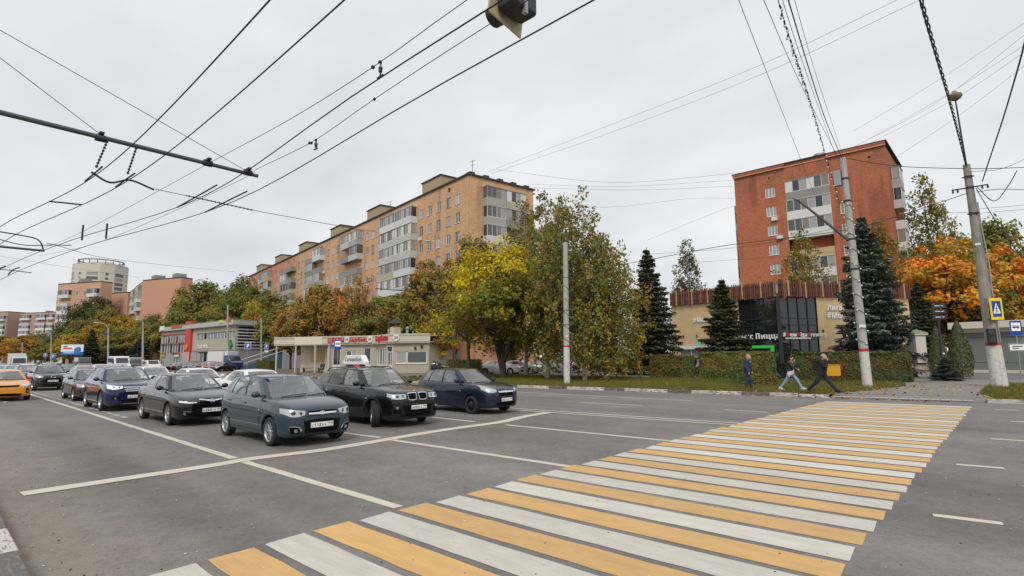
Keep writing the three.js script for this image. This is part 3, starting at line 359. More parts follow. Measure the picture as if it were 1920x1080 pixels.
  for (const [f, len] of [[aw, lenL], [bw, lenR]]) { const n = Math.floor(len / 0.205); for (let i = 0; i < n; i++) { const r = R(), m = new THREE.Mesh(sg[i % 3], woods[i % 9 === 4 ? 4 : r < 0.12 ? 6 : r < 0.3 ? 3 : r < 0.55 ? 0 : r < 0.75 ? 1 : r < 0.9 ? 2 : 5]); m.name = 'slat'; m.castShadow = m.receiveShadow = true; f.put(m, (i + 0.5) * len / n, hb - 0.05 + (R() - 0.5) * 0.16, 0.28 + (R() - 0.5) * 0.08 + (i % 9 === 4 ? 0.06 : 0)); m.scale.y = 0.97 + 0.1 * R(); } }
  for (const [f, len] of [[aw, lenL], [bw, lenR]]) { part(g, 'crown_backing', gridGeo(1, 1, (u, v) => f.F(u * len, hb + 0.05 + v * 1.3, 0.12)), mat([0.26, 0.15, 0.1], 0.9)); for (const y of [0.35, 1.1]) f.put(Object.assign(new THREE.Mesh(box(len, 0.07, 0.06, len / 2, 0, 0), M.darkSteel), { name: 'crown_rail' }), 0, hb + y, 0.2); }
  const lw = mat([0.8, 0.8, 0.78], 0.5), lr = mat([0.55, 0.03, 0.03], 0.5), put = (f, s, size, u, v, m = lw, w = 0.06) => f.put(Object.assign(new THREE.Mesh(letters(s, size, 0.06, font, false), m), { name: 'sign_letters' }), u, v, w);
  put(aw, '#МосКалян', 0.5, 2.6, 5.25); put(aw, 'Соки', 0.46, 3.6, 2.95); aw.put(Object.assign(new THREE.Mesh(new THREE.CylinderGeometry(0.34, 0.34, 0.07, 24).rotateX(Math.PI / 2), mat([0.3, 0.55, 0.6], 0.5)), { name: 'sign_disc' }), 3.15, 3.15, 0.06);
  put(bw, 'ЛигаСтавок', 0.5, gr + 1.0, 5.95); put(bw, '#МосКалян', 0.56, gr + 0.9, 5.2);
  put(aw, "рис'с Пицца", 0.52, lenL - 4.35, 3.35, lw, 0.02);
  { let u = 0.25; for (const [s, m] of [['#', lw], ['N', lr], ['ew', lw], ['R', lr], ['iga', lw], ['B', lr], ['rewery', lw]]) { const t = letters(s, 0.37, 0.06, font, false); t.computeBoundingBox(); bw.put(Object.assign(new THREE.Mesh(t, m), { name: 'sign_letters' }), u, 3.5, 0.05); u += t.boundingBox.max.x + 0.035; } put(bw, 'ТЕРРИТОРИЯ ПИВОВАРНИ', 0.15, 0.5, 3.27, lw, 0.02); }
  const green = mat([0.02, 0.35, 0.04], 0.5, 0, { emissive: lin(0.01, 0.16, 0.015) }); aw.put(Object.assign(new THREE.Mesh(box(2.1, 0.26, 0.08, 1.05, 0, 0), green), { name: 'green_sign' }), lenL - 2.7, 2.6, 0.02); aw.put(Object.assign(new THREE.Mesh(box(0.3, 0.5, 0.08), green), { name: 'green_sign' }), lenL - 0.75, 2.2, 0.02);
  for (let i = 0; i < 4; i++) aw.put(Object.assign(new THREE.Mesh(cyl(0.06, 0.06, 0.25, 8), M.black), { name: 'wall_lamp' }), 1.4 + i * 1.6, 3.75, 0.1); bw.put(Object.assign(new THREE.Mesh(cyl(0.06, 0.06, 0.25, 8), M.black), { name: 'wall_lamp' }), gr + 0.4, 3.9, 0.1);
}
{ // bus-stop kiosk row: shelter, flower shop, barbecue shop
  const base = atY(732, 700, 0.13), g = thing('kiosk_row', 'low beige kiosk row with red shop lettering and an open bus shelter', 'building', [base.x, 0.12, base.z]), rel = (p) => [p.x - base.x, p.z - base.z]; g.scale.y = 1.13;
  const P0 = rel(atY(511, 698.6, 0.13)), P1 = [-4.9, -0.9], P2 = [0.2, 0.05], P3 = rel(atY(806, 699.6, 0.13)), back = [P3[0] - 1.5, P3[1] - 4.5], back0 = [P0[0] + 1, P0[1] - 6.2];
  const wall = mat([0.42, 0.385, 0.295], 0.85), cream = mat([0.66, 0.6, 0.46], 0.8), fas = mat([0.56, 0.515, 0.41], 0.75), door = GL.frame, post = mat([0.55, 0.53, 0.48], 0.6), top0 = 3.05, y1 = 3.95;
  const edge = [P0, P1, P2, P3], shop = 0.52; // shelter takes the left half of the front
  const Ps = [P0[0] + (P1[0] - P0[0]) * shop, P0[1] + (P1[1] - P0[1]) * shop - 0.4], P1i = [P1[0], P1[1] - 0.4], P2i = [P2[0] - 0.2, P2[1] - 0.35], P3i = [P3[0] - 0.3, P3[1] - 0.1];
  const holesA = [[0.8, 0.1, 1.9, 2.7], [2.6, 0.9, 4.2, 2.4], [5.1, 0.1, 6.1, 2.7]].filter((h) => h[2] < Math.hypot(P1i[0] - Ps[0], P1i[1] - Ps[1]));
  const fa = facade(g, Ps, P1i, 0, top0, holesA, wall, { tile: 3 }), lenM = Math.hypot(P2i[0] - P1i[0], P2i[1] - P1i[1]), fb = facade(g, P1i, P2i, 0, top0, [[0.15, 0.75, lenM - 1.75, 2.55], [lenM - 1.6, 0.05, lenM - 0.15, 2.75]], wall, { tile: 3 }), lenE = Math.hypot(P3i[0] - P2i[0], P3i[1] - P2i[1]), fc = facade(g, P2i, P3i, 0, top0, [[0.3, 0.95, lenE - 0.25, 2.2]], wall, { tile: 3 });
  facade(g, P3i, back, 0, top0, [], wall); facade(g, back, back0, 0, top0, [], wall); facade(g, back0, [P0[0] + 0.6, P0[1] - 3.5], 0, top0, [], wall); const sb = [Ps[0], Ps[1] - 3.2], s0 = [P0[0] + 0.5, P0[1] - 3.4]; facade(g, sb, Ps, 0, top0, [], wall); const bwall = facade(g, s0, sb, 0, top0, [], cream);
  const put = (f, name, geo, m, u, v, w = 0) => { const q = new THREE.Mesh(geo, m); q.name = name; q.castShadow = q.receiveShadow = true; return f.put(q, u, v, w); };
  const glassDoor = (f, u, w, h) => { const d = put(f, 'door', merge([box(w, 0.12, 0.06, w / 2, 0.06), box(w, 0.1, 0.06, w / 2, h - 0.05), box(0.09, h, 0.06, 0.045, h / 2), box(0.09, h, 0.06, w - 0.045, h / 2), box(w, 0.7, 0.04, w / 2, 0.4)]), door, u, 0.1, -0.08); part(d, 'pane', new THREE.PlaneGeometry(w - 0.16, h - 0.85).translate(w / 2, 0.75 + (h - 0.85) / 2, -0.01), GL.dark); part(d, 'handle', box(0.03, 0.3, 0.05, w - 0.12, 1.1, 0.05), M.steel); };
  holesA.forEach(([u0, v0, u1, v1]) => v0 < 0.5 ? glassDoor(fa, u0, u1 - u0, v1 - 0.1) : fa.put(makeWindow(u1 - u0, v1 - v0, 0, 2), u0, v0, -0.1));
  { const u1 = lenM - 1.75, n = 4, w = (u1 - 0.15) / n; for (let i = 0; i < n; i++) { fb.put(makeWindow(w, 1.8, [3, 0, 4, 0][i], 1), 0.15 + i * w, 0.75, -0.1); } glassDoor(fb, lenM - 1.6, 0.72, 2.1); glassDoor(fb, lenM - 0.87, 0.72, 2.1); put(fb, 'fanlight', box(1.45, 0.5, 0.05, 0.72, 0.25), GL.dark, lenM - 1.6, 2.25, -0.1); put(fb, 'door_surround', merge([box(0.12, 2.7, 0.12, 0, 1.35), box(0.12, 2.7, 0.12, 1.6, 1.35), box(1.5, 0.1, 0.12, 0.8, 2.68)]), door, lenM - 1.68, 0.05, 0.02); }
  fc.put(makeWindow((lenE - 0.55) * 0.35, 1.25, 1, 1), 0.3, 0.95, -0.1); fc.put(makeWindow((lenE - 0.55) * 0.64, 1.25, 0, 1), 0.3 + (lenE - 0.55) * 0.36, 0.95, -0.1); put(fc, 'wall_vent', box(0.25, 0.3, 0.1), M.black, lenE * 0.62, 2.5, 0.05); put(fc, 'wall_vent', box(0.25, 0.3, 0.1), M.black, lenE * 0.8, 2.62, 0.05);
  const rs = new THREE.Shape([...edge, [P3[0] - 1, P3[1] - 4], back, back0, s0].map(([x, z]) => new THREE.Vector2(x, -z))); part(g, 'roof', new THREE.ExtrudeGeometry(rs, { depth: 0.12, bevelEnabled: false }).rotateX(-Math.PI / 2).translate(0, y1 - 0.25, 0), fas); part(g, 'soffit', new THREE.ExtrudeGeometry(rs, { depth: 0.1, bevelEnabled: false }).rotateX(-Math.PI / 2).translate(0, top0, 0), wall);
  const fz = []; for (let i = 0; i < 3; i++) { const [p, q] = [edge[i], edge[i + 1]], f = { d: Math.hypot(q[0] - p[0], q[1] - p[1]) }, k = facade(g, p, q, top0 - 0.05, y1, [], i === 1 ? cream : fas, { name: 'fascia' }); fz.push(k); }
  put(fz[0], 'fascia_panel', box(fz[0].len * 0.28, 0.84, 0.03, 0, 0, 0), cream, fz[0].len * 0.36, 3.5, 0.02);
  const rl = mat([0.55, 0.02, 0.025], 0.45), txt = (f, s, size, u, v) => put(f, 'sign_letters', letters(s, size, 0.07), rl, u, v, 0.03), logo = (f, u, v) => { const q = put(f, 'round_sign', new THREE.CylinderGeometry(0.36, 0.36, 0.08, 24).rotateX(Math.PI / 2), M.white, u, v, 0.08); part(q, 'number_letters', letters('24', 0.26, 0.02).translate(0, -0.12, 0.045), M.black); };
  txt(fz[0], 'ЦВЕТЫ', 0.52, fz[0].len * 0.635, 3.28); logo(fz[0], fz[0].len * 0.745, 3.55); txt(fz[0], 'Барбекю', 0.48, fz[0].len * 0.865, 3.3); logo(fz[0], fz[0].len * 0.965, 3.55); txt(fz[1], 'Барбекю', 0.6, fz[1].len * 0.47, 3.28); logo(fz[2], fz[2].len * 0.12, 3.55);
  for (const t of [0.02, 0.22, 0.42, 0.56]) { const p = [P0[0] + (P1[0] - P0[0]) * t, P0[1] + (P1[1] - P0[1]) * t - 0.15]; part(g, 'post', rbox(0.16, top0, 0.16, 0.02, p[0], top0 / 2, p[1]), post); }
  put(bwall, 'timetable_board', box(3.0, 1.3, 0.06, 1.5, 0.65), mat([0.62, 0.42, 0.18], 0.6), bwall.len * 0.2, 1.15, 0.05); put(bwall, 'pier', box(1.9, top0, 0.8, 0.95, top0 / 2), cream, bwall.len * 0.56, 0, 0.4);
  for (const u of [0.1, 0.8]) { const q = put(bwall, 'bench', rbox(2.6, 0.07, 0.42, 0.02, 1.3, 0, 0), mat([0.14, 0.05, 0.03], 0.7), bwall.len * u, 0.46, 0.6); for (const x of [0.2, 2.4]) part(q, 'leg', box(0.08, 0.42, 0.36, x, -0.24, 0), M.darkSteel); }
  const rp = P2i; part(g, 'roof_flue', merge([cyl(0.16, 0.16, 0.6, 12, rp[0] + 0.6, y1 - 0.15, rp[1] - 1.5), cyl(0.05, 0.26, 0.22, 12, rp[0] + 0.6, y1 + 0.55, rp[1] - 1.5)]), M.galv);
  part(g, 'roof_chimney', box(0.9, 1.0, 0.9, rp[0] - 2.2, y1 + 0.3, rp[1] - 1.8), mat([0.5, 0.42, 0.32], 0.9)); part(g, 'chimney_hood', new THREE.CylinderGeometry(0.05, 0.95, 0.5, 4).rotateY(Math.PI / 4).translate(rp[0] - 2.2, y1 + 1.5, rp[1] - 1.8), roofMat); part(g, 'roof_flue', cyl(0.14, 0.14, 0.8, 12, rp[0] - 3.4, y1 - 0.15, rp[1] - 1.7), M.galv);
}
{ // two-storey shopping building with a red pylon
  const C = [-105.34, -38.66], A = [-142.94, -36.44], E = [-108.15, -49.78], H = 9.21, g = thing('shopping_building', 'two-storey grey and beige shop building with red pylon and green pharmacy cross', 'building', [C[0], 0, C[1]]), a = [A[0] - C[0], A[1] - C[1]], c = [0, 0], e = [E[0] - C[0], E[1] - C[1]], L = Math.hypot(...a), D = Math.hypot(...e), d = [a[0] + e[0], a[1] + e[1] - 2];
  const beige = mat([0.44, 0.4, 0.32], 0.85), grey = mat([0.36, 0.37, 0.38], 0.75), fascia = mat([0.47, 0.45, 0.4], 0.7), redp = mat([0.55, 0.05, 0.04], 0.5), pane = phys([0.2, 0.22, 0.22], 0.08, 0, {}), put = (f, name, geo, m, u, v, w = 0) => { const q = new THREE.Mesh(geo, m); q.name = name; q.castShadow = q.receiveShadow = true; return f.put(q, u, v, w); };
  const t = (px) => { const q = ray(px, 640), n = V(-(a[1]), 0, a[0]), s = (C[0] * n.x + C[1] * n.z) / (q.x * n.x + q.z * n.z); return Math.hypot(q.x * s - A[0], q.z * s - A[1]); };
  const r0 = t(350), r1 = t(361), g0 = t(368), g1 = t(443), w0 = t(374), w1 = t(396), hs = [[0.4, 3.4, r0 - 0.3, 7.4], [g0, 5.9, g1 - 0.6, 7.1], [w0, 0.3, w1, 3.3], [t(303), 0.3, t(314), 3.1], [t(325), 0.3, t(341), 3.1]];
  const f = facade(g, a, c, 0, H - 1.0, hs, beige, { tile: 4, reveal: 0.25 }), f2 = facade(g, c, e, 0, H - 1.0, [[0.5, 3.7, D - 0.5, H - 1.3]], grey, { reveal: 0.4 }); facade(g, e, d, 0, H - 1, [], grey); facade(g, d, a, 0, H - 1, [], grey);
  hs.forEach(([u0, v0, u1, v1], k) => { const n = k === 0 ? 9 : k === 1 ? 11 : 3, w = (u1 - u0) / n, rows = k === 0 ? 2 : 1; for (let i = 0; i < n; i++) for (let j = 0; j < rows; j++) put(f, 'pane', new THREE.PlaneGeometry(w - 0.14, (v1 - v0) / rows - 0.14).translate(w / 2, (v1 - v0) / rows / 2, 0), (i + j + k) % 3 ? pane : GL.dark, u0 + i * w, v0 + j * (v1 - v0) / rows, -0.2); for (let i = 0; i <= n; i++) put(f, 'mullion', box(0.14, v1 - v0, 0.08, 0, (v1 - v0) / 2), GL.frame, u0 + i * w, v0, -0.16); });
  for (const y of [3.3, 5.4, 7.4]) put(f, 'red_band', box(r0 - 0.3, 0.16, 0.12, r0 / 2, 0), redp, 0.1, y, 0.06);
  put(f, 'red_pylon', box(r1 - r0, H + 0.6, 0.5, (r1 - r0) / 2, (H + 0.6) / 2), redp, r0, 0.02, 0.2); for (let i = 0; i < 7; i++) put(f, 'pylon_rib', box(0.1, 3.2, 0.06), M.white, r0 + 0.25 + i * (r1 - r0 - 0.5) / 6, 1.8, 0.48);
  for (const u of [t(314.5), t(341), t(361.5)]) put(f, 'pier', box(t(323) - t(314.5), 3.3, 0.2, (t(323) - t(314.5)) / 2, 1.65), grey, u, 0.02, 0.1); put(f, 'grey_band', box(g1 - r1, 0.25, 0.14, (g1 - r1) / 2, 0), mat([0.2, 0.21, 0.22], 0.7), r1, 3.5, 0.07);
  const fa = facade(g, [a[0] - 0.3, a[1] + 0.5], [0.5, 0.7], H - 1.0, H, [], fascia, { name: 'fascia' }); facade(g, [0.5, 0.7], [e[0] + 0.6, e[1]], H - 1.0, H, [], fascia, { name: 'fascia' });
  const rs = new THREE.Shape([[a[0] - 0.3, a[1] + 0.5], [0.5, 0.7], [e[0] + 0.6, e[1]], d].map(([x, z]) => new THREE.Vector2(x, -z))); part(g, 'roof', new THREE.ExtrudeGeometry(rs, { depth: 0.1, bevelEnabled: false }).rotateX(-Math.PI / 2).translate(0, H - 0.15, 0), roofMat); part(g, 'soffit', new THREE.ExtrudeGeometry(rs, { depth: 0.1, bevelEnabled: false }).rotateX(-Math.PI / 2).translate(0, H - 1.05, 0), grey);
  put(f2, 'dark_glazing', new THREE.PlaneGeometry(D - 1, H - 5).translate((D - 1) / 2, (H - 5) / 2, 0), GL.dark, 0.5, 3.7, -0.35); for (let i = 0; i < 7; i++) put(f2, 'louvre', box(D - 0.6, 0.2, 0.12, D / 2 - 0.3, 0), GL.frame, 0.4, 3.9 + i * 0.58, 0.06); for (let i = 0; i < 7; i++) put(f2, 'louvre_post', box(0.07, 4, 0.08, 0, 2), M.galv, 0.7 + i * (D - 1.2) / 6, 3.7, -0.06);
  const green = mat([0.02, 0.28, 0.07], 0.5), cross = () => merge([box(0.55, 1.7, 0.2), box(0.572, 0.55, 0.206, 0.561, 0, 0), box(0.572, 0.55, 0.206, -0.561, 0, 0)]); put(f, 'pharmacy_cross', cross(), green, t(434), 4.6, 0.25); put(f, 'roof_sign', box(2.0, 0.7, 0.15), redp, t(434), H - 0.1, 0.75); put(f, 'roof_sign', box(1.6, 0.6, 0.15), mat([0.5, 0.62, 0.08], 0.5), t(420), H - 0.25, 0.75); put(f, 'roof_sign', box(6, 0.45, 0.15), redp, t(335), H - 0.35, 0.6); put(f, 'roof_sign', box(2.4, 1.0, 0.2), M.white, t(308), H - 0.3, 0.6); put(f, 'round_sign', new THREE.CylinderGeometry(0.62, 0.62, 0.12, 20).rotateX(Math.PI / 2).scale(1.2, 1, 1), mat([0.6, 0.25, 0.1], 0.5), t(355), 4.45, 0.55);
  put(f, 'sign_letters', letters('СУШИ WOK', 0.75, 0.1), M.white, t(380), 4.05, 0.05); put(f, 'shop_sign', box(2.2, 0.5, 0.1), mat([0.6, 0.4, 0.05], 0.5), t(308), 2.8, 0.1); put(f, 'shop_sign', box(2.4, 0.5, 0.1), M.white, t(334), 2.7, 0.1);
  for (const y of [0.0, 0.8]) part(g, 'stair_rail', rod(V(3.0, 0.4 + y, 1.5), V(7.8, 3.6 + y, -6.5), 0.06), GL.frame); part(g, 'stair', quads([[V(3.2, 0.1, 0.2), V(8.0, 3.5, -7.8), V(8.9, 3.5, -6.7), V(4.2, 0.1, 1.4)], [V(4.2, 0.1, 1.4), V(8.9, 3.5, -6.7), V(8.9, 0.1, -6.7), V(4.2, 0.1, 1.4)]]), mat([0.04, 0.07, 0.12], 0.6)); part(g, 'stair_wall', box(0.3, 3.4, 8, 9.0, 1.7, -9), grey);
}
{ // low glazed pavilion past the path
  const p = atY(1800, 696, 0.12), q = atY(1912, 698, 0.12), k = 50 / depthOf(p.x, p.z), P0 = [p.x * k, p.z * k], Q0 = [q.x * k + 9, q.z * k + 0.9], H = above(V(P0[0], 0, P0[1]), 1800, 607), g = thing('glazed_pavilion', 'low cream pavilion with wide glazed front beyond the path', 'building', [P0[0], 0.1, P0[1]]), b = [Q0[0] - P0[0], Q0[1] - P0[1]], len = Math.hypot(...b), cream = mat([0.58, 0.53, 0.44], 0.8);
  const hs = [[0.4, 0.25, len * 0.42, H - 0.95], [len * 0.47, 0.25, len * 0.96, H - 0.95]], f = facade(g, [0, 0], b, 0, H - 0.6, hs, cream, { tile: 4, reveal: 0.25 }), bk = [b[0], b[1] - 6], b0 = [0, -6]; facade(g, b, bk, 0, H - 0.6, [], cream); facade(g, bk, b0, 0, H - 0.6, [], cream); facade(g, b0, [0, 0], 0, H - 0.6, [], cream);
  for (const [u0, v0, u1, v1] of hs) { const n = 2, w = (u1 - u0) / n; for (let i = 0; i < n; i++) for (const [y0, y1] of [[v0, v0 + 0.62], [v0 + 0.66, v1 - 0.5], [v1 - 0.46, v1]]) f.put(Object.assign(new THREE.Mesh(new THREE.PlaneGeometry(w - 0.08, y1 - y0).translate(w / 2, (y1 - y0) / 2, 0), phys([0.2, 0.215, 0.21], 0.06, 0, { clearcoat: 0.6 })), { name: 'pane' }), u0 + i * w, y0, -0.2); for (let i = 0; i <= n; i++) f.put(Object.assign(new THREE.Mesh(box(0.08, v1 - v0, 0.1, 0, (v1 - v0) / 2), M.galv), { name: 'mullion' }), u0 + i * w, v0, -0.16); }
  const rs = new THREE.Shape([[-0.5, 0.5], [b[0] + 0.5, b[1] + 0.5], bk, b0].map(([x, z]) => new THREE.Vector2(x, -z))); part(g, 'roof', new THREE.ExtrudeGeometry(rs, { depth: 0.6, bevelEnabled: false }).rotateX(-Math.PI / 2).translate(0, H - 0.6, 0), mat([0.62, 0.58, 0.5], 0.8));
}
// ---- far blocks: walls with real window openings, balconies where they show
function farBlock(name, label, pL, pR, H, dp, base, o = {}) {
  const g = thing(name, label, 'building', [pL[0], 0, pL[1]], 0, o.group), b = [pR[0] - pL[0], pR[1] - pL[1]], L = Math.hypot(...b), n = [b[1] / L * dp, -b[0] / L * dp], c = [b[0] + n[0], b[1] + n[1]], e = n, st = o.st ?? 2.8, fl = Math.floor((H - 1.2) / st), m = mat(base, 0.9), m2 = o.side ? mat(o.side, 0.9) : m, holes = [], bal = [], fr = GL.frame;
  (o.cols ?? []).forEach((u) => { for (let f = 0; f < fl; f++) holes.push([u * L - 0.75, 1 + f * st + 0.7, u * L + 0.75, 1 + f * st + 2.2]); });
  const F = facade(g, [0, 0], b, 0, H, holes, m, { reveal: 0.2 }); holes.forEach(([u, v], i) => F.put(makeWindow(1.5, 1.5, i * 7, 2), u, v, -0.12));
  for (const [u0, u1] of o.bal ?? []) for (let f = 0; f < fl; f++) { const w = +((u1 - u0) * L).toFixed(2); F.put(makeBalcony(w, f * 3 + (o.k ?? 0), 1.1, st, PAR[[0, 1, 5, 0, 2, 0][(f + (o.k ?? 0)) % 6]], (f + (o.k ?? 0)) % 4 !== 3), u0 * L, 1.1 + f * st); }
  const sideHoles = []; (o.sideCols ?? []).forEach((u) => { for (let f = 0; f < fl; f++) sideHoles.push([u * dp - 0.7, 1.7 + f * st, u * dp + 0.7, 3.2 + f * st]); });
  const S = facade(g, b, c, 0, H, sideHoles, m2, { reveal: 0.2 }); sideHoles.forEach(([u, v], i) => S.put(makeWindow(1.4, 1.5, i * 5, 2), u, v, -0.12)); for (const [u0, u1] of o.sideBal ?? []) for (let f = 0; f < fl; f++) S.put(makeBalcony(+((u1 - u0) * dp).toFixed(2), f * 5, 1.1, st, PAR[[1, 0, 2, 0][f % 4]], f % 3 !== 1), u0 * dp, 1.1 + f * st);
  facade(g, c, e, 0, H, [], m); const W = facade(g, e, [0, 0], 0, H, [], m2);
  const rs = new THREE.Shape([[0, 0], b, c, e].map(([x, z]) => new THREE.Vector2(x, -z))); part(g, 'roof', new THREE.ExtrudeGeometry(rs, { depth: 0.4, bevelEnabled: false }).rotateX(-Math.PI / 2).translate(0, H, 0), roofMat);
  (o.sheds ?? []).forEach((u) => part(g, 'roof_housing', box(4, 1.3, 3, b[0] * u + n[0] * 0.5, H + 1.05, b[1] * u + n[1] * 0.5), PAR[4])); return g;
}
{
  const pxp = (px, py, D) => { const p = atD(px, py, D); return [[p.x, p.z], p.y]; }, salmon = [0.54, 0.32, 0.21];
  let [a, h] = pxp(109, 534, 190), [b] = pxp(189, 541, 184); farBlock('far_apartment_block', 'tall salmon block with strips of white balconies, rising behind the trees beside the white tower', a, b, h, 4, salmon, { cols: [0.48, 0.66], bal: [[0.1, 0.34], [0.76, 0.98]], sheds: [0.5] });
  [a, h] = pxp(190, 553, 198); [b] = pxp(240, 557, 192); farBlock('far_apartment_wing', 'lower salmon wing below the white tower', a, b, h, 4, salmon, { cols: [0.25, 0.7], bal: [[0.42, 0.58]] });
  [a, h] = pxp(268, 527, 176); [b] = pxp(340, 523, 170); { const pl = [a[0] - 2, a[1] + 26]; const [c0] = pxp(229, 565, 226); farBlock('far_end_block', 'salmon block with a blank end wall and cluttered balconies down its side', a, b, h, 4, [0.55, 0.3, 0.19], { sheds: [0.25, 0.8] }); const g2 = farBlock('far_balcony_block', 'balcony side of the salmon block receding down the street', c0, a, h - 0.4, 11, salmon, { bal: [[0.1, 0.24], [0.36, 0.5], [0.62, 0.76], [0.86, 0.98]], cols: [0.3, 0.56, 0.81], k: 2 }); }
  [a, h] = pxp(40, 588, 290); [b] = pxp(106, 583, 284); farBlock('distant_block', 'distant pinkish block with pale balcony bands over the end of the road', a, b, h, 14, [0.42, 0.28, 0.22], { cols: [0.42], bal: [[0.03, 0.3], [0.5, 0.75], [0.8, 0.97]], sheds: [0.4, 0.7] });
  [a, h] = pxp(-60, 588, 300); [b] = pxp(15, 581, 292); farBlock('distant_white_block', 'distant block with long white balcony rows at the street end', a, b, h, 14, [0.4, 0.27, 0.22], { bal: [[0.1, 0.5], [0.55, 0.97]] });
  { // white round-topped tower
    const c = atD(190, 500, 372), H = c.y, g = thing('white_tower', 'pale high-rise tower with a dark open ring on its roof', 'building', [c.x, 0, c.z]), pale = mat([0.6, 0.55, 0.47], 0.85), R = 15.5, N = 12, pts = Array.from({ length: N }, (_, i) => [Math.cos(i / N * 6.2832 + 0.2) * R, Math.sin(i / N * 6.2832 + 0.2) * R]);
    for (let i = 0; i < N; i++) { const p = pts[(i + 1) % N], q = pts[i], len = Math.hypot(q[0] - p[0], q[1] - p[1]), glazed = i % 2 === 0, holes = []; for (let f = 0; f < 21; f++) { const v = 3 + f * 3.05; if (v + 2 > H - 3) break; if (glazed) holes.push([0.8, v, len - 0.8, v + 2.1]); else holes.push([len / 2 - 0.9, v + 0.3, len / 2 + 0.9, v + 1.9]); } const F = facade(g, p, q, 0, H, holes, pale, { reveal: 0.3 }); if (Math.hypot(c.x + p[0], c.z + p[1]) < Math.hypot(c.x, c.z) + 4) holes.forEach(([u0, v0, u1, v1], k) => { const m = new THREE.Mesh(new THREE.PlaneGeometry(u1 - u0, v1 - v0).translate((u1 - u0) / 2, (v1 - v0) / 2, 0), (k + i) % 3 ? GL.mid : GL.pale); m.name = 'pane'; F.put(m, u0, v0, -0.2); }); else part(g, 'rear_wall', gridGeo(1, 1, (u, v) => F.F(u * len, v * H, -0.35)), pale); }
    part(g, 'roof', cyl(R - 0.2, R - 0.2, 0.5, 24, 0, H - 0.3, 0), pale); part(g, 'roof_drum', cyl(R * 0.5, R * 0.5, 2.5, 20, 0, H, 0), pale); part(g, 'roof_ring', new THREE.TorusGeometry(R * 0.82, 0.35, 6, 40).rotateX(Math.PI / 2).translate(0, H + 3.2, 0), M.darkSteel); for (let i = 0; i < 18; i++) part(g, 'ring_post', rod(V(Math.cos(i * 0.349) * R * 0.82, H, Math.sin(i * 0.349) * R * 0.82), V(Math.cos(i * 0.349) * R * 0.82, H + 3.3, Math.sin(i * 0.349) * R * 0.82), 0.2), M.darkSteel);
  }
}
// ================================================================ trees, hedges, shrubs
const leafMat = (c, t = 0.35) => phys(c, 0.9, 0, { transmission: t, thickness: 0, vertexColors: true, specularIntensity: 0.3 });
function leafSet() { return { p: [], n: [], c: [], add(x, y, z, s, nx, ny, nz, R, k, hue, asp = 0.62) { // one folded leaf
  let ax = R() - 0.5, ay = R() - 0.5, az = R() - 0.5; const d = ax * nx + ay * ny + az * nz; ax -= d * nx; ay -= d * ny; az -= d * nz; const l = Math.hypot(ax, ay, az) || 1; ax *= s / l; ay *= s / l; az *= s / l;
  const bx = (ny * az - nz * ay) * asp, by = (nz * ax - nx * az) * asp, bz = (nx * ay - ny * ax) * asp, f = 0.22 * s, P = this.p, N = this.n, C = this.c;
  const v = [[x - ax, y - ay, z - az], [x + bx + nx * f, y + by + ny * f, z + bz + nz * f], [x + ax, y + ay, z + az], [x - bx + nx * f, y - by + ny * f, z - bz + nz * f]];
  for (const i of [0, 2, 1, 0, 3, 2]) { P.push(v[i][0], v[i][1], v[i][2]); N.push(nx, ny, nz); C.push(k * (1 + hue), k * (1 - 0.25 * hue), k * (1 - 0.5 * hue)); } },
  geo() { const g = new THREE.BufferGeometry(); g.setAttribute('position', new THREE.Float32BufferAttribute(this.p, 3)); g.setAttribute('normal', new THREE.Float32BufferAttribute(this.n, 3)); g.setAttribute('color', new THREE.Float32BufferAttribute(this.c, 3)); return g; } }; }
const rdir = (R) => { const z = R() * 2 - 1, a = R() * 6.2832, s = Math.sqrt(1 - z * z); return [s * Math.cos(a), z, s * Math.sin(a)]; };
function limb(a, b, r0, r1, R, n = 3, wob = 0.12) { const out = []; let p = a.clone(); const L = a.distanceTo(b); for (let i = 1; i <= n; i++) { const t = i / n, q = a.clone().lerp(b, t); if (i < n) q.add(V((R() - 0.5) * L * wob, (R() - 0.3) * L * wob, (R() - 0.5) * L * wob)); out.push(rod(p, q, r0 + (r1 - r0) * (i - 1) / n, r0 + (r1 - r0) * t, 6)); p = q; } return out; }
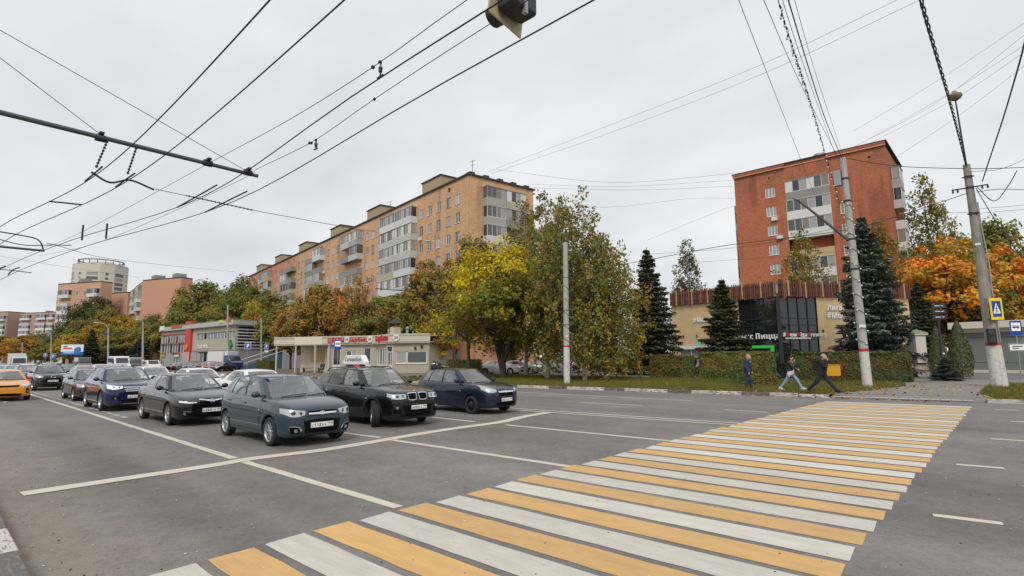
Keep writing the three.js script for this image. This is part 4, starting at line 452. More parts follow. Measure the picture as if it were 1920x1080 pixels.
// a broadleaf tree 10 m high with a crown about 8 m across
function broadleaf(seed, o = {}) {
  const R = rng(seed), H = 10, cr = o.r ?? 4.1, y0 = o.y0 ?? 2.3, cy = (H + y0) / 2, ry = (H - y0) / 2, wood = [...limb(V(0, -0.15, 0), V((R() - 0.5) * 0.4, y0 + 0.6, (R() - 0.5) * 0.4), 0.24, 0.17, R, 3, 0.05)], L = leafSet(), nC = o.clumps ?? 150, per = o.per ?? 78, ls = o.leaf ?? 0.17, clumps = [];
  for (let i = 0; i < nC; i++) {
    const [dx, dy, dz] = rdir(R), lump = 0.72 + 0.5 * fbm(dx * 1.7 + seed, dy * 1.7, dz * 1.7 + 3, 2) + 0.22 * (fbm(dx * 4 + seed, dy * 4, dz * 4, 2) - 0.5), r = Math.pow(R(), 0.42) * lump, taper = 1 - 0.3 * Math.max(0, dy) * (o.point ?? 1) + (dy < 0 ? 0.12 : 0);
    const c = V(dx * r * cr * taper, cy + dy * r * ry, dz * r * cr * taper), rad = (0.5 + 0.55 * R()) * cr / 4.1, hue = (R() - 0.5) * (o.hue ?? 0.35), k = 0.72 + 0.55 * R(); clumps.push(c);
    for (let j = 0; j < per; j++) { const [ex, ey, ez] = rdir(R), q = Math.cbrt(R()) * rad, x = c.x + ex * q * 1.15, y = c.y + ey * q * 0.72, z = c.z + ez * q * 1.15; let nx = ex * 0.5 + dx * 0.3 + (R() - 0.5) * 1.1, ny = 0.65 + ey * 0.3 + (R() - 0.5) * 0.9, nz = ez * 0.5 + dz * 0.3 + (R() - 0.5) * 1.1; const l = Math.hypot(nx, ny, nz); const two = o.two?.(x, y, z, c, R); L.add(x, y, z, ls * (0.5 + 0.95 * R()), nx / l, ny / l, nz / l, R, k * (0.78 + 0.44 * R()), two ?? hue + (R() - 0.5) * 0.22); }
  }
  for (let i = 0; i < (o.limbs ?? 8); i++) { const c = clumps[Math.floor(i * nC / (o.limbs ?? 8))], s = V(0, y0 * (0.75 + 0.4 * R()), 0), e = c.clone().multiplyScalar(0.86); e.y = Math.max(e.y, y0 + 1); wood.push(...limb(s, e, 0.13, 0.035, R, 4)); for (let k = 1; k < 4; k++) { const c2 = clumps[(Math.floor(i * nC / 8) + k * 7) % nC]; wood.push(...limb(s.clone().lerp(e, 0.35 + 0.15 * k), c2, 0.05, 0.012, R, 3)); } }
  return { wood: merge(wood), leaves: L.geo() };
}
function birch(seed, o = {}) { // 12 m, several leaders hung with drooping strands
  const R = rng(seed), H = 12, L = leafSet(), n = o.strands ?? 690, cr = o.r ?? 2.9, lowest = o.low ?? 0.2, wood = [...limb(V(0, -0.15, 0), V((R() - 0.5) * 0.5, H * 0.9, (R() - 0.5) * 0.5), 0.17, 0.03, R, 7, 0.018)], twig = [], lead = [[0, 0, 1]];
  for (let k = 1; k < (o.leaders ?? 6); k++) { const a = k * 2.4 + R(), d = cr * (0.3 + 0.3 * R()); lead.push([Math.cos(a) * d, Math.sin(a) * d, 0.62 + 0.34 * R()]); twig.push(...limb(V(0, H * (0.12 + 0.3 * R()), 0), V(Math.cos(a) * d, H * lead[k][2] * 0.94, Math.sin(a) * d), 0.08, 0.015, R, 5, 0.04)); }
  for (let i = 0; i < n; i++) {
    const [lx, lz, lh] = lead[i % lead.length], t = Math.pow(R(), 0.85), y = H * lh * (lowest + (1.0 - lowest) * t), a = R() * 6.2832, env = (t < 0.6 ? 0.72 + 0.28 * t / 0.6 : 1 - 0.86 * Math.pow((t - 0.6) / 0.4, 1.3)), r = cr * 0.68 * env * (0.15 + 0.85 * Math.sqrt(R())) * (0.45 + 1.05 * fbm(Math.cos(a) * 1.6 + seed + lx, y * 0.6, Math.sin(a) * 1.6 + lz, 2)), f = 1 - 0.45 * smooth(0.7, 1, t), sx = lx * f + Math.cos(a) * r, sz = lz * f + Math.sin(a) * r, len = (0.4 + 2.1 * R() * R()) * (1 - 0.6 * t), hue = (R() - 0.5) * 0.45, k = 0.65 + 0.65 * R(), dx = (R() - 0.5) * 0.6, dz = (R() - 0.5) * 0.6, m = Math.round((11 + len * 12) * (1 - 0.45 * t * t));
    if (i % 4 === 0) twig.push(rod(V(lx * 0.8, y - r * 0.6, lz * 0.8), V(sx, y, sz), 0.03 * (1.2 - t), 0.008, 4)); if (i % 3 === 0) twig.push(rod(V(sx, y, sz), V(sx + dx * 0.4, y - len, sz + dz * 0.4), 0.011, 0.004, 3));
    for (let j = 0; j < m; j++) { const u = j / m, sp = 0.1 + 0.2 * (1 - u), nx = R() - 0.5, ny = R() * 0.8 - 0.15, nz = R() - 0.5, l = Math.hypot(nx, ny, nz) || 1; L.add(sx + dx * u + (R() - 0.5) * sp * 2.2, y + 0.2 - len * u + (R() - 0.5) * 0.25, sz + dz * u + (R() - 0.5) * sp * 2.2, (o.leaf ?? 0.1) * (0.55 + 0.9 * R()), nx / l, ny / l, nz / l, R, k * (0.7 + 0.6 * R()), hue + (R() - 0.5) * 0.35); }
  }
  return { wood: merge(wood), twigs: merge(twig), leaves: L.geo() };
}
function spruce(seed, o = {}) { // 12 m cone of tiered, drooping boughs
  const R = rng(seed), H = 12, RB = (o.r ?? 2.9) * 1.18, L = leafSet(), wood = [rod(V(0, -0.15, 0), V(0, H * 0.97, 0), 0.2, 0.02, 8)], lev = o.levels ?? 24;
  for (let i = 0; i < lev; i++) {
    const t = i / lev, y = H * (0.05 + 0.92 * Math.pow(t, 0.9)) + (R() - 0.5) * 0.12, rr = RB * Math.pow(1 - t, 0.85) + 0.1, nb = Math.round(12 - 6 * t);
    for (let b = 0; b < nb; b++) {
      const a = (b + R() * 0.8 + i * 0.37) / nb * 6.2832, len = rr * (0.5 + 0.62 * R()) * (0.8 + 0.4 * fbm(i * 0.6, Math.cos((b + i * 0.37) / nb * 6.28) * 1.5 + seed, 3.3, 2)), up = 0.12 + 0.3 * t, k0 = 0.72 + 0.5 * R(), m = Math.max(7, Math.round(len * 15)), ca = Math.cos(a), sa = Math.sin(a), tip = V(ca * len, y + up * len * 0.4 - len * 0.28 * (1 - t), sa * len);
      if (b % 2 === 0) wood.push(rod(V(0, y, 0), tip, 0.03, 0.008, 4));
      for (let j = 0; j < m; j++) { const u = (j + 0.5) / m, ru = len * u, wd = (0.22 + 0.28 * Math.sin(Math.PI * Math.min(1, u * 0.9 + 0.1))) * Math.min(1, len * 0.8), yy = y + (tip.y - y) * u - 0.1 * Math.sin(u * 3.1) * len * 0.3;
        for (let s = 0; s < 3; s++) { const off = (s - 1) * wd * (0.75 + 0.6 * R()), x = ca * ru - sa * off, z = sa * ru + ca * off, hang = -0.06 - 0.12 * R(); const nx = (R() - 0.5) * 0.7 + ca * 0.25, ny = 0.8, nz = (R() - 0.5) * 0.7 + sa * 0.25, l = Math.hypot(nx, ny, nz); L.add(x, yy + hang * (Math.abs(s - 1) + 0.4), z, 0.185 * (0.7 + 0.6 * R()), nx / l, ny / l, nz / l, R, k0 * (0.7 + 0.55 * R()) * (u > 0.82 ? 1.2 : 1), (R() - 0.5) * 0.2, 0.45); for (let w = 0; w < 2; w++) L.add(x * (0.96 - 0.08 * w) + (R() - 0.5) * 0.12, yy + hang * (1.5 + w * 1.3), z * (0.96 - 0.08 * w) + (R() - 0.5) * 0.12, 0.16 * (0.7 + 0.6 * R()), nz / l, 0.3, -nx / l, R, k0 * (0.6 + 0.5 * R()), 0, 0.5); } }
    }
  }
  return { wood: merge(wood), leaves: L.geo() };
}
function thuja(seed) { const R = rng(seed), L = leafSet(), H = 3; for (let i = 0; i < 5200; i++) { const t = Math.pow(R(), 0.85), y = 0.1 + t * (H - 0.1), a = R() * 6.2832, prof = Math.pow(1 - t, 0.62) * (0.62 + 0.38 * smooth(0, 0.3, t)) * 1.2, r = 0.78 * prof * (0.72 + 0.3 * R()) * (0.85 + 0.3 * fbm(Math.cos(a) * 2 + seed, y * 1.4, Math.sin(a) * 2, 2)), nx = Math.cos(a) + (R() - 0.5), ny = 0.5 * (R() - 0.2), nz = Math.sin(a) + (R() - 0.5), l = Math.hypot(nx, ny, nz); L.add(Math.cos(a) * r, y, Math.sin(a) * r, 0.07 * (0.7 + 0.7 * R()), nx / l, ny / l, nz / l, R, 0.6 + 0.7 * R(), (R() - 0.5) * 0.2, 0.35); } return { wood: rod(V(0, -0.1, 0), V(0, 2.4, 0), 0.06, 0.02), leaves: L.geo() }; }
const barkMat = new THREE.MeshStandardMaterial({ color: lin(0.075, 0.06, 0.048), roughness: 0.95, side: THREE.DoubleSide, bumpMap: texture(64, 128, (x, y, o) => { o[0] = o[1] = o[2] = pnoise(x / 3, y / 14, 21, 9, 4); }, false), bumpScale: 0.02 });
const birchBark = new THREE.MeshStandardMaterial({ roughness: 0.85, side: THREE.DoubleSide, map: texture(64, 256, (x, y, o) => { const n = pnoise(x / 10, y / 3, 6, 85, 6), m = pnoise(x / 30, y / 20, 2, 13, 7), d = smooth(0.66, 0.78, n * 0.6 + m * 0.4), k = 0.9 + 0.2 * hash3(x, y, 8); o[0] = k * (0.42 * (1 - d) + 0.03 * d); o[1] = k * (0.4 * (1 - d) + 0.028 * d); o[2] = k * (0.36 * (1 - d) + 0.025 * d); }) });
const stockTypes = { round: broadleaf(101), wide: broadleaf(102, { r: 4.8, y0: 1.8, clumps: 160 }), tall: broadleaf(103, { r: 3.4, y0: 2.0, hue: 0.5 }), sparse: broadleaf(104, { clumps: 70, per: 42, limbs: 16, r: 3.6, leaf: 0.15 }), loose: broadleaf(105, { clumps: 110, per: 64, r: 3.7, hue: 0.6, limbs: 12 }), birch: birch(201), birchWide: birch(202, { r: 3.7, strands: 1020, low: 0.12, leaders: 8 }), birchThin: birch(203, { r: 2.1, strands: 430, leaders: 3 }), spruce: spruce(301), spruceBlue: spruce(302, { r: 3.1, levels: 26 }), spruceThin: spruce(303, { r: 2.1, levels: 23 }), thuja: thuja(401) };
const stockH = (k) => k === 'thuja' ? 3 : /birch|spruce/.test(k) ? 12 : 10, stockW = { round: 8.2, wide: 9.8, tall: 6.8, sparse: 7.4, loose: 7.6, birch: 5.4, birchWide: 6.8, birchThin: 4, spruce: 5.8, spruceBlue: 6.2, spruceThin: 4.2, thuja: 1.5 };
const LC = {}; const leafColor = (n, c, t) => LC[n] = leafMat(c, t);
leafColor('olive', [0.24, 0.225, 0.045]); leafColor('green', [0.2, 0.195, 0.042]); leafColor('darkGreen', [0.12, 0.125, 0.034]); leafColor('yellow', [0.5, 0.34, 0.03]); leafColor('gold', [0.46, 0.3, 0.035]); leafColor('orange', [0.64, 0.3, 0.035]); leafColor('peach', [0.5, 0.28, 0.075]); leafColor('rust', [0.36, 0.235, 0.055]); leafColor('red', [0.4, 0.11, 0.03]); leafColor('brown', [0.25, 0.17, 0.045]); leafColor('khaki', [0.28, 0.22, 0.045]); leafColor('birch', [0.27, 0.245, 0.06]); leafColor('birchYellow', [0.29, 0.235, 0.045]); leafColor('spruce', [0.1, 0.112, 0.055], 0.1); leafColor('blueSpruce', [0.125, 0.142, 0.115], 0.1); leafColor('thuja', [0.13, 0.145, 0.075], 0.15); leafColor('greyBirch', [0.17, 0.155, 0.075]);
function tree(kind, color, p, H, W, label, group, name, turn = 0) {
  const s = stockTypes[kind], conifer = /spruce|thuja/.test(kind), g = thing(name ?? (conifer ? kind === 'thuja' ? 'thuja_shrub' : 'spruce_tree' : /birch/.test(kind) ? 'birch_tree' : 'broadleaf_tree'), label, conifer && kind === 'thuja' ? 'shrub' : 'tree', [p.x, p.y ?? 0, p.z], turn, group);
  const sy = H / stockH(kind), sx = W / stockW[kind]; g.scale.set(sx, sy, sx); part(g, 'trunk', s.wood, /birch/.test(kind) ? birchBark : barkMat); if (s.twigs) part(g, 'branches', s.twigs, barkMat); part(g, 'crown', s.leaves, LC[color]); return g;
}
// [kind, colour, pixel x, depth in metres (or [base pixel y]), pixel y of the top, width in photo pixels, label]
const plantAt = (px, D) => { if (Array.isArray(D)) return atY(px, D[0], 0.13); const d = ray(px, 690), k = D / (d.x * camFwd.x + d.z * camFwd.z); return V(d.x * k, 0.1, d.z * k); };
const wood = 'trees along the far side of the street';
const forest = [
  ['round', 'brown', 880, 50, 438, 130, 'olive brown tree behind the yellow-green ash tree'],
  ['tall', 'khaki', 800, 70, 478, 100, 'brownish tree between the ash tree and the brick block'],
  ['loose', 'khaki', 756, 72, 545, 130, 'thin olive tree behind the barbecue kiosk'],
  ['loose', 'gold', 825, 64, 575, 90, 'golden tree beside the kiosk corner'],
  ['round', 'rust', 588, 80, 528, 100, 'dense rust-brown tree behind the bus shelter'],
  ['loose', 'peach', 645, 82, 528, 85, 'pale orange tree behind the flower shop sign'],
  ['sparse', 'rust', 668, 76, 505, 85, 'nearly bare tree with dark twigs behind the flower shop sign'],
  ['loose', 'olive', 705, 76, 552, 100, 'khaki tree behind the kiosk roof'],
  ['tall', 'rust', 545, 88, 560, 70, 'small rust tree above the shop building roof'],
  ['round', 'olive', 505, 120, 545, 105, 'olive tree in front of the far end of the brick block'],
  ['loose', 'gold', 474, 112, 560, 60, 'golden tree above the shop building roof'],
  ['wide', 'green', 440, 135, 518, 120, 'tall dark green tree above the shop building'],
  ['round', 'green', 372, 140, 522, 115, 'green tree behind the shop building with red pylon'],
  ['tall', 'red', 408, 128, 580, 50, 'small reddish tree at the shop building roofline'],
  ['loose', 'orange', 335, 150, 560, 70, 'orange tree beside the salmon end wall'],
  ['round', 'khaki', 322, 146, 585, 80, 'khaki tree at the end of the shop building'],
  ['wide', 'olive', 280, 150, 588, 100, 'broad olive tree under the cluttered balcony block'],
  ['round', 'gold', 232, 158, 590, 80, 'golden tree in the far street row'],
  ['round', 'khaki', 196, 160, 575, 70, 'khaki tree in the far street row'],
  ['wide', 'darkGreen', 160, 165, 555, 95, 'dark tall tree hiding the foot of the salmon block'],
  ['tall', 'darkGreen', 190, 168, 555, 40, 'narrow dark tree in front of the salmon wing'],
  ['round', 'darkGreen', 118, 175, 612, 70, 'dark tree left of the golden roadside bush'.replace('left of', 'beside')],
  ['round', 'gold', 130, 130, 624, 60, 'golden roadside tree beside the billboard'],
  ['wide', 'olive', 82, 150, 646, 55, 'low olive roadside bush under the street lamp'],
  ['loose', 'rust', 48, 210, 625, 60, 'rust tree at the far end of the street'],
  ['loose', 'orange', 22, 230, 632, 50, 'orange tree at the far end of the street'],
  ['round', 'brown', -10, 240, 628, 70, 'brown tree at the very end of the street'],
  ['loose', 'khaki', 65, 235, 620, 60, 'khaki tree under the distant pinkish block'],
  ['round', 'olive', 250, 170, 600, 70, 'olive tree beyond the white minibus'],
  ['spruceThin', 'spruce', 167, 118, 612, 42, 'narrow dark spruce beside the billboard'],
  ['spruceBlue', 'blueSpruce', 258, 108, 632, 60, 'bluish spruce behind the white vans'],
  ['spruce', 'spruce', 205, 120, 650, 40, 'small dark spruce behind the white minibus'],
  ['tall', 'olive', 622, 84, 555, 80, 'green tree filling between the rust trees'],
  ['wide', 'green', 540, 110, 590, 90, 'dark green low tree beside the kiosk roof'],
  ['loose', 'olive', 410, 122, 552, 95, 'olive tree leaning over the shop building roof'], ['round', 'green', 468, 128, 530, 95, 'green tree between the golden tree and the brick block'], ['wide', 'olive', 345, 134, 560, 95, 'spreading olive tree behind the red pylon'], ['loose', 'khaki', 300, 128, 598, 75, 'khaki tree before the cluttered balcony block'], ['round', 'olive', 520, 100, 570, 85, 'olive tree over the louvred end of the shop building'], ['round', 'olive', 215, 140, 612, 70, 'olive tree filling behind the pale poles'], ['wide', 'green', 150, 150, 600, 80, 'green tree under the salmon block balconies'], ['loose', 'khaki', 265, 140, 608, 70, 'khaki tree above the bluish spruce'], ['round', 'gold', 180, 146, 602, 60, 'golden tree between the dark trees of the far row'], ['wide', 'khaki', 730, 84, 560, 120, 'khaki tree against the foot of the brick block'], ['round', 'olive', 690, 90, 575, 90, 'olive tree behind the nearly bare tree'],
];
forest.forEach(([kind, color, px, D, topY, w, label], i) => { const p = plantAt(px, D), d = depthOf(p.x, p.z); tree(kind, color, p, above(p, px, topY) - p.y, w * d / FOCAL * 1.0, label, wood, null, i * 1.7); });
{ // ash tree: yellow leaves on the upper limbs, still green lower down and to one side
  const p = plantAt(942, [711]), d = depthOf(p.x, p.z), H = above(p, 900, 452) - p.y, s = broadleaf(150, { clumps: 210, per: 95, r: 4.4, y0: 1.9, leaf: 0.125, hue: 0.3, two: (x, y, z, c) => { const lump = fbm(c.x * 0.55 + 9, c.y * 0.5, c.z * 0.55, 3), k = smooth(0.42, 0.57, lump * 0.8 + (c.y - 4.4) * 0.085 - c.x * 0.035); return k > 0.5 ? 1.45 : (lump - 0.4) * 1.1; } });
  const g = thing('ash_tree', 'ash tree turning bright yellow at the top, with a forked leaning trunk on the verge', 'tree', p, 0); g.scale.set(1.06, H / 10, 1.06); const c = s.leaves.attributes.color; for (let i = 0; i < c.count; i++) { const r = c.getX(i), gg = c.getY(i); const hue = (r / gg - 1) / (1 + 0.25 * r / gg); if (hue > 0.9) { const k = r / 2.45; c.setXYZ(i, 2.85 * k, 2.35 * k, 0.9 * k); } }
  const R = rng(9); part(g, 'trunk', merge([s.wood.clone(), ...limb(V(0.1, 0.3, 0), V(-1.0, 4.2, 0.4), 0.2, 0.1, R, 4, 0.06), ...limb(V(0.05, 1.0, 0), V(1.7, 4.6, -0.3), 0.17, 0.08, R, 4, 0.06)]), barkMat); part(g, 'crown', s.leaves, leafMat([0.23, 0.225, 0.03], 0.45));
}
const nearTree = (kind, color, px, D, topPx, topY, w, label, turn = 0, name) => { const p = plantAt(px, D), d = depthOf(p.x, p.z); return tree(kind, color, p, above(p, topPx, topY) - p.y, w * d / FOCAL, label, null, name, turn); };
nearTree('birch', 'birch', 1028, [711], 1010, 362, 150, 'tall birch behind the stub pole, drooping olive leaves', 0.4);
nearTree('birchWide', 'birch', 1097, [715], 1125, 355, 190, 'broad weeping birch on the verge, its top the highest of the birches', 1.9);
nearTree('birchWide', 'birchYellow', 1135, [712], 1140, 440, 165, 'weeping birch with yellowing strands hanging to the grass', 3.3);
nearTree('birch', 'birch', 985, 50, 988, 378, 135, 'birch between the ash tree and the tall birch, set back from the verge', 5.0);
nearTree('birch', 'birch', 1060, 52, 1045, 370, 125, 'slim birch behind the stub pole', 2.2);
nearTree('spruce', 'spruce', 1222, [702], 1211, 456, 118, 'dark green spruce beside the weeping birch', 0.3);
nearTree('spruce', 'spruce', 1362, 44, 1352, 515, 112, 'dark green spruce in front of the pavilion', 1.3);
nearTree('spruceBlue', 'blueSpruce', 1640, 43, 1610, 392, 150, 'big bluish spruce behind the garland pole', 2.1);
nearTree('spruce', 'spruce', 1735, 55, 1722, 520, 90, 'dark spruce beside the signpost', 0.9);
nearTree('birchThin', 'greyBirch', 1298, 92, 1290, 452, 80, 'pale birch far behind the slatted crown', 1.2);
nearTree('birch', 'birchYellow', 1520, 64, 1525, 425, 110, 'yellowing birch in front of the red brick block', 2.6);
nearTree('birch', 'birchYellow', 1668, 66, 1660, 415, 115, 'yellow-brown birch at the corner of the red brick block', 3.6);
nearTree('birch', 'birch', 1765, 70, 1750, 325, 130, 'tall olive birch above the orange maple', 4.4);
nearTree('round', 'olive', 1890, 75, 1885, 400, 150, 'olive tree behind the concrete pole', 0.8);
nearTree('loose', 'orange', 1790, 58, 1790, 434, 185, 'bright orange maple beside the glazed pavilion', 0.5);
nearTree('loose', 'orange', 1915, 60, 1905, 448, 140, 'orange maple behind the concrete pole', 2.5);
nearTree('loose', 'olive', 1852, 57, 1852, 492, 110, 'olive green tree between the two orange maples', 2.9);
nearTree('round', 'olive', 1720, 68, 1722, 455, 110, 'olive tree between the blue spruce and the orange maple', 0.9);
nearTree('wide', 'green', 1850, 66, 1850, 530, 190, 'dark green tree under the orange maples', 1.5);
nearTree('thuja', 'thuja', 1762, 37, 1763, 612, 34, 'light thuja shrub beside the signpost', 0.2);
nearTree('thuja', 'thuja', 1803, 38, 1799, 602, 40, 'larger thuja shrub in front of the glazed pavilion', 1.2);
nearTree('spruceBlue', 'blueSpruce', 1776, [714], 1774, 668, 52, 'little bluish spruce at the foot of the signpost', 1.2);
nearTree('spruceThin', 'spruce', 960, 58, 955, 640, 30, 'young dark spruce by the parked cars', 1.0);
// ---- clipped hedges and loose bushes
const twigMat = mat([0.12, 0.1, 0.06], 1);
function hedge(a, b, w, h, mats, label, name = 'hedge', seed = 1, dens = 640) { // clipped box of leaves from a to b
  const L = leafSet(), R = rng(seed), d = b.clone().sub(a), len = Math.hypot(d.x, d.z), g = thing(name, label, 'hedge', [a.x, a.y, a.z], Math.atan2(-d.z, d.x)), N = Math.round(dens * (len * h * 2 + len * w + 2 * w * h));
  for (let i = 0; i < N; i++) { const area = [len * h, len * h, len * w, w * h, w * h], tot = area.reduce((p, q) => p + q); let r = R() * tot, f = 0; while (r > area[f]) r -= area[f++]; let u = R(), v = R(), x, y, z, n; if (f < 2) { x = u * len; y = v * h; z = (f ? -1 : 1) * w / 2; n = [0, 0, f ? -1 : 1]; } else if (f === 2) { x = u * len; y = h; z = (v - 0.5) * w; n = [0, 1, 0]; } else { x = f === 3 ? 0 : len; y = u * h; z = (v - 0.5) * w; n = [f === 3 ? -1 : 1, 0, 0]; } const bump = 0.2 * (fbm(x * 1.3 + seed, y * 1.3, z * 1.3, 3) - 0.5) * 2 - 0.13 * R(); const rd = Math.pow(Math.abs(y / h - 0.5) * 2, 8) * 0.1; x += n[0] * bump; y += n[1] * bump; z += n[2] * (bump - rd); if (f === 2) { } let nx = n[0] + (R() - 0.5) * 1.3, ny = n[1] + 0.25 + (R() - 0.5) * 1.2, nz = n[2] + (R() - 0.5) * 1.3; const l = Math.hypot(nx, ny, nz), k = fbm(x * 0.8 + seed, y * 0.9, z, 3); L.add(x, Math.max(0.02, y), z, 0.062 * (0.7 + 0.6 * R()), nx / l, ny / l, nz / l, R, 0.55 + 0.75 * R(), (k - 0.5) * 1.25 + (R() - 0.5) * 0.35); }
  part(g, 'twigs', rbox(len - 0.34, h - 0.22, w - 0.34, 0.1, len / 2, h / 2 - 0.06, 0), twigMat); part(g, 'foliage', L.geo(), mats); return g;
}
const hedgeMat = leafMat([0.205, 0.21, 0.06], 0.25), hedgeDark = leafMat([0.135, 0.148, 0.055], 0.2);
{ const P = (px, py) => atY(px, py, 0.13), up = (p, px, py) => above(p, px, py) - 0.13; let a = P(1318, 711), b = P(1452, 713.5); hedge(a, b, 1.4, up(a, 1330, 661), hedgeMat, 'clipped yellowish hedge in front of the pavilion, set back from the kerb', 'hedge', 3);
  a = P(1392, 722); b = P(1450, 724); hedge(a, b, 1.2, up(a, 1395, 664), hedgeMat, 'short clipped hedge block standing nearer the kerb behind the man in blue', 'hedge', 5); a = P(1490, 712.5); b = P(1712, 716); hedge(a, b, 1.7, up(a, 1490, 661), hedgeDark, 'long dark clipped hedge behind the garland pole', 'hedge', 7);
  a = P(1232, 708); b = P(1292, 710); hedge(a, b, 1.6, up(a, 1240, 667), hedgeMat, 'rounded loose bush beside the dark spruce', 'bush', 9, 420); a = P(842, 703); b = P(900, 703); hedge(a, b, 1.6, 1.5, hedgeMat, 'straggly bush beside the ash tree', 'bush', 11, 230); a = P(1170, 703); b = P(1215, 704); hedge(a, b, 0.9, 0.75, hedgeDark, 'row of low round shrubs under the dark spruce', 'bush', 13, 420); a = P(1460, 709); b = P(1486, 709.5); hedge(a, b, 1.0, 1.1, leafMat([0.05, 0.06, 0.05], 0.2), 'low dark shrub between the two hedges', 'bush', 15, 420); a = P(488, 697); b = P(512, 697.5); hedge(a, b, 1.2, 1.5, leafMat([0.17, 0.16, 0.03], 0.3), 'yellow-green bush beside the bus shelter', 'bush', 17, 260); }
// ================================================================ cars
const paint = (c, metal = 0.25, rough = 0.38) => phys(c, rough, metal, { clearcoat: 1, clearcoatRoughness: 0.02, specularIntensity: 0.25 });
const carGlass = phys([0.9, 0.94, 0.95], 0.015, 0, { transmission: 1, thickness: 0, ior: 2.75 }), tintGlass = phys([0.5, 0.54, 0.55], 0.015, 0, { transmission: 1, thickness: 0, ior: 1.75 });
const CM = { grille: phys([0.006, 0.006, 0.007], 0.9, 0, { specularIntensity: 0.2 }), trim: mat([0.018, 0.018, 0.019], 0.5), tyre: mat([0.022, 0.022, 0.023], 0.9), disc: mat([0.05, 0.05, 0.052], 0.6, 0.5), seat: mat([0.1, 0.1, 0.105], 0.9), seatGrey: mat([0.2, 0.2, 0.2], 0.9), dash: mat([0.05, 0.05, 0.052], 0.8), lamp: phys([0.5, 0.52, 0.54], 0.18, 0.6, { clearcoat: 1, clearcoatRoughness: 0.02 }), lampDark: phys([0.05, 0.052, 0.055], 0.1, 0.3, { clearcoat: 1, clearcoatRoughness: 0.02 }), lampFog: phys([0.3, 0.31, 0.32], 0.12, 0.3, { clearcoat: 1 }), lampWhite: mat([0.85, 0.86, 0.86], 0.15), tail: phys([0.4, 0.015, 0.012], 0.15, 0, { clearcoat: 1 }), amber: phys([0.7, 0.22, 0.02], 0.2, 0, { clearcoat: 1 }), under: mat([0.02, 0.02, 0.02], 0.95), alloy: mat([0.5, 0.51, 0.52], 0.28, 0.85), darkAlloy: mat([0.13, 0.13, 0.135], 0.35, 0.8), steelRim: mat([0.02, 0.02, 0.021], 0.6, 0.3), grey: mat([0.3, 0.3, 0.3], 0.5, 0.4) };
const curve = (pts) => (x) => { // smooth monotone interpolation through control points
  const n = pts.length; if (x <= pts[0][0]) return pts[0][1]; if (x >= pts[n - 1][0]) return pts[n - 1][1]; let i = 0; while (x > pts[i + 1][0]) i++;
  const [x0, y0] = pts[i], [x1, y1] = pts[i + 1], h = x1 - x0, sl = (a, b) => (b[1] - a[1]) / (b[0] - a[0]), s = (y1 - y0) / h, tan = (k) => { if (k <= 0) return sl(pts[0], pts[1]); if (k >= n - 1) return sl(pts[n - 2], pts[n - 1]); const a = sl(pts[k - 1], pts[k]), b = sl(pts[k], pts[k + 1]); return a * b <= 0 ? 0 : 2 * a * b / (a + b); };
  const t = (x - x0) / h, m0 = tan(i) * h, m1 = tan(i + 1) * h, t2 = t * t, t3 = t2 * t; return (2 * t3 - 3 * t2 + 1) * y0 + (t3 - 2 * t2 + t) * m0 + (-2 * t3 + 3 * t2) * y1 + (t3 - t2) * m1;
};
const evaluator = new Evaluator(); evaluator.attributes = ['position', 'normal', 'uv']; evaluator.useGroups = true;
const wheelKit = {};
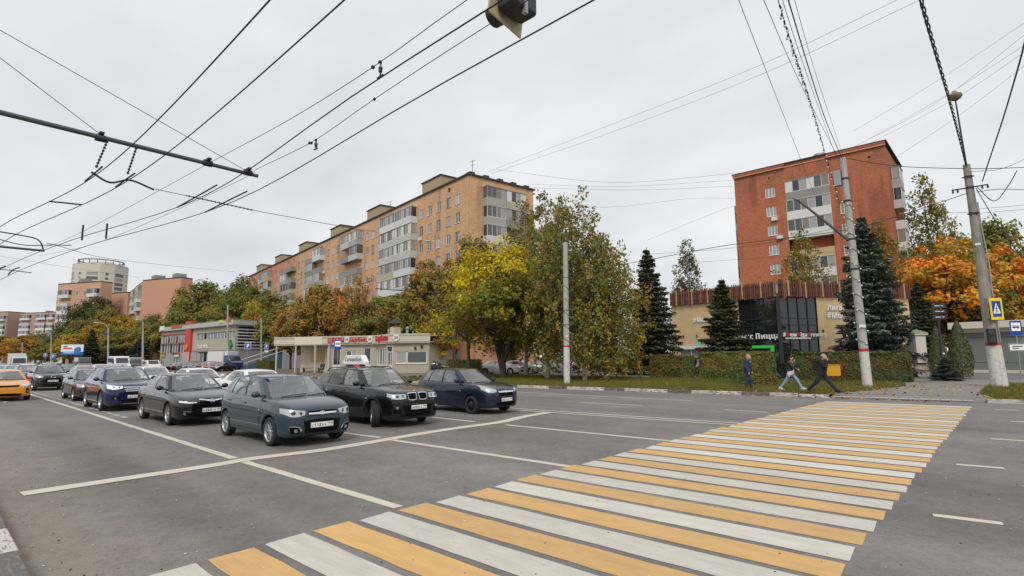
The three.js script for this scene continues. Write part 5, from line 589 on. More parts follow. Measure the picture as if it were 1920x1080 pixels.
function wheelGeo(r, w, style) {
  const key = [r, w, style].join(); if (wheelKit[key]) return wheelKit[key];
  const rr = r * 0.66, h = w / 2, P = (x, y) => new THREE.Vector2(x, y);
  const tyre = new THREE.LatheGeometry([P(rr, -h * 0.86), P(rr + 0.012, -h * 0.98), P(r * 0.86, -h * 1.02), P(r * 0.955, -h * 0.93), P(r * 0.992, -h * 0.76), P(r, -h * 0.5), P(r, -0.012), P(r - 0.008, -0.006), P(r - 0.008, 0.006), P(r, 0.012), P(r, h * 0.5), P(r * 0.992, h * 0.76), P(r * 0.955, h * 0.93), P(r * 0.86, h * 1.02), P(rr + 0.012, h * 0.98), P(rr, h * 0.86)], 30).rotateX(Math.PI / 2);
  const rim = [new THREE.LatheGeometry([P(rr, -h * 0.8), P(rr * 0.94, -h * 0.5), P(rr * 0.9, h * 0.3), P(rr * 0.95, h * 0.8), P(rr + 0.006, h * 0.92), P(rr + 0.01, h * 0.86)], 30).rotateX(Math.PI / 2)];
  const face = h * 0.68;
  if (style === 'steel') { const s = new THREE.Shape(); s.absarc(0, 0, rr * 0.93, 0, 6.2832); for (let i = 0; i < 12; i++) { const a = i * Math.PI / 6, hole = new THREE.Path(); hole.absarc(Math.cos(a) * rr * 0.74, Math.sin(a) * rr * 0.74, rr * 0.085, 0, 6.2832, true); s.holes.push(hole); } rim.push(new THREE.ExtrudeGeometry(s, { depth: 0.012, bevelEnabled: false, curveSegments: 10 }).translate(0, 0, face - 0.02)); rim.push(new THREE.LatheGeometry([P(0, 0.05), P(rr * 0.24, 0.05), P(rr * 0.3, 0.03), P(rr * 0.52, 0.028), P(rr * 0.58, 0)], 20).rotateX(Math.PI / 2).translate(0, 0, face)); }
  else {
    const n = { ten: 9, five: 5, twin: 5, multi: 14 }[style] ?? 7, wd = { ten: 0.02, five: 0.045, twin: 0.02, multi: 0.012 }[style] ?? 0.028;
    for (let i = 0; i < n; i++) for (const off of style === 'twin' ? [-0.16, 0.16] : [0]) {
      const s = new THREE.Shape(); s.moveTo(-wd * 0.75, 0); s.lineTo(wd * 0.75, 0); s.lineTo(wd * 1.25, rr * 0.95); s.lineTo(-wd * 1.25, rr * 0.95); s.closePath();
      rim.push(new THREE.ExtrudeGeometry(s, { depth: 0.022, bevelEnabled: true, bevelSize: 0.004, bevelThickness: 0.004, bevelSegments: 1 }).translate(0, 0, face - 0.026).rotateZ(i * 2 * Math.PI / n + off));
    }
    rim.push(new THREE.LatheGeometry([P(0, 0.012), P(rr * 0.16, 0.012), P(rr * 0.25, 0), P(rr * 0.27, -0.03)], 16).rotateX(Math.PI / 2).translate(0, 0, face));
  }
  const disc = merge([new THREE.CylinderGeometry(rr * 0.7, rr * 0.7, 0.02, 20).rotateX(Math.PI / 2).translate(0, 0, face - 0.07), new THREE.CylinderGeometry(rr * 0.92, rr * 0.92, 0.01, 20).rotateX(Math.PI / 2).translate(0, 0, -h * 0.3)]);
  return wheelKit[key] = { tyre, rim: merge(rim), disc };
}
const plateTex = {};
function plateFace(text, region) {
  return plateTex[text] ??= new THREE.MeshStandardMaterial({ roughness: 0.45, map: sign(512, 112, (c, w, h) => {
    c.fillStyle = '#e6e6e2'; c.fillRect(0, 0, w, h); c.strokeStyle = '#161616'; c.lineWidth = 4; c.strokeRect(5, 5, w - 10, h - 10); c.fillStyle = '#101010'; c.textBaseline = 'alphabetic'; c.textAlign = 'center';
    let x = 42; for (const ch of text) { const d = /\d/.test(ch); c.font = `bold ${d ? 92 : 70}px sans-serif`; c.fillText(ch, x, 93); x += d ? 58 : 56; }
    c.beginPath(); c.moveTo(392, 6); c.lineTo(392, 106); c.stroke(); c.font = 'bold 60px sans-serif'; c.fillText(region, 448, 66); c.font = 'bold 24px sans-serif'; c.fillText('RUS', 430, 100); c.fillStyle = '#f4f4f4'; c.fillRect(460, 82, 34, 7); c.fillStyle = '#1c3f9c'; c.fillRect(460, 88, 34, 7); c.fillStyle = '#b81e22'; c.fillRect(460, 94, 34, 7);
  }) });
}
function makeCar(c) { // x forward, z to the car's right; lengths s are measured back from the front bumper
  const root = new THREE.Group(), HW = c.W / 2, L = c.L, X = (s) => L / 2 - s, lod = c.far ? 0.55 : 1;
  const plan = curve(c.plan ?? [[0, 0.58], [0.03, 0.7], [0.09, 0.81], [0.2, 0.89], [0.4, 0.955], [0.75, 0.99], [1.3, 1], [L - 1, 1], [L - 0.4, 0.965], [L - 0.12, 0.89], [L - 0.03, 0.82], [L, 0.74]]), yt = curve(c.top), ye = curve(c.edge), yb = curve(c.bottom ?? [[0, 0.36], [0.05, 0.26], [0.2, 0.2], [0.6, c.clear ?? 0.19], [L - 0.6, c.clear ?? 0.19], [L - 0.15, 0.28], [L, 0.42]]);
  const N = Math.round(50 * lod), K = c.far ? 1 : 2;
  const half = (s) => { const w = HW * plan(s), b = yb(s), e = ye(s), t = yt(s), l = (k) => b + (e - b) * k; return [[0, b], [0.8 * w, b], [0.93 * w, b + 0.02], [0.982 * w, l(0.13)], [0.998 * w, l(0.34)], [w, l(0.55)], [0.99 * w, l(0.76)], [0.962 * w, l(0.92)], [0.905 * w, e], [0.8 * w, e + (t - e) * 0.55], [0.5 * w, e + (t - e) * 0.9], [0, t]]; };
  const loop = (s) => { const h = half(s), full = []; const sub = []; for (let i = 0; i < h.length - 1; i++) for (let k = 0; k < K; k++) { const p = h[Math.max(0, i - 1)], a = h[i], b = h[i + 1], q = h[Math.min(h.length - 1, i + 2)], u = k / K, f = (j) => { const m0 = (b[j] - p[j]) * 0.4, m1 = (q[j] - a[j]) * 0.4, u2 = u * u, u3 = u2 * u; return (2 * u3 - 3 * u2 + 1) * a[j] + (u3 - 2 * u2 + u) * m0 + (-2 * u3 + 3 * u2) * b[j] + (u3 - u2) * m1; }; sub.push([f(0), f(1)]); } sub.push(h.at(-1)); full.push(...sub); for (let i = sub.length - 2; i > 0; i--) full.push([-sub[i][0], sub[i][1]]); return full; };
  const ss = []; for (let i = 0; i <= N; i++) ss.push(L * (0.5 - 0.5 * Math.cos(Math.PI * i / N)));
  const pos = [], idx = [], rings = ss.map(loop), R = rings[0].length;
  rings.forEach((r, i) => r.forEach(([z, y]) => pos.push(X(ss[i]), y, z)));
  for (let i = 0; i < N; i++) for (let j = 0; j < R; j++) { const a = i * R + j, b = i * R + (j + 1) % R, d = a + R, e = b + R; idx.push(a, b, e, a, e, d); }
  for (const [i, f] of [[0, 1], [N, 0]]) { const m = rings[i].reduce((q, p) => [q[0] + p[0] / R, q[1] + p[1] / R], [0, 0]), k = pos.length / 3; pos.push(X(ss[i]), m[1], 0); for (let j = 0; j < R; j++) { const a = i * R + j, b = i * R + (j + 1) % R; f ? idx.push(k, b, a) : idx.push(k, a, b); } }
  let bg = new THREE.BufferGeometry(); bg.setAttribute('position', new THREE.Float32BufferAttribute(pos, 3)); bg.setAttribute('uv', new THREE.Float32BufferAttribute(new Float32Array(pos.length / 3 * 2), 2)); bg.setIndex(idx); bg.computeVertexNormals();
  { const p = bg.attributes.position, i0 = bg.index, a = V(0, 0, 0).fromBufferAttribute(p, i0.getX(R * 20)), b = V(0, 0, 0).fromBufferAttribute(p, i0.getX(R * 20 + 1)), q = V(0, 0, 0).fromBufferAttribute(p, i0.getX(R * 20 + 2)), n = b.sub(a).cross(q.sub(a)); const o = a.clone(); o.x = 0; o.y -= 0.6; if (n.dot(V(0, a.y - 0.6, a.z)) < 0) { const ar = i0.array; for (let k = 0; k < ar.length; k += 3) { const t = ar[k + 1]; ar[k + 1] = ar[k + 2]; ar[k + 2] = t; } bg.computeVertexNormals(); } }
  const probe = new MeshBVH(bg.clone());
  const fx = X(c.fo), rx = fx - c.wb, wr = c.wheel, ar = wr + (c.archGap ?? 0.055), wz0 = HW - (c.tyreW ?? 0.2) / 2 - 0.015;
  const bodyMat = c.paint;
  let brush = new Brush(bg, bodyMat); brush.updateMatrixWorld();
  for (const ax of [fx, rx]) for (const sd of [1, -1]) { const k = new Brush(new THREE.CylinderGeometry(ar, ar, 0.42, 22).rotateX(Math.PI / 2).translate(ax, wr + 0.01, sd * (HW - 0.12)), CM.under); k.updateMatrixWorld(); brush = evaluator.evaluate(brush, k, SUBTRACTION); brush.updateMatrixWorld(); }
  const body = new THREE.Mesh(brush.geometry, brush.material); body.name = 'body'; body.castShadow = body.receiveShadow = true; root.add(body);
  // ---- things laid on the body surface
  const rc = new THREE.Ray();
  const hit = (o, d) => { rc.set(o.clone().addScaledVector(d, -3), d); const h = probe.raycastFirst(rc, THREE.DoubleSide); if (!h) return null; const p = h.point; p.n = h.face.normal.dot(d) > 0 ? h.face.normal.clone().negate() : h.face.normal; return p; };
  const lay = (rowA, rowB, dir, off, n = 6, m = 3) => { // sheet between two polylines, dropped on the body along dir
    const at = (row, u) => { const k = Math.min(row.length - 2, Math.floor(u * (row.length - 1))), f = u * (row.length - 1) - k; return row[k].clone().lerp(row[k + 1], f); };
    let last = null; return gridGeo(n, m, (u, v) => { const p = at(rowA, u).lerp(at(rowB, u), v), h = hit(p, dir); if (h) { last = h; h.addScaledVector(h.n, off); return h; } const q = (last ?? p).clone(); q.y = p.y; return q; });
  };
  const FW = V(-1, 0, 0), diag = (sd) => V(-1, 0, -0.75 * sd).normalize(), SD = (sd) => V(0, 0, -sd), rdiag = (sd) => V(1, 0, -0.8 * sd).normalize();
  const fy = (y) => y + (c.faceUp ?? 0) * smooth(0.46, 0.6, y), zc = (z) => Math.sign(z) * Math.min(Math.abs(z) * (c.faceW ?? 0.95), 0.93 * HW), zy = (list, sd = 1, x = 0) => list.map(([z, y]) => V(x, fy(y), zc(z) * sd));
  // ---- cabin
  const g = c.cabin, zb = HW * 0.895, zt = HW * (g.topW ?? 0.69), roofY = curve(g.roof), T = g.windows;
  const vB = 0.45, pl = (a, b, d) => (v) => v < vB ? a + (b - a) * v / vB : b + (d - b) * (v - vB) / (1 - vB);
  const bS = pl(g.aB, g.bB, g.cB), tS = pl(g.aT, g.bB + 0.03, g.cT), flare = (v) => 1 - 0.05 * Math.pow(Math.abs(2 * v - 1), 3) - 0.05 * Math.max(0, v - 0.75) * 4 * (g.taper ?? 1) * 0.5;
  const baseY = (s) => ye(s) + 0.002;
  const side = (v, t, sd) => { const s = bS(v) + (tS(v) - bS(v)) * t, b = V(X(bS(v)), baseY(bS(v)), zb * flare(v) * sd), q = V(X(tS(v)), roofY(tS(v)), zt * flare(v) * sd), p = b.lerp(q, t), bu = Math.sin(Math.PI * t) * 0.03; p.z += bu * sd; p.y += bu * 0.25; return p; };
  const front = (w, t) => { const e = Math.pow(Math.abs(w), 2.4), sb = g.wsB + (g.aB - g.wsB) * e, st = g.wsT + (g.aT - g.wsT) * e, p = V(X(sb), Math.max(baseY(sb), yt(Math.min(sb, g.aB)) - 0.015 - 0.02 * e) * (1 - e) + e * baseY(g.aB), zb * flare(0) * w).lerp(V(X(st), roofY(st) + g.crown * (1 - w * w), zt * flare(0) * w), t); const bu = Math.sin(Math.PI * t) * 0.022 * (1 - e); p.x += bu; p.y += bu; if (e > 0.9) { const k = side(0, t, Math.sign(w)), f = (e - 0.9) / 0.1; p.lerp(k, f); } return p; };
  const rear = (w, t) => { const e = Math.pow(Math.abs(w), 2.6), sb = g.rwB + (g.cB - g.rwB) * e, st = g.rwT + (g.cT - g.rwT) * e, p = V(X(sb), baseY(Math.min(sb, g.rwB)), zb * flare(1) * w).lerp(V(X(st), roofY(st) + g.crown * (1 - w * w), zt * flare(1) * w), t); p.x -= Math.sin(Math.PI * t) * 0.02 * (1 - e); if (e > 0.9) p.lerp(side(1, t, Math.sign(w)), (e - 0.9) / 0.1); return p; };
  const patch = (f, u0, u1, v0, v1, n, m) => gridGeo(n, m, (u, v) => f(u0 + (u1 - u0) * u, v0 + (v1 - v0) * v));
  const t0 = 0.05, t1 = 0.91, shell = [], dark = [];
  shell.push(patch((v, w) => { const e = Math.pow(Math.abs(w), 2.4), e2 = Math.pow(Math.abs(w), 2.6), sa = g.wsT + (g.aT - g.wsT) * e, sb = g.rwT + (g.cT - g.rwT) * e2, s = sa + (sb - sa) * v; return V(X(s), roofY(s) + g.crown * (1 - w * w), zt * flare(v * 0.96 + 0.02) * w); }, 0, 1, -1, 1, 14, 12));
  for (const sd of [1, -1]) {
    const S = (v, t) => side(v, t, sd); shell.push(patch(S, 0, 1, t1, 1, 24, 1), patch(S, 0, 1, 0, t0, 24, 1));
    let v = 0; T.forEach(([a, b], i) => { (i === 0 ? shell : dark).push(patch(S, v, a, t0, t1, 2, 6)); v = b; }); shell.push(patch(S, v, 1, t0, t1, 3, 6));
  }
  const wf = 0.9, wr2 = 0.86;
  for (const sd of [1, -1]) { const F = (w, t) => front(w * sd, t), B = (w, t) => rear(w * sd, t); shell.push(patch(F, wf, 1, 0, 1, 3, 6), patch(B, wr2, 1, 0, 1, 3, 6)); }
  dark.push(patch(front, -wf, wf, 0, 0.045, 16, 1)); shell.push(patch(front, -wf, wf, 0.95, 1, 16, 1), patch(rear, -wr2, wr2, 0.93, 1, 12, 1), patch(rear, -wr2, wr2, 0, g.rwLow ?? 0.08, 12, 2));
  part(root, 'roof', merge(shell), bodyMat); for (const q of dark) part(root, 'window_frame', q, CM.trim);
  part(root, 'windshield', patch(front, -wf, wf, 0.045, 0.95, 16, 6), carGlass);
  part(root, 'rear_window', patch(rear, -wr2, wr2, g.rwLow ?? 0.08, 0.93, 12, 5), tintGlass);
  for (const sd of [1, -1]) T.forEach(([a, b], i) => part(root, 'side_window', patch((v, t) => side(v, t, sd), a, b, t0, t1, 6, 5), i && c.tint ? tintGlass : carGlass));
  // ---- interior
  if (!c.far) {
    const ia = g.aB + 0.12, ib = g.cB - 0.1, deck = gridGeo(10, 4, (u, v) => { const s = ia + (ib - ia) * u; return V(X(s), ye(s) + 0.012, (v - 0.5) * 2 * zb * 0.93); }); part(root, 'interior', deck, CM.dash);
    part(root, 'dashboard', rbox(0.42, 0.12, zb * 1.8, 0.05, X(g.wsB + 0.42), ye(g.aB) + 0.0, 0), CM.dash);
    for (const sd of [1, -1]) { const sx = X(g.bB - 0.05), yb0 = ye(g.bB); part(root, 'seat', merge([rbox(0.16, 0.34, 0.46, 0.06, sx, yb0 + 0.12, sd * 0.36), rbox(0.09, 0.17, 0.26, 0.04, sx - 0.05, yb0 + 0.37, sd * 0.36)]), CM.seat); part(root, 'seat', merge([rbox(0.15, 0.24, 0.5, 0.06, X(g.cB - 0.5), yb0 + 0.08, sd * 0.33), rbox(0.08, 0.13, 0.24, 0.04, X(g.cB - 0.46), yb0 + 0.26, sd * 0.33)]), CM.seatGrey); }
    part(root, 'steering_wheel', new THREE.TorusGeometry(0.18, 0.017, 6, 20).rotateY(Math.PI / 2).rotateZ(0.4).translate(X(g.aB + 0.55), ye(g.aB) + 0.06, -0.36), CM.dash);
    part(root, 'rear_view_mirror', rbox(0.03, 0.07, 0.24, 0.012, X(g.wsT + 0.02) + 0.05, roofY(g.wsT) - 0.09, 0), CM.trim);
    for (const [z, r] of [[0.5, 0.62], [-0.12, 0.58]]) part(root, 'wiper', tube([front(z / zb, 0.03), front((z - r * 0.5) / zb, 0.07), front((z - r) / zb, 0.1)].map((p) => p.add(V(0.012, 0.018, 0))), 0.009, 6, 4), CM.trim);
  }
  for (const sd of [1, -1]) { // mirrors
    const p = side(0.07, 0.02, sd), m = part(root, 'mirror', merge([new THREE.SphereGeometry(0.5, 14, 10).scale(0.17, 0.15, 0.2).translate(p.x - 0.06, p.y + 0.085, p.z + sd * 0.14), rod(V(p.x - 0.05, p.y + 0.04, p.z), V(p.x - 0.06, p.y + 0.06, p.z + sd * 0.1), 0.022)]), c.mirror ?? bodyMat);
    if (!c.far) part(m, 'mirror_glass', new THREE.CircleGeometry(0.5, 16).scale(0.15, 0.11, 1).rotateY(-Math.PI / 2).translate(p.x - 0.147, p.y + 0.088, p.z + sd * 0.14), M.chrome);
  }
  // ---- wheels
  const wg = wheelGeo(wr, c.tyreW ?? 0.2, c.rim);
  for (const ax of [fx, rx]) for (const sd of [1, -1]) { const w = new THREE.Group(); w.name = 'wheel'; w.position.set(ax, wr, sd * wz0); w.rotation.y = (sd > 0 ? 0 : Math.PI) + (ax === fx ? c.steer ?? 0 : 0); w.rotation.z = 0; root.add(w); part(w, 'tyre', wg.tyre, CM.tyre); part(w, 'rim', wg.rim, c.rimMat ?? CM.alloy); if (!c.far) part(w, 'brake_disc', wg.disc, CM.disc); }
  // ---- front
  for (const sd of [1, -1]) {
    const d = c.face, hl = part(root, 'headlight', lay(zy(d.lampTop, sd), zy(d.lampBot, sd), FW, 0.008, 14, 6), d.lampMat ?? CM.lamp);
    if (!c.far) for (const [z, y, r, mm] of d.bulbs ?? []) { const h = hit(V(0, fy(y), zc(z) * sd), FW); if (h) part(hl, 'bulb', new THREE.SphereGeometry(r, 12, 8).scale(0.4, 1, 1).rotateY(sd * -0.6).translate(h.x, h.y, h.z), mm ?? CM.lampDark); }
    if (d.drl && !c.far) part(hl, 'light_strip', lay(zy(d.drl[0], sd), zy(d.drl[1], sd), FW, 0.012, 8, 2), CM.lampWhite);
    if (d.fogTop) { const f = part(root, 'fog_lamp', lay(zy(d.fogTop, sd), zy(d.fogBot, sd), FW, 0.008, 8, 5), CM.grille); const h = hit(V(0, d.fogAt[1], zc(d.fogAt[0]) * sd), FW); if (h && !c.far) part(f, 'lens', new THREE.CylinderGeometry(0.036, 0.04, 0.02, 14).rotateZ(-Math.PI / 2).translate(h.x + 0.004, h.y, h.z), CM.lampFog); if (d.fogChrome && !c.far) part(f, 'chrome_trim', lay(zy(d.fogChrome[0], sd), zy(d.fogChrome[1], sd), FW, 0.014, 8, 1), M.chrome); }
    const tl = c.tailY ?? [0.78, 1.02]; part(root, 'tail_light', lay([V(X(L - 0.22), tl[1], sd * HW * 0.97), V(X(L - 0.02), tl[1], sd * HW * 0.7)], [V(X(L - 0.16), tl[0], sd * HW * 0.97), V(X(L - 0.02), tl[0], sd * HW * 0.7)], rdiag(sd), 0.006, 6, 4), CM.tail);
  }
  for (const [a, b, m, off, name, sub] of c.face.panels) { const q = part(root, name, lay(zy(a), zy(b), FW, off + 0.004, 22, 9), m); if (sub && !c.far) for (const [a2, b2, m2, o2, n2] of sub) part(q, n2, lay(zy(a2), zy(b2), FW, o2 + 0.006, 22, Math.abs(a2[0][1] - b2[0][1]) > 0.06 ? 8 : 2), m2); }
  if (!c.far && c.face.emblem) { const [z, y, rz, ry] = c.face.emblem, h = hit(V(0, fy(y), z), FW); if (h) part(root, 'emblem', merge([new THREE.TorusGeometry(1, 0.16, 6, 22).scale(rz, ry, 0.05).rotateY(Math.PI / 2).translate(h.x + 0.016, h.y, h.z), ...(c.face.emblemBar ? [new THREE.TorusGeometry(1, 0.2, 6, 18).scale(...c.face.emblemBar, 0.05).rotateY(Math.PI / 2).translate(h.x + 0.018, h.y, h.z)] : [])]), M.chrome); }
  if (c.plate) { const py = c.face.plateY, h = hit(V(0, py, 0), FW), px = (h ? h.x : X(0)) + 0.03; const p = part(root, 'number_plate', rbox(0.018, 0.118, 0.53, 0.004, px, py, c.plateZ ?? 0), CM.trim); part(p, 'plate_face', new THREE.PlaneGeometry(0.52, 0.112).rotateY(Math.PI / 2).translate(px + 0.0105, py, c.plateZ ?? 0), plateFace(c.plate[0], c.plate[1])); }
  // ---- sides
  for (const sd of [1, -1]) {
    const D = SD(sd), vline = (s0, y0, s1, y1, w = 0.008) => lay([V(X(s0) + w / 2, y0, sd), V(X(s1) + w / 2, y1, sd)], [V(X(s0) - w / 2, y0, sd), V(X(s1) - w / 2, y1, sd)], D, 0.0035, 8, 1), hline = (s0, s1, y0, y1, w = 0.008) => lay([V(X(s0), y0 + w / 2, sd), V(X(s1), y1 + w / 2, sd)], [V(X(s0), y0 - w / 2, sd), V(X(s1), y1 - w / 2, sd)], D, 0.0035, 14, 1);
    if (!c.far) {
      const d0 = g.aB + 0.04, d1 = g.bB, d2 = c.doorEnd ?? g.cB - 0.45, lo = 0.3;
      for (const q of [vline(d0, ye(d0) - 0.03, d0 + 0.02, lo), vline(d1, ye(d1) - 0.02, d1, lo), vline(d2, ye(d2) - 0.03, Math.min(d2, L / 2 - rx - ar * 0.95), wr + ar + 0.03), hline(d0, Math.min(d2, L / 2 - rx - ar - 0.03), lo, lo)]) part(root, 'door_seam', q, CM.under);
      for (const s of [d1 - 0.14, d2 - 0.16]) { const h = hit(V(X(s), c.handleY ?? ye(s) - 0.13, sd * 2), D); if (h) part(root, 'door_handle', rbox(0.19, 0.028, 0.04, 0.013, h.x, h.y, h.z + sd * 0.012), c.handleMat ?? bodyMat); }
      if (c.cladding !== false) part(root, 'sill_trim', lay([V(fx - ar - 0.02, 0.31, sd), V(rx + ar + 0.02, 0.31, sd)], [V(fx - ar - 0.02, 0.21, sd), V(rx + ar + 0.02, 0.21, sd)], D, 0.005, 16, 2), CM.trim);
      if (c.moulding) part(root, 'door_moulding', lay([V(X(d0 + 0.05), c.moulding + 0.035, sd), V(X(d2 - 0.1), c.moulding + 0.035, sd)], [V(X(d0 + 0.05), c.moulding - 0.035, sd), V(X(d2 - 0.1), c.moulding - 0.035, sd)], D, 0.012, 16, 2), bodyMat);
      const sr = hit(V(fx - ar - 0.16, 0.74, sd), D); if (sr && c.repeater !== false) part(root, 'side_repeater', new THREE.SphereGeometry(0.028, 10, 6).scale(1, 0.8, 0.4).translate(sr.x, sr.y, sr.z), c.repeater ?? CM.amber);
    }
    if (c.archTrim) for (const ax of [fx, rx]) { const rows = [[], []]; for (let i = 0; i <= 12; i++) { const a = Math.PI * (0.02 + 0.96 * i / 12); rows[0].push(V(ax + Math.cos(a) * (ar + 0.055), wr + Math.sin(a) * (ar + 0.055), sd)); rows[1].push(V(ax + Math.cos(a) * (ar + 0.002), wr + Math.sin(a) * (ar + 0.002), sd)); } part(root, 'arch_trim', lay(rows[0], rows[1], D, 0.008, 18, 1), CM.trim); }
  }
  if (c.rails) for (const sd of [1, -1]) part(root, 'roof_rail', tube([0, 0.06, 0.35, 0.65, 0.94, 1].map((u, i) => { const s = g.aT + 0.12 + (g.cT - g.aT - 0.2) * u; return V(X(s), roofY(s) + (i === 0 || i === 5 ? -0.01 : 0.045), sd * (zt * 0.95)); }), 0.017, 24, 6), c.railMat ?? CM.trim);
  if (c.antenna) part(root, 'antenna', rod(V(X(c.antenna), roofY(c.antenna) + g.crown, 0), V(X(c.antenna + 0.12), roofY(c.antenna) + g.crown + 0.09, 0), 0.006, 0.003), CM.trim);
  root.userData.info = { X, fx };
  return root;
}
function putCar(car, name, label, frontAxleX, z, turn = 0, group, category = 'car') {
  const { fx } = car.userData.info ?? { fx: 0 }; car.userData = {}; car.name = numbered(name); car.rotation.y = turn; car.position.set(frontAxleX - fx * Math.cos(turn), 0, z + fx * Math.sin(turn)); scene.add(car); tag(car, label, category, group); return car;
}
// ---- body plans
const hatch = (o = {}) => { const L = o.L ?? 3.9; return { L, W: 1.7, fo: 0.76, wb: 2.48, wheel: 0.305, tyreW: 0.19, rim: 'ten', clear: 0.2,
  faceUp: 0.07, top: [[0, 0.66], [0.025, 0.75], [0.07, 0.81], [0.18, 0.865], [0.5, 0.945], [0.95, 1.0], [1.3, 1.0], [L - 0.4, 1.03], [L - 0.1, 1.03], [L - 0.03, 0.98], [L, 0.85]], edge: [[0, 0.63], [0.025, 0.71], [0.08, 0.77], [0.25, 0.84], [0.6, 0.915], [1.1, 0.965], [1.6, 0.98], [L - 0.9, 1.01], [L - 0.3, 1.03], [L - 0.08, 1.01], [L, 0.83]],
  cabin: { wsB: 0.93, aB: 1.17, wsT: 1.66, aT: 1.8, bB: 2.26, cB: L - 0.2, cT: L - 0.46, rwB: L - 0.1, rwT: L - 0.36, crown: 0.035, topW: 0.7, roof: [[1.6, 1.4], [1.9, 1.445], [2.3, 1.465], [2.9, 1.455], [L - 0.35, 1.39]], windows: [[0.09, 0.43], [0.47, 0.76], [0.8, 0.93]] }, ...o }; };
const sedan = (o = {}) => { const L = o.L ?? 4.62; return { L, W: 1.77, fo: 0.94, wb: 2.7, wheel: 0.315, tyreW: 0.2, rim: 'twin', clear: 0.19,
  faceUp: 0.05, top: [[0, 0.63], [0.025, 0.71], [0.08, 0.76], [0.25, 0.82], [0.65, 0.895], [1.15, 0.96], [1.6, 0.96], [L - 1.1, 1.0], [L - 0.5, 1.04], [L - 0.12, 1.04], [L - 0.03, 0.98], [L, 0.85]], edge: [[0, 0.61], [0.03, 0.68], [0.1, 0.73], [0.35, 0.8], [0.75, 0.87], [1.3, 0.93], [2.0, 0.95], [L - 1.2, 0.98], [L - 0.4, 1.0], [L - 0.08, 0.98], [L, 0.83]],
  cabin: { wsB: 1.12, aB: 1.4, wsT: 1.95, aT: 2.06, bB: 2.6, cB: L - 0.62, cT: L - 1.18, rwB: L - 0.52, rwT: L - 1.12, crown: 0.04, topW: 0.66, roof: [[1.9, 1.345], [2.2, 1.395], [2.7, 1.42], [3.2, 1.395], [L - 1.05, 1.32]], windows: [[0.09, 0.43], [0.47, 0.8]], rwLow: 0.05 }, ...o }; };
const suv = (o = {}) => { const L = o.L ?? 4.44; return { L, W: 1.82, fo: 0.86, wb: 2.67, wheel: 0.36, tyreW: 0.225, rim: 'twin', clear: 0.22, archTrim: true, tailY: [0.85, 1.02],
  faceUp: 0.05, top: [[0, 0.7], [0.025, 0.83], [0.07, 0.91], [0.18, 0.965], [0.55, 1.03], [1.1, 1.09], [1.5, 1.085], [L - 0.4, 1.12], [L - 0.1, 1.1], [L - 0.03, 1.02], [L, 0.9]], edge: [[0, 0.68], [0.025, 0.79], [0.09, 0.86], [0.35, 0.94], [0.75, 1.0], [1.3, 1.05], [2.0, 1.06], [L - 0.9, 1.09], [L - 0.3, 1.11], [L - 0.08, 1.06], [L, 0.88]],
  cabin: { wsB: 1.1, aB: 1.38, wsT: 1.86, aT: 2.0, bB: 2.55, cB: L - 0.22, cT: L - 0.52, rwB: L - 0.12, rwT: L - 0.34, crown: 0.04, topW: 0.69, roof: [[1.8, 1.48], [2.1, 1.53], [2.6, 1.555], [3.3, 1.535], [L - 0.3, 1.46]], windows: [[0.09, 0.43], [0.47, 0.73], [0.76, 0.93]] }, ...o }; };
// ---- the front row at the stop line
const kalina = makeCar(hatch({ paint: paint([0.04, 0.06, 0.075], 0.45, 0.33), plate: ['С118ЕК', '750'], plateZ: 0.02, rim: 'ten', moulding: 0.52, antenna: 1.75, handleMat: null, cladding: false, face: {
  lampTop: [[0.4, 0.68], [0.54, 0.695], [0.7, 0.72], [0.82, 0.745]], lampBot: [[0.42, 0.6], [0.56, 0.575], [0.7, 0.575], [0.84, 0.65]], bulbs: [[0.52, 0.635, 0.045], [0.66, 0.645, 0.05]], fogTop: [[0.5, 0.42], [0.62, 0.43], [0.72, 0.43]], fogBot: [[0.52, 0.29], [0.62, 0.29], [0.7, 0.3]], fogAt: [0.6, 0.35], fogChrome: [[[0.47, 0.33], [0.52, 0.43], [0.62, 0.455], [0.72, 0.45]], [[0.495, 0.33], [0.54, 0.41], [0.63, 0.435], [0.72, 0.435]]],
  panels: [[[[-0.34, 0.67], [0, 0.68], [0.34, 0.67]], [[-0.34, 0.59], [0, 0.585], [0.34, 0.59]], CM.grille, 0.006, 'grille', [[[[-0.34, 0.635], [0, 0.635], [0.34, 0.635]], [[-0.33, 0.6], [0, 0.592], [0.33, 0.6]], M.chrome, 0.016, 'chrome_bar']]], [[[-0.44, 0.52], [0, 0.535], [0.44, 0.52]], [[-0.4, 0.29], [0, 0.285], [0.4, 0.29]], CM.grille, 0.006, 'lower_grille']], emblem: [0, 0.622, 0.062, 0.038], emblemBar: [0.02, 0.036], plateY: 0.45 } }));
putCar(kalina, 'hatchback', 'dark teal hatchback waiting at the stop line, chrome bar across its grille', -11.95, -6.0);
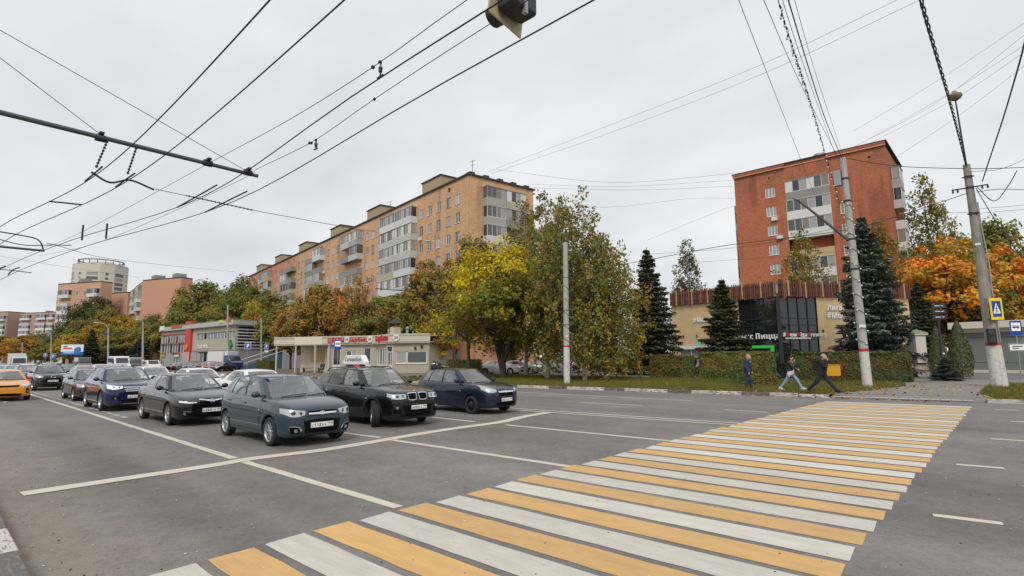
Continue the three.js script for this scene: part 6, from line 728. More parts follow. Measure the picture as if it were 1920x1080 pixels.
const bmw = makeCar(suv({ paint: paint([0.006, 0.006, 0.007], 0.2, 0.3), plate: ['О090РК', '190'], plateZ: -0.02, steer: -0.5, rails: true, tint: true, repeater: false, face: {
  lampTop: [[0.4, 0.83], [0.55, 0.835], [0.72, 0.835], [0.84, 0.86]], lampBot: [[0.4, 0.735], [0.55, 0.715], [0.72, 0.705], [0.86, 0.775]], bulbs: [[0.52, 0.775, 0.045], [0.68, 0.77, 0.05]], drl: [[[0.42, 0.735], [0.6, 0.72], [0.8, 0.735]], [[0.42, 0.722], [0.6, 0.707], [0.8, 0.72]]], fogTop: [[0.56, 0.5], [0.66, 0.5], [0.78, 0.5]], fogBot: [[0.56, 0.38], [0.66, 0.37], [0.78, 0.38]], fogAt: [0.68, 0.53],
  panels: [...[1, -1].map((k) => [[[0.03 * k, 0.86], [0.19 * k, 0.865], [0.35 * k, 0.85]], [[0.05 * k, 0.68], [0.19 * k, 0.66], [0.32 * k, 0.68]], M.chrome, 0.01, 'kidney_grille', [[[[0.055 * k, 0.84], [0.19 * k, 0.845], [0.325 * k, 0.832]], [[0.07 * k, 0.695], [0.19 * k, 0.677], [0.305 * k, 0.695]], CM.grille, 0.017, 'grille_mesh']]]), [[[-0.5, 0.55], [0, 0.56], [0.5, 0.55]], [[-0.42, 0.3], [0, 0.29], [0.42, 0.3]], CM.grille, 0.006, 'lower_grille']], emblem: [0, 0.905, 0.036, 0.03], plateY: 0.53 } }));
putCar(bmw, 'compact_suv', 'black compact SUV with a white taxi sign on its roof and front wheels turned', -13.0, -9.3);
const opel = makeCar(hatch({ L: 4.0, W: 1.71, fo: 0.83, wb: 2.51, wheel: 0.3, paint: paint([0.012, 0.017, 0.036], 0.3, 0.35), plate: ['М667ЕР', '150'], rim: 'steel', rimMat: CM.steelRim, repeater: CM.lamp, cladding: false, mirror: CM.trim, plan: [[0, 0.5], [0.05, 0.66], [0.18, 0.83], [0.45, 0.95], [0.95, 0.99], [1.5, 1], [3, 1], [3.6, 0.95], [3.88, 0.87], [3.97, 0.8], [4, 0.72]],
  cabin: { wsB: 0.86, aB: 1.2, wsT: 1.72, aT: 1.88, bB: 2.36, cB: 3.78, cT: 3.5, rwB: 3.88, rwT: 3.6, crown: 0.035, topW: 0.66, roof: [[1.6, 1.39], [1.9, 1.435], [2.3, 1.455], [2.9, 1.44], [3.65, 1.36]], windows: [[0.11, 0.43], [0.47, 0.74], [0.77, 0.9]] }, face: {
  lampTop: [[0.42, 0.72], [0.54, 0.76], [0.68, 0.82], [0.77, 0.87]], lampBot: [[0.44, 0.66], [0.58, 0.63], [0.72, 0.63], [0.82, 0.74]], lampMat: CM.lamp, panels: [[[[-0.38, 0.68], [0, 0.69], [0.38, 0.68]], [[-0.33, 0.55], [0, 0.54], [0.33, 0.55]], CM.grille, 0.006, 'grille', [[[[-0.38, 0.67], [0, 0.68], [0.38, 0.67]], [[-0.36, 0.63], [0, 0.63], [0.36, 0.63]], M.chrome, 0.016, 'chrome_bar']]], [[[-0.45, 0.4], [0, 0.41], [0.45, 0.4]], [[-0.42, 0.28], [0, 0.27], [0.42, 0.28]], CM.grille, 0.006, 'lower_grille']], emblem: [0, 0.655, 0.05, 0.045], plateY: 0.47 } }));
putCar(opel, 'small_hatchback', 'dark navy hatchback on black steel wheels at the stop line', -13.35, -13.22);
// ---- behind them
const corolla = makeCar(sedan({ paint: paint([0.0065, 0.0062, 0.007], 0.25, 0.3), plate: ['С840ТЕ', '750'], rim: 'twin', handleMat: M.chrome, repeater: false, cladding: false, face: {
  lampTop: [[0.3, 0.67], [0.5, 0.7], [0.7, 0.735], [0.86, 0.78]], lampBot: [[0.32, 0.645], [0.5, 0.61], [0.7, 0.6], [0.87, 0.66]], lampMat: CM.lampDark, drl: [[[0.42, 0.62], [0.62, 0.625], [0.82, 0.665]], [[0.42, 0.6], [0.62, 0.59], [0.82, 0.62]]], fogTop: [[0.45, 0.42], [0.6, 0.42], [0.76, 0.43]], fogBot: [[0.5, 0.31], [0.6, 0.3], [0.72, 0.31]], fogAt: [0.7, 0.36], fogChrome: [[[0.45, 0.42], [0.6, 0.425], [0.74, 0.43]], [[0.45, 0.408], [0.6, 0.412], [0.74, 0.417]]],
  panels: [[[[-0.34, 0.68], [0, 0.655], [0.34, 0.68]], [[-0.34, 0.6], [0, 0.57], [0.34, 0.6]], CM.grille, 0.006, 'grille', [[[[-0.36, 0.695], [0, 0.655], [0.36, 0.695]], [[-0.36, 0.665], [0, 0.625], [0.36, 0.665]], M.chrome, 0.016, 'chrome_bar']]], [[[-0.4, 0.5], [0, 0.5], [0.4, 0.5]], [[-0.5, 0.27], [0, 0.26], [0.5, 0.27]], CM.grille, 0.006, 'lower_grille']], emblem: [0, 0.645, 0.07, 0.045], plateY: 0.44 } }));
putCar(corolla, 'sedan', 'black saloon car with chrome wing across its nose, behind the teal hatchback', -17.95, -5.72);
const kugaFace = { lampTop: [[0.42, 0.85], [0.56, 0.86], [0.72, 0.88], [0.86, 0.92]], lampBot: [[0.44, 0.78], [0.58, 0.75], [0.74, 0.74], [0.88, 0.79]], bulbs: [[0.55, 0.81, 0.04], [0.7, 0.81, 0.04]], lampMat: CM.lampWhite, fogTop: [[0.5, 0.52], [0.62, 0.53], [0.74, 0.53]], fogBot: [[0.54, 0.44], [0.62, 0.43], [0.72, 0.44]], fogAt: [0.64, 0.48],
  panels: [[[[-0.42, 0.82], [0, 0.83], [0.42, 0.82]], [[-0.3, 0.6], [0, 0.59], [0.3, 0.6]], CM.grille, 0.006, 'grille', [0.805, 0.74, 0.675, 0.612].map((y, i) => [[[-0.41 + i * 0.035, y + 0.018], [0, y + 0.024], [0.41 - i * 0.035, y + 0.018]], [[-0.405 + i * 0.035, y - 0.01], [0, y - 0.004], [0.405 - i * 0.035, y - 0.01]], M.chrome, 0.016, 'chrome_bar'])], [[[-0.5, 0.42], [0, 0.42], [0.5, 0.42]], [[-0.4, 0.3], [0, 0.3], [0.4, 0.3]], CM.grille, 0.006, 'lower_grille', [[[[-0.42, 0.31], [0, 0.31], [0.42, 0.31]], [[-0.38, 0.275], [0, 0.275], [0.38, 0.275]], M.silver, 0.014, 'skid_plate']]]], plateY: 0.53, emblem: [0, 0.76, 0.06, 0.026] };
const kuga = makeCar(suv({ L: 4.52, W: 1.84, fo: 0.93, wb: 2.69, paint: paint([0.016, 0.02, 0.075], 0.4, 0.33), plate: ['Н693МВ', '777'], rails: true, railMat: M.silver, rim: 'five', repeater: false, face: kugaFace }));
putCar(kuga, 'crossover', 'dark blue crossover with silver roof rails and a barred chrome grille', -25.0, -5.45);
const plainFace = (o = {}) => ({ lampTop: [[0.42, 0.68], [0.56, 0.7], [0.7, 0.72], [0.84, 0.74]], lampBot: [[0.44, 0.61], [0.56, 0.58], [0.7, 0.575], [0.85, 0.62]], panels: [[[[-0.36, 0.67], [0, 0.68], [0.36, 0.67]], [[-0.34, 0.58], [0, 0.575], [0.34, 0.58]], CM.grille, 0.006, 'grille'], [[[-0.5, 0.42], [0, 0.43], [0.5, 0.42]], [[-0.46, 0.29], [0, 0.28], [0.46, 0.29]], CM.grille, 0.006, 'lower_grille']], plateY: 0.48, ...o });
const optimaPaint = paint([0.75, 0.3, 0.035], 0.05, 0.35);
const optima = makeCar(sedan({ L: 4.85, W: 1.86, fo: 0.97, wb: 2.8, wheel: 0.33, paint: optimaPaint, mirror: mat([0.6, 0.03, 0.03], 0.3), rim: 'five', face: plainFace({ lampTop: [[0.48, 0.7], [0.6, 0.71], [0.74, 0.735], [0.88, 0.78]], lampBot: [[0.5, 0.66], [0.6, 0.62], [0.74, 0.62], [0.89, 0.67]], drl: [[[0.5, 0.69], [0.64, 0.7], [0.8, 0.74]], [[0.5, 0.67], [0.64, 0.68], [0.8, 0.715]]], panels: [[[[-0.46, 0.69], [0, 0.675], [0.46, 0.69]], [[-0.42, 0.61], [0, 0.6], [0.42, 0.61]], CM.grille, 0.006, 'grille', [[[[-0.48, 0.7], [0, 0.69], [0.48, 0.7]], [[-0.48, 0.69], [0, 0.678], [0.48, 0.69]], M.chrome, 0.016, 'chrome_bar']]], [[[-0.55, 0.36], [0, 0.37], [0.55, 0.36]], [[-0.5, 0.26], [0, 0.25], [0.5, 0.26]], CM.grille, 0.006, 'lower_grille']], fogTop: [[0.7, 0.55], [0.76, 0.55], [0.8, 0.55]], fogBot: [[0.7, 0.38], [0.76, 0.38], [0.8, 0.38]], fogAt: [0.75, 0.45] }) }));
putCar(optima, 'taxi', 'orange taxi saloon with a red wing mirror in its own lane beside the queue', -35.3, -2.72);
const peugeot = makeCar(suv({ paint: paint([0.03, 0.03, 0.03], 0.35, 0.4), plate: ['К204АО', '50'], rim: 'five', rails: true, face: plainFace({ lampTop: [[0.5, 0.86], [0.62, 0.88], [0.74, 0.91], [0.86, 0.95]], lampBot: [[0.52, 0.79], [0.62, 0.75], [0.74, 0.74], [0.87, 0.8]], panels: [[[[-0.4, 0.72], [0, 0.73], [0.4, 0.72]], [[-0.46, 0.5], [0, 0.49], [0.46, 0.5]], CM.grille, 0.006, 'grille'], [[[-0.5, 0.4], [0, 0.41], [0.5, 0.4]], [[-0.46, 0.31], [0, 0.3], [0.46, 0.31]], CM.grille, 0.006, 'lower_grille']], emblem: [0, 0.8, 0.11, 0.075], plateY: 0.6, fogTop: [[0.6, 0.7], [0.66, 0.7], [0.72, 0.7]], fogBot: [[0.6, 0.62], [0.66, 0.62], [0.72, 0.62]], fogAt: [0.66, 0.66] }) }));
putCar(peugeot, 'estate_car', 'dark grey tall estate car with large round chrome badge, behind the brown saloon', -45.6, -5.65);
const brown = makeCar(sedan({ L: 4.5, W: 1.7, wb: 2.6, paint: paint([0.045, 0.036, 0.03], 0.4, 0.38), rim: 'five', face: plainFace() }));
putCar(brown, 'brown_sedan', 'brown saloon car between the blue crossover and the dark estate car', -32.2, -5.65);
// ================================================================ poles, wires, signs
const poleMat = new THREE.MeshStandardMaterial({ roughness: 0.9, side: THREE.DoubleSide, map: texture(128, 512, (x, y, o) => { const n = pnoise(x / 12, y / 12, 10, 42, 71), s = pnoise(x / 5, y / 60, 25, 8, 72), r = hash3(x, y, 73), k = 0.8 + 0.25 * n + 0.2 * (s - 0.5) + 0.12 * (r - 0.5); o[0] = 0.42 * k; o[1] = 0.41 * k; o[2] = 0.385 * k; }) });
const poleOld = new THREE.MeshStandardMaterial({ roughness: 0.95, side: THREE.DoubleSide, map: texture(128, 512, (x, y, o) => { const n = pnoise(x / 10, y / 16, 12, 32, 81), s = pnoise(x / 4, y / 90, 32, 5, 82), r = hash3(x, y, 83), k = 0.72 + 0.35 * n + 0.35 * (s - 0.5) + 0.15 * (r - 0.5); o[0] = 0.3 * k; o[1] = 0.275 * k; o[2] = 0.24 * k; }) });
const poleWhite = new THREE.MeshStandardMaterial({ roughness: 0.8, side: THREE.DoubleSide, map: texture(128, 256, (x, y, o) => { const n = pnoise(x / 8, y / 8, 16, 32, 91), r = hash3(x, y, 92), w = smooth(0.66, 0.8, n * 0.7 + r * 0.3), k = 0.92 + 0.1 * r; for (let i = 0; i < 3; i++) o[i] = k * ([0.6, 0.585, 0.55][i] * (1 - w) + 0.3 * w); }) });
const lampGrey = mat([0.5, 0.5, 0.49], 0.5, 0.3);
function along(a, b, t) { return a.clone().lerp(b, t); }
function concretePole(name, label, base, topP, r0, r1, ring, o = {}) { // base and top in the world; ring = share of the height painted white
  const g = thing(name, label, 'pole', base, 0, o.group), B = V(0, -0.1, 0), T = topP.clone().sub(base), R = (t) => r0 + (r1 - r0) * t, q = along(B, T, ring), q2 = along(B, T, ring + 0.012);
  part(g, 'shaft', rod(q2, T, R(ring), r1, 16), o.mat ?? poleMat); part(g, 'painted_base', rod(along(B, T, 0.02), q, R(0.02) * 1.01, R(ring) * 1.01, 16), poleWhite); part(g, 'red_ring', rod(q, q2, R(ring) * 1.03, R(ring) * 1.03, 16), M.red); part(g, 'footing', rod(B, along(B, T, 0.02), R(0) * 1.08, R(0) * 1.04, 16), M.concrete);
  return { g, at: (t) => along(B, T, t), R, T };
}
const toAt = (base, px, py) => { const d = ray(px, py), k = Math.hypot(base.x, base.z) / Math.hypot(d.x, d.z); return V(d.x * k, EYE + d.y * k, d.z * k); };
const bulbMat = phys([0.75, 0.74, 0.7], 0.2, 0, { clearcoat: 1 });
// stub pole with a cut top
{ const b = atY(1063, 721, 0.13), P = concretePole('stub_pole', 'pale concrete stub pole with white base and red ring, no lamp', b, toAt(b, 1060, 455), 0.2, 0.15, 0.265); part(P.g, 'step', rod(P.at(0.6), P.at(0.61), 0.19, 0.19, 14), poleMat); for (const t of [0.42, 0.52, 0.75]) part(P.g, 'band', new THREE.TorusGeometry(P.R(t) + 0.012, 0.016, 5, 18).rotateX(Math.PI / 2).translate(...P.at(t).toArray()), M.darkSteel); const n = part(P.g, 'notice', box(0.16, 0.1, 0.01), M.white); n.position.copy(P.at(0.34)).add(V(0.14, 0, 0.15)); n.rotation.y = 0.8; part(P.g, 'cable', tube(Array.from({ length: 40 }, (_, i) => { const t = 0.3 + i * 0.011, a = i * 0.75, r = P.R(t) + 0.015; return P.at(t).add(V(Math.cos(a) * r, 0, Math.sin(a) * r)); }), 0.011, 120, 4), M.wire); }
// garland pole
let gp; const poleTops = {};
{ const b = atY(1627, 726, 0.13), P = gp = concretePole('garland_pole', 'tall grey concrete pole wound with a string of bulbs, beside the crossing', b, toAt(b, 1580, 296), 0.235, 0.15, 0.155);
  poleTops.garland = P.T.clone().add(b); const wv = (t, a) => P.at(t).add(V(Math.cos(a) * (P.R(t) + 0.02), 0, Math.sin(a) * (P.R(t) + 0.02))), gar = []; for (let i = 0; i <= 150; i++) gar.push(wv(0.18 + 0.66 * i / 150, i * 0.42)); const gs = part(P.g, 'garland', tube(gar, 0.012, 450, 4), M.wire); for (let i = 2; i < 150; i += 4) part(gs, 'bulb', new THREE.SphereGeometry(0.045, 8, 6).translate(...wv(0.18 + 0.66 * i / 150, i * 0.42).add(V(Math.cos(i * 0.42) * 0.05, -0.02, Math.sin(i * 0.42) * 0.05)).toArray()), bulbMat);
  for (const t of [0.5, 0.63, 0.8, 0.9]) part(P.g, 'clamp', merge([rod(P.at(t), P.at(t + 0.008), P.R(t) + 0.02, P.R(t) + 0.02, 14), box(0.5, 0.04, 0.04, ...P.at(t).toArray())]), M.darkSteel);
  const a0 = toAt(b, 1597, 455).sub(b), a1 = toAt(b, 1515, 382).sub(b).add(V(-0.2, 0, 1.2)); part(P.g, 'bracket_arm', merge([rod(a0, a1, 0.075, 0.06, 10), rod(a1, a1.clone().add(V(-0.25, 0.12, 0.1)), 0.04, 0.04)]), mat([0.12, 0.115, 0.105], 0.7, 0.3)); part(P.g, 'junction_box', box(0.34, 0.85, 0.28, ...P.at(0.91).add(V(-0.32, 0, 0.1)).toArray()), M.galv); const n = part(P.g, 'notice', box(0.3, 0.16, 0.012), M.white); n.position.copy(P.at(0.26)).add(V(0.1, 0, 0.24)); n.rotation.y = 0.3;
}
// concrete pole with crossing sign, signal and lamp
{ const b = atY(1873, 726, 0.13), P = concretePole('sign_pole', 'weathered concrete pole with yellow-framed crossing sign and street lamp on top', b, toAt(b, 1812, 309), 0.31, 0.16, 0.185, { mat: poleOld }), g = P.g; poleTops.sign = P.T.clone().add(b);
  part(g, 'sleeve', rod(P.at(0.0).add(V(0.2, 0, 0.1)), P.at(0.185).add(V(0.15, 0, 0.08)), 0.2, 0.18, 12), poleWhite);
  const L0 = P.T, L1 = toAt(b, 1791, 185).sub(b); part(g, 'lamp_rod', rod(L0.clone().add(V(0, -0.3, 0)), L1, 0.05, 0.035, 8), M.darkSteel); part(g, 'lamp_head', new THREE.LatheGeometry([[0, 0.3], [0.09, 0.3], [0.13, 0.2], [0.3, 0.12], [0.33, 0.0], [0.24, -0.14], [0.12, -0.22], [0, -0.22]].map((q) => new THREE.Vector2(...q)), 18).translate(L1.x, L1.y + 0.12, L1.z), mat([0.2, 0.16, 0.11], 0.7));
  const cross = sign(256, 320, (c, w, h) => { c.fillStyle = '#f2d21b'; c.fillRect(0, 0, w, h); c.fillStyle = '#14419a'; c.fillRect(34, 42, w - 68, h - 84); c.fillStyle = '#f3f3f0'; c.beginPath(); c.moveTo(128, 66); c.lineTo(208, 232); c.lineTo(48, 232); c.closePath(); c.fill(); c.fillStyle = '#101216'; c.beginPath(); c.arc(130, 118, 11, 0, 7); c.fill(); c.lineWidth = 13; c.strokeStyle = '#101216'; c.beginPath(); c.moveTo(129, 132); c.lineTo(124, 172); c.lineTo(106, 214); c.moveTo(124, 172); c.lineTo(150, 212); c.moveTo(128, 142); c.lineTo(104, 160); c.moveTo(128, 142); c.lineTo(150, 160); c.stroke(); for (let i = 0; i < 5; i++) c.fillRect(58 + i * 32, 222, 16, 12); });
  const sp = toAt(b, 1866, 580).sub(b).add(V(0.05, 0, 0.3)); const s = part(g, 'crossing_sign', rbox(0.66, 1.12, 0.03, 0.012), M.yellow); s.position.copy(sp); s.rotation.set(0, 0.75, 0.02); part(s, 'sign_face', new THREE.PlaneGeometry(0.64, 1.1).translate(0, 0, 0.017), new THREE.MeshStandardMaterial({ map: cross, roughness: 0.4 })); const s2 = part(g, 'sign_back', rbox(0.66, 1.12, 0.03, 0.012), M.galv); s2.position.copy(sp).add(V(-0.45, 0.05, -0.1)); s2.rotation.y = -1.1;
  const tl = part(g, 'signal_housing', rbox(0.36, 0.78, 0.26, 0.04), M.blackPlastic); tl.position.copy(P.at(0.225)).add(V(0.02, 0, 0.36)); tl.rotation.y = 0.2; for (const y of [0.19, -0.19]) part(tl, 'lens', cyl(0.13, 0.13, 0.04, 16).rotateX(Math.PI / 2).translate(0, y, 0.12), mat([0.045, 0.045, 0.045], 0.3));
  part(g, 'conduit', tube([0.2, 0.4, 0.55, 0.7, 0.82].map((t, i) => P.at(t).add(V(P.R(t) + 0.04 + (i === 2 ? 0.05 : 0), 0, P.R(t) * 0.4))), 0.035, 40, 6), M.galv);
  for (const [t, w] of [[0.89, 1.5], [0.94, 0.5], [0.77, 0.5]]) part(g, 'cross_bracket', merge([box(w, 0.06, 0.06, P.at(t).x, P.at(t).y, P.at(t).z + P.R(t)), rod(P.at(t), P.at(t + 0.006), P.R(t) + 0.02, P.R(t) + 0.02, 12)]), M.darkSteel); for (const dx of [-0.7, -0.5, 0.5, 0.72]) part(g, 'insulator', new THREE.LatheGeometry([[0, 0], [0.05, 0.02], [0.03, 0.06], [0.06, 0.09], [0.03, 0.13], [0.05, 0.16], [0, 0.2]].map((q) => new THREE.Vector2(...q)), 10).translate(P.at(0.89).x + dx, P.at(0.89).y - 0.2, P.at(0.89).z + P.R(0.89)), M.darkSteel);
  part(g, 'cable_loop', tube([P.at(0.9).add(V(0.3, -0.2, 0.3)), P.at(0.85).add(V(0.9, -0.5, 0.4)), P.at(0.86).add(V(1.5, 0.1, 0.3)), P.at(0.9).add(V(1.9, 0.35, 0.2))], 0.022, 24, 5), M.wire); part(g, 'cable_loop', tube([P.at(0.88).add(V(0.25, 0, 0.3)), P.at(0.75).add(V(0.7, 0, 0.5)), P.at(0.6).add(V(1.3, 0, 0.6)), P.at(0.52).add(V(1.8, 0, 0.7))], 0.02, 24, 5), M.wire); part(g, 'number_tag', box(0.24, 0.12, 0.01, ...P.at(0.63).add(V(0, 0, P.R(0.63) + 0.02)).toArray()), M.white);
}
// lamp and wire poles farther off
function lampPole(px, by, topY, label, lampPx, lampY, o = {}) {
  const b = Array.isArray(by) ? plantAt(px, by[0]) : atY(px, by, 0.13), t = toAt(b, o.topPx ?? px, topY), P = concretePole('street_pole', label, b, t, o.r ?? 0.19, 0.12, 0.24, { group: 'poles down the street' });
  if (lampPx) { const L = toAt(b, lampPx, lampY).sub(b), e = P.T.clone(); part(P.g, 'lamp_arm', tube([e, e.clone().lerp(L, 0.4).add(V(0, 0.35, 0)), L], 0.045, 14, 6), lampGrey); const d = L.clone().sub(e).setY(0).normalize(), h = part(P.g, 'lamp_head', new THREE.SphereGeometry(0.5, 12, 8).scale(0.9, 0.2, 0.32), lampGrey); h.position.copy(L).addScaledVector(d, 0.3); h.rotation.y = Math.atan2(-d.z, d.x); }
  if (o.arm) { const A = toAt(b, o.arm[0], o.arm[1]).sub(b), s = P.at(o.arm[2]); part(P.g, 'trolley_arm', rod(s, A, 0.06, 0.05, 8), M.darkSteel); part(P.g, 'arm_stay', rod(P.at(Math.min(0.97, o.arm[2] + 0.12)), s.clone().lerp(A, 0.75), 0.014), M.wire); } return P;
}
lampPole(845, 697, 464, 'street lamp pole with a dark trolley arm in front of the brick block', 806, 452, { arm: [704, 541, 0.62] });
lampPole(427, [92], 572, 'concrete pole in front of the shop building', null, 0, { r: 0.22 }); lampPole(268, [95], 604, 'pale pole beside the bluish spruce', 262, 600, { arm: [178, 626, 0.75] });
lampPole(203, [104], 615, 'pale lamp pole beside the narrow dark spruce', 184, 605); lampPole(96, [125], 628, 'thin lamp pole in front of the golden roadside tree', 82, 625); lampPole(42, [150], 642, 'short pale pole at the end of the street', null); lampPole(490, [84], 597, 'thin steel post between the parking signs', null, 0, { r: 0.09 });
{ const b = atY(882, 693, 0.13), g = thing('steel_post', 'thin grey-green steel post beside the straggly bush', 'post', b); part(g, 'shaft', rod(V(0, -0.05, 0), V(0, 6.5, 0), 0.09, 0.08), M.greyGreen); part(g, 'base_plate', cyl(0.16, 0.18, 0.08, 10), M.greyGreen); }
// traffic signs on posts
function postSign(name, label, base, h, faces, o = {}) { const g = thing(name, label, 'sign', base, o.turn ?? 0.7, o.group); part(g, 'post', rod(V(0, -0.1, 0), V(0, h, 0), 0.035, 0.035, 10), M.galv); for (const [y, w, hh, tex] of faces) { const s = part(g, 'plate', rbox(w, hh, 0.03, 0.012, 0, y, 0.045), M.galv); part(s, 'face', new THREE.PlaneGeometry(w - 0.02, hh - 0.02).translate(0, y, 0.0625), new THREE.MeshStandardMaterial({ map: tex, roughness: 0.45 })); } return g; }
const pTex = sign(128, 128, (c) => { c.fillStyle = '#fff'; c.fillRect(0, 0, 128, 128); c.fillStyle = '#1540a0'; c.fillRect(5, 5, 118, 118); c.fillStyle = '#fff'; c.font = 'bold 104px sans-serif'; c.textAlign = 'center'; c.fillText('P', 64, 102); }), subTex = sign(128, 64, (c) => { c.fillStyle = '#f0f0ec'; c.fillRect(0, 0, 128, 64); c.strokeStyle = '#111'; c.lineWidth = 5; c.strokeRect(4, 4, 120, 56); c.fillStyle = '#111'; c.fillRect(24, 20, 70, 8); c.fillRect(24, 36, 44, 8); });
const busTex = sign(128, 192, (c) => { c.fillStyle = '#17439f'; c.fillRect(0, 0, 128, 192); c.fillStyle = '#fff'; c.fillRect(14, 24, 100, 110); c.fillStyle = '#101010'; c.fillRect(26, 58, 76, 36); c.fillStyle = '#fff'; for (let i = 0; i < 4; i++) c.fillRect(32 + i * 18, 63, 13, 13); c.fillStyle = '#101010'; c.beginPath(); c.arc(44, 98, 8, 0, 7); c.arc(86, 98, 8, 0, 7); c.fill(); });
{ const b = atY(632, 701, 0.13), h = above(b, 632, 640); postSign('bus_stop_sign', 'blue and white bus stop sign on a post in front of the kiosk', b, h, [[h - 0.5, 0.8, 1.1, busTex]]); }
{ const b = plantAt(463, 82), h = above(b, 463, 644); postSign('parking_sign', 'larger blue parking sign beside the box truck', b, h + 0.2, [[h - 0.45, 1.0, 1.0, pTex]]); const b2 = plantAt(498, 84), h2 = above(b2, 498, 646); postSign('parking_sign', 'smaller blue parking sign with white plate below, beside the stair', b2, h2, [[h2 - 0.4, 0.62, 0.8, pTex], [h2 - 1.15, 0.6, 0.45, subTex]]); }
{ const b = plantAt(83, 112), h = above(b, 83, 663); postSign('round_sign', 'small round blue sign far down the street', b, h, [[h - 0.4, 0.8, 0.8, pTex]]); const b2 = plantAt(98, 118), h2 = above(b2, 98, 664); postSign('arrow_sign', 'small square blue sign far down the street', b2, h2, [[h2 - 0.5, 0.9, 0.9, pTex]]); }
{ const b = atY(1916, 712, 0.13), h = above(b, 1916, 604); postSign('bus_stop_sign', 'blue and white bus stop sign past the concrete pole', b, h, [[h - 0.5, 0.62, 0.95, busTex], [h - 1.75, 1.0, 0.5, subTex]], { turn: 0.4 }); }
{ const b = atY(1771, 713, 0.13), h = above(b, 1768, 570), g = thing('signpost', 'dark direction post with three black finger boards by the path', 'signpost', b, 0.5), dk = mat([0.022, 0.024, 0.03], 0.5); part(g, 'post', rod(V(0, -0.1, 0), V(0, h, 0), 0.075, 0.06, 10), dk); part(g, 'foot', cyl(0.11, 0.14, 0.35, 12), dk); part(g, 'finial', new THREE.SphereGeometry(0.09, 10, 8).translate(0, h, 0), dk); [0.25, 0.62, 0.99].forEach((d, i) => { const s = part(g, 'finger_board', rbox(0.8, 0.27, 0.05, 0.01, 0.1, h - d, 0.04), dk); part(s, 'lettering', merge([box(0.3, 0.05, 0.004, 0.0, h - d + 0.02, 0.067), box(0.14, 0.05, 0.004, 0.28, h - d + 0.02, 0.067)]), M.white); }); for (const y of [1.2, 1.7]) part(g, 'small_lamp', new THREE.SphereGeometry(0.07, 8, 6).translate(0.09, y, 0.05), M.white); }
{ const b = plantAt(133, 112), d = depthOf(b.x, b.z), y1 = above(b, 133, 646), y0 = above(b, 133, 667), w = 31 * d / FOCAL * 1.25, g = thing('billboard', 'roadside billboard with white, red and blue poster beside the narrow spruce', 'billboard', b, 0.95); part(g, 'leg', rod(V(0, -0.1, 0), V(0, y0, 0), 0.2, 0.2), M.darkSteel); const p = part(g, 'panel', box(w, y1 - y0, 0.3, 0, (y0 + y1) / 2, 0), M.darkSteel); part(p, 'poster', new THREE.PlaneGeometry(w - 0.2, y1 - y0 - 0.2).translate(0, (y0 + y1) / 2, 0.155), new THREE.MeshStandardMaterial({ roughness: 0.6, map: sign(256, 144, (c) => { c.fillStyle = '#dfe3e6'; c.fillRect(0, 0, 256, 144); c.fillStyle = '#1d58a8'; c.fillRect(0, 102, 256, 42); c.fillStyle = '#3c79b8'; c.beginPath(); c.ellipse(190, 80, 40, 50, 0.4, 0, 7); c.fill(); c.fillStyle = '#c23a2e'; c.fillRect(24, 46, 100, 20); c.fillStyle = '#20242a'; c.fillRect(24, 20, 50, 14); c.fillStyle = '#eee'; c.fillRect(30, 112, 120, 10); }) })); }
{ // hanging traffic signal seen from behind and below
  const g = thing('hanging_signal', 'suspended traffic signal with cream backing board hanging over the crossing', 'traffic light', [-4.4, 6.06, -4.66]), cr = mat([0.45, 0.38, 0.24], 0.6), hs = mat([0.02, 0.021, 0.023], 0.5);
  part(g, 'backing_board', rbox(0.025, 1.15, 0.62, 0.01, 0, 0.58, 0), cr).rotation.x = -0.17; for (const [y, z] of [[0.27, -0.06], [0.6, -0.02], [0.93, 0.02]]) { const s = part(g, 'signal_section', rbox(0.3, 0.32, 0.46, 0.05, 0.17, y, z), hs); part(s, 'visor', new THREE.CylinderGeometry(0.15, 0.16, 0.24, 18, 1, true, Math.PI * 0.55 - Math.PI * 0.05, Math.PI * 1.5).rotateZ(Math.PI / 2).translate(-0.14, y, z), hs); part(s, 'lens', cyl(0.13, 0.13, 0.02, 16).rotateZ(Math.PI / 2).translate(-0.02, y, z), mat([0.05, 0.03, 0.03], 0.3)); } part(g, 'hanger', merge([rod(V(0.15, 1.05, 0), V(0.15, 1.75, 0), 0.02), box(0.06, 1.1, 0.05, 0.3, 0.6, -0.06)]), M.galv);
}
// ---------------------------------------------------------------- overhead lines
const trolley = 'trolleybus wires above the near lanes', conLabel = 'dark trolley contact wire strung along the road above the queue';
const line3 = (name, label, group, r, pts, seg, extra) => { const m = top(name, tube(pts.map((p) => p.isVector3 ? p : V(...p)), r, seg ?? (pts.length - 1) * 8, 5), M.wire, label, 'wire', group); return m; };
for (const P of [[[14, 5.85, -4.65], [2, 5.8, -4.68], [-5.5, 5.8, -4.75], [-14.5, 5.8, -4.92], [-23.6, 5.8, -3.45], [-36, 5.8, -2.2], [-70, 5.8, -1.9]], [[14, 5.85, -4.0], [2, 5.8, -4.02], [-6.2, 5.8, -4.04], [-14.5, 5.8, -4.25], [-23.2, 5.8, -2.86], [-33, 5.8, -1.85], [-70, 5.8, -1.3]], [[14, 5.85, -2.15], [0, 5.8, -2.18], [-13.9, 5.8, -2.17], [-21.7, 5.8, -1.18], [-34, 5.8, -0.4]], [[14, 5.85, -2.78], [0, 5.8, -2.76], [-13.9, 5.8, -2.73], [-23.3, 5.8, -1.55], [-36, 5.8, -0.8]]]) line3('contact_wire', conLabel, trolley, 0.0105, P, 60);
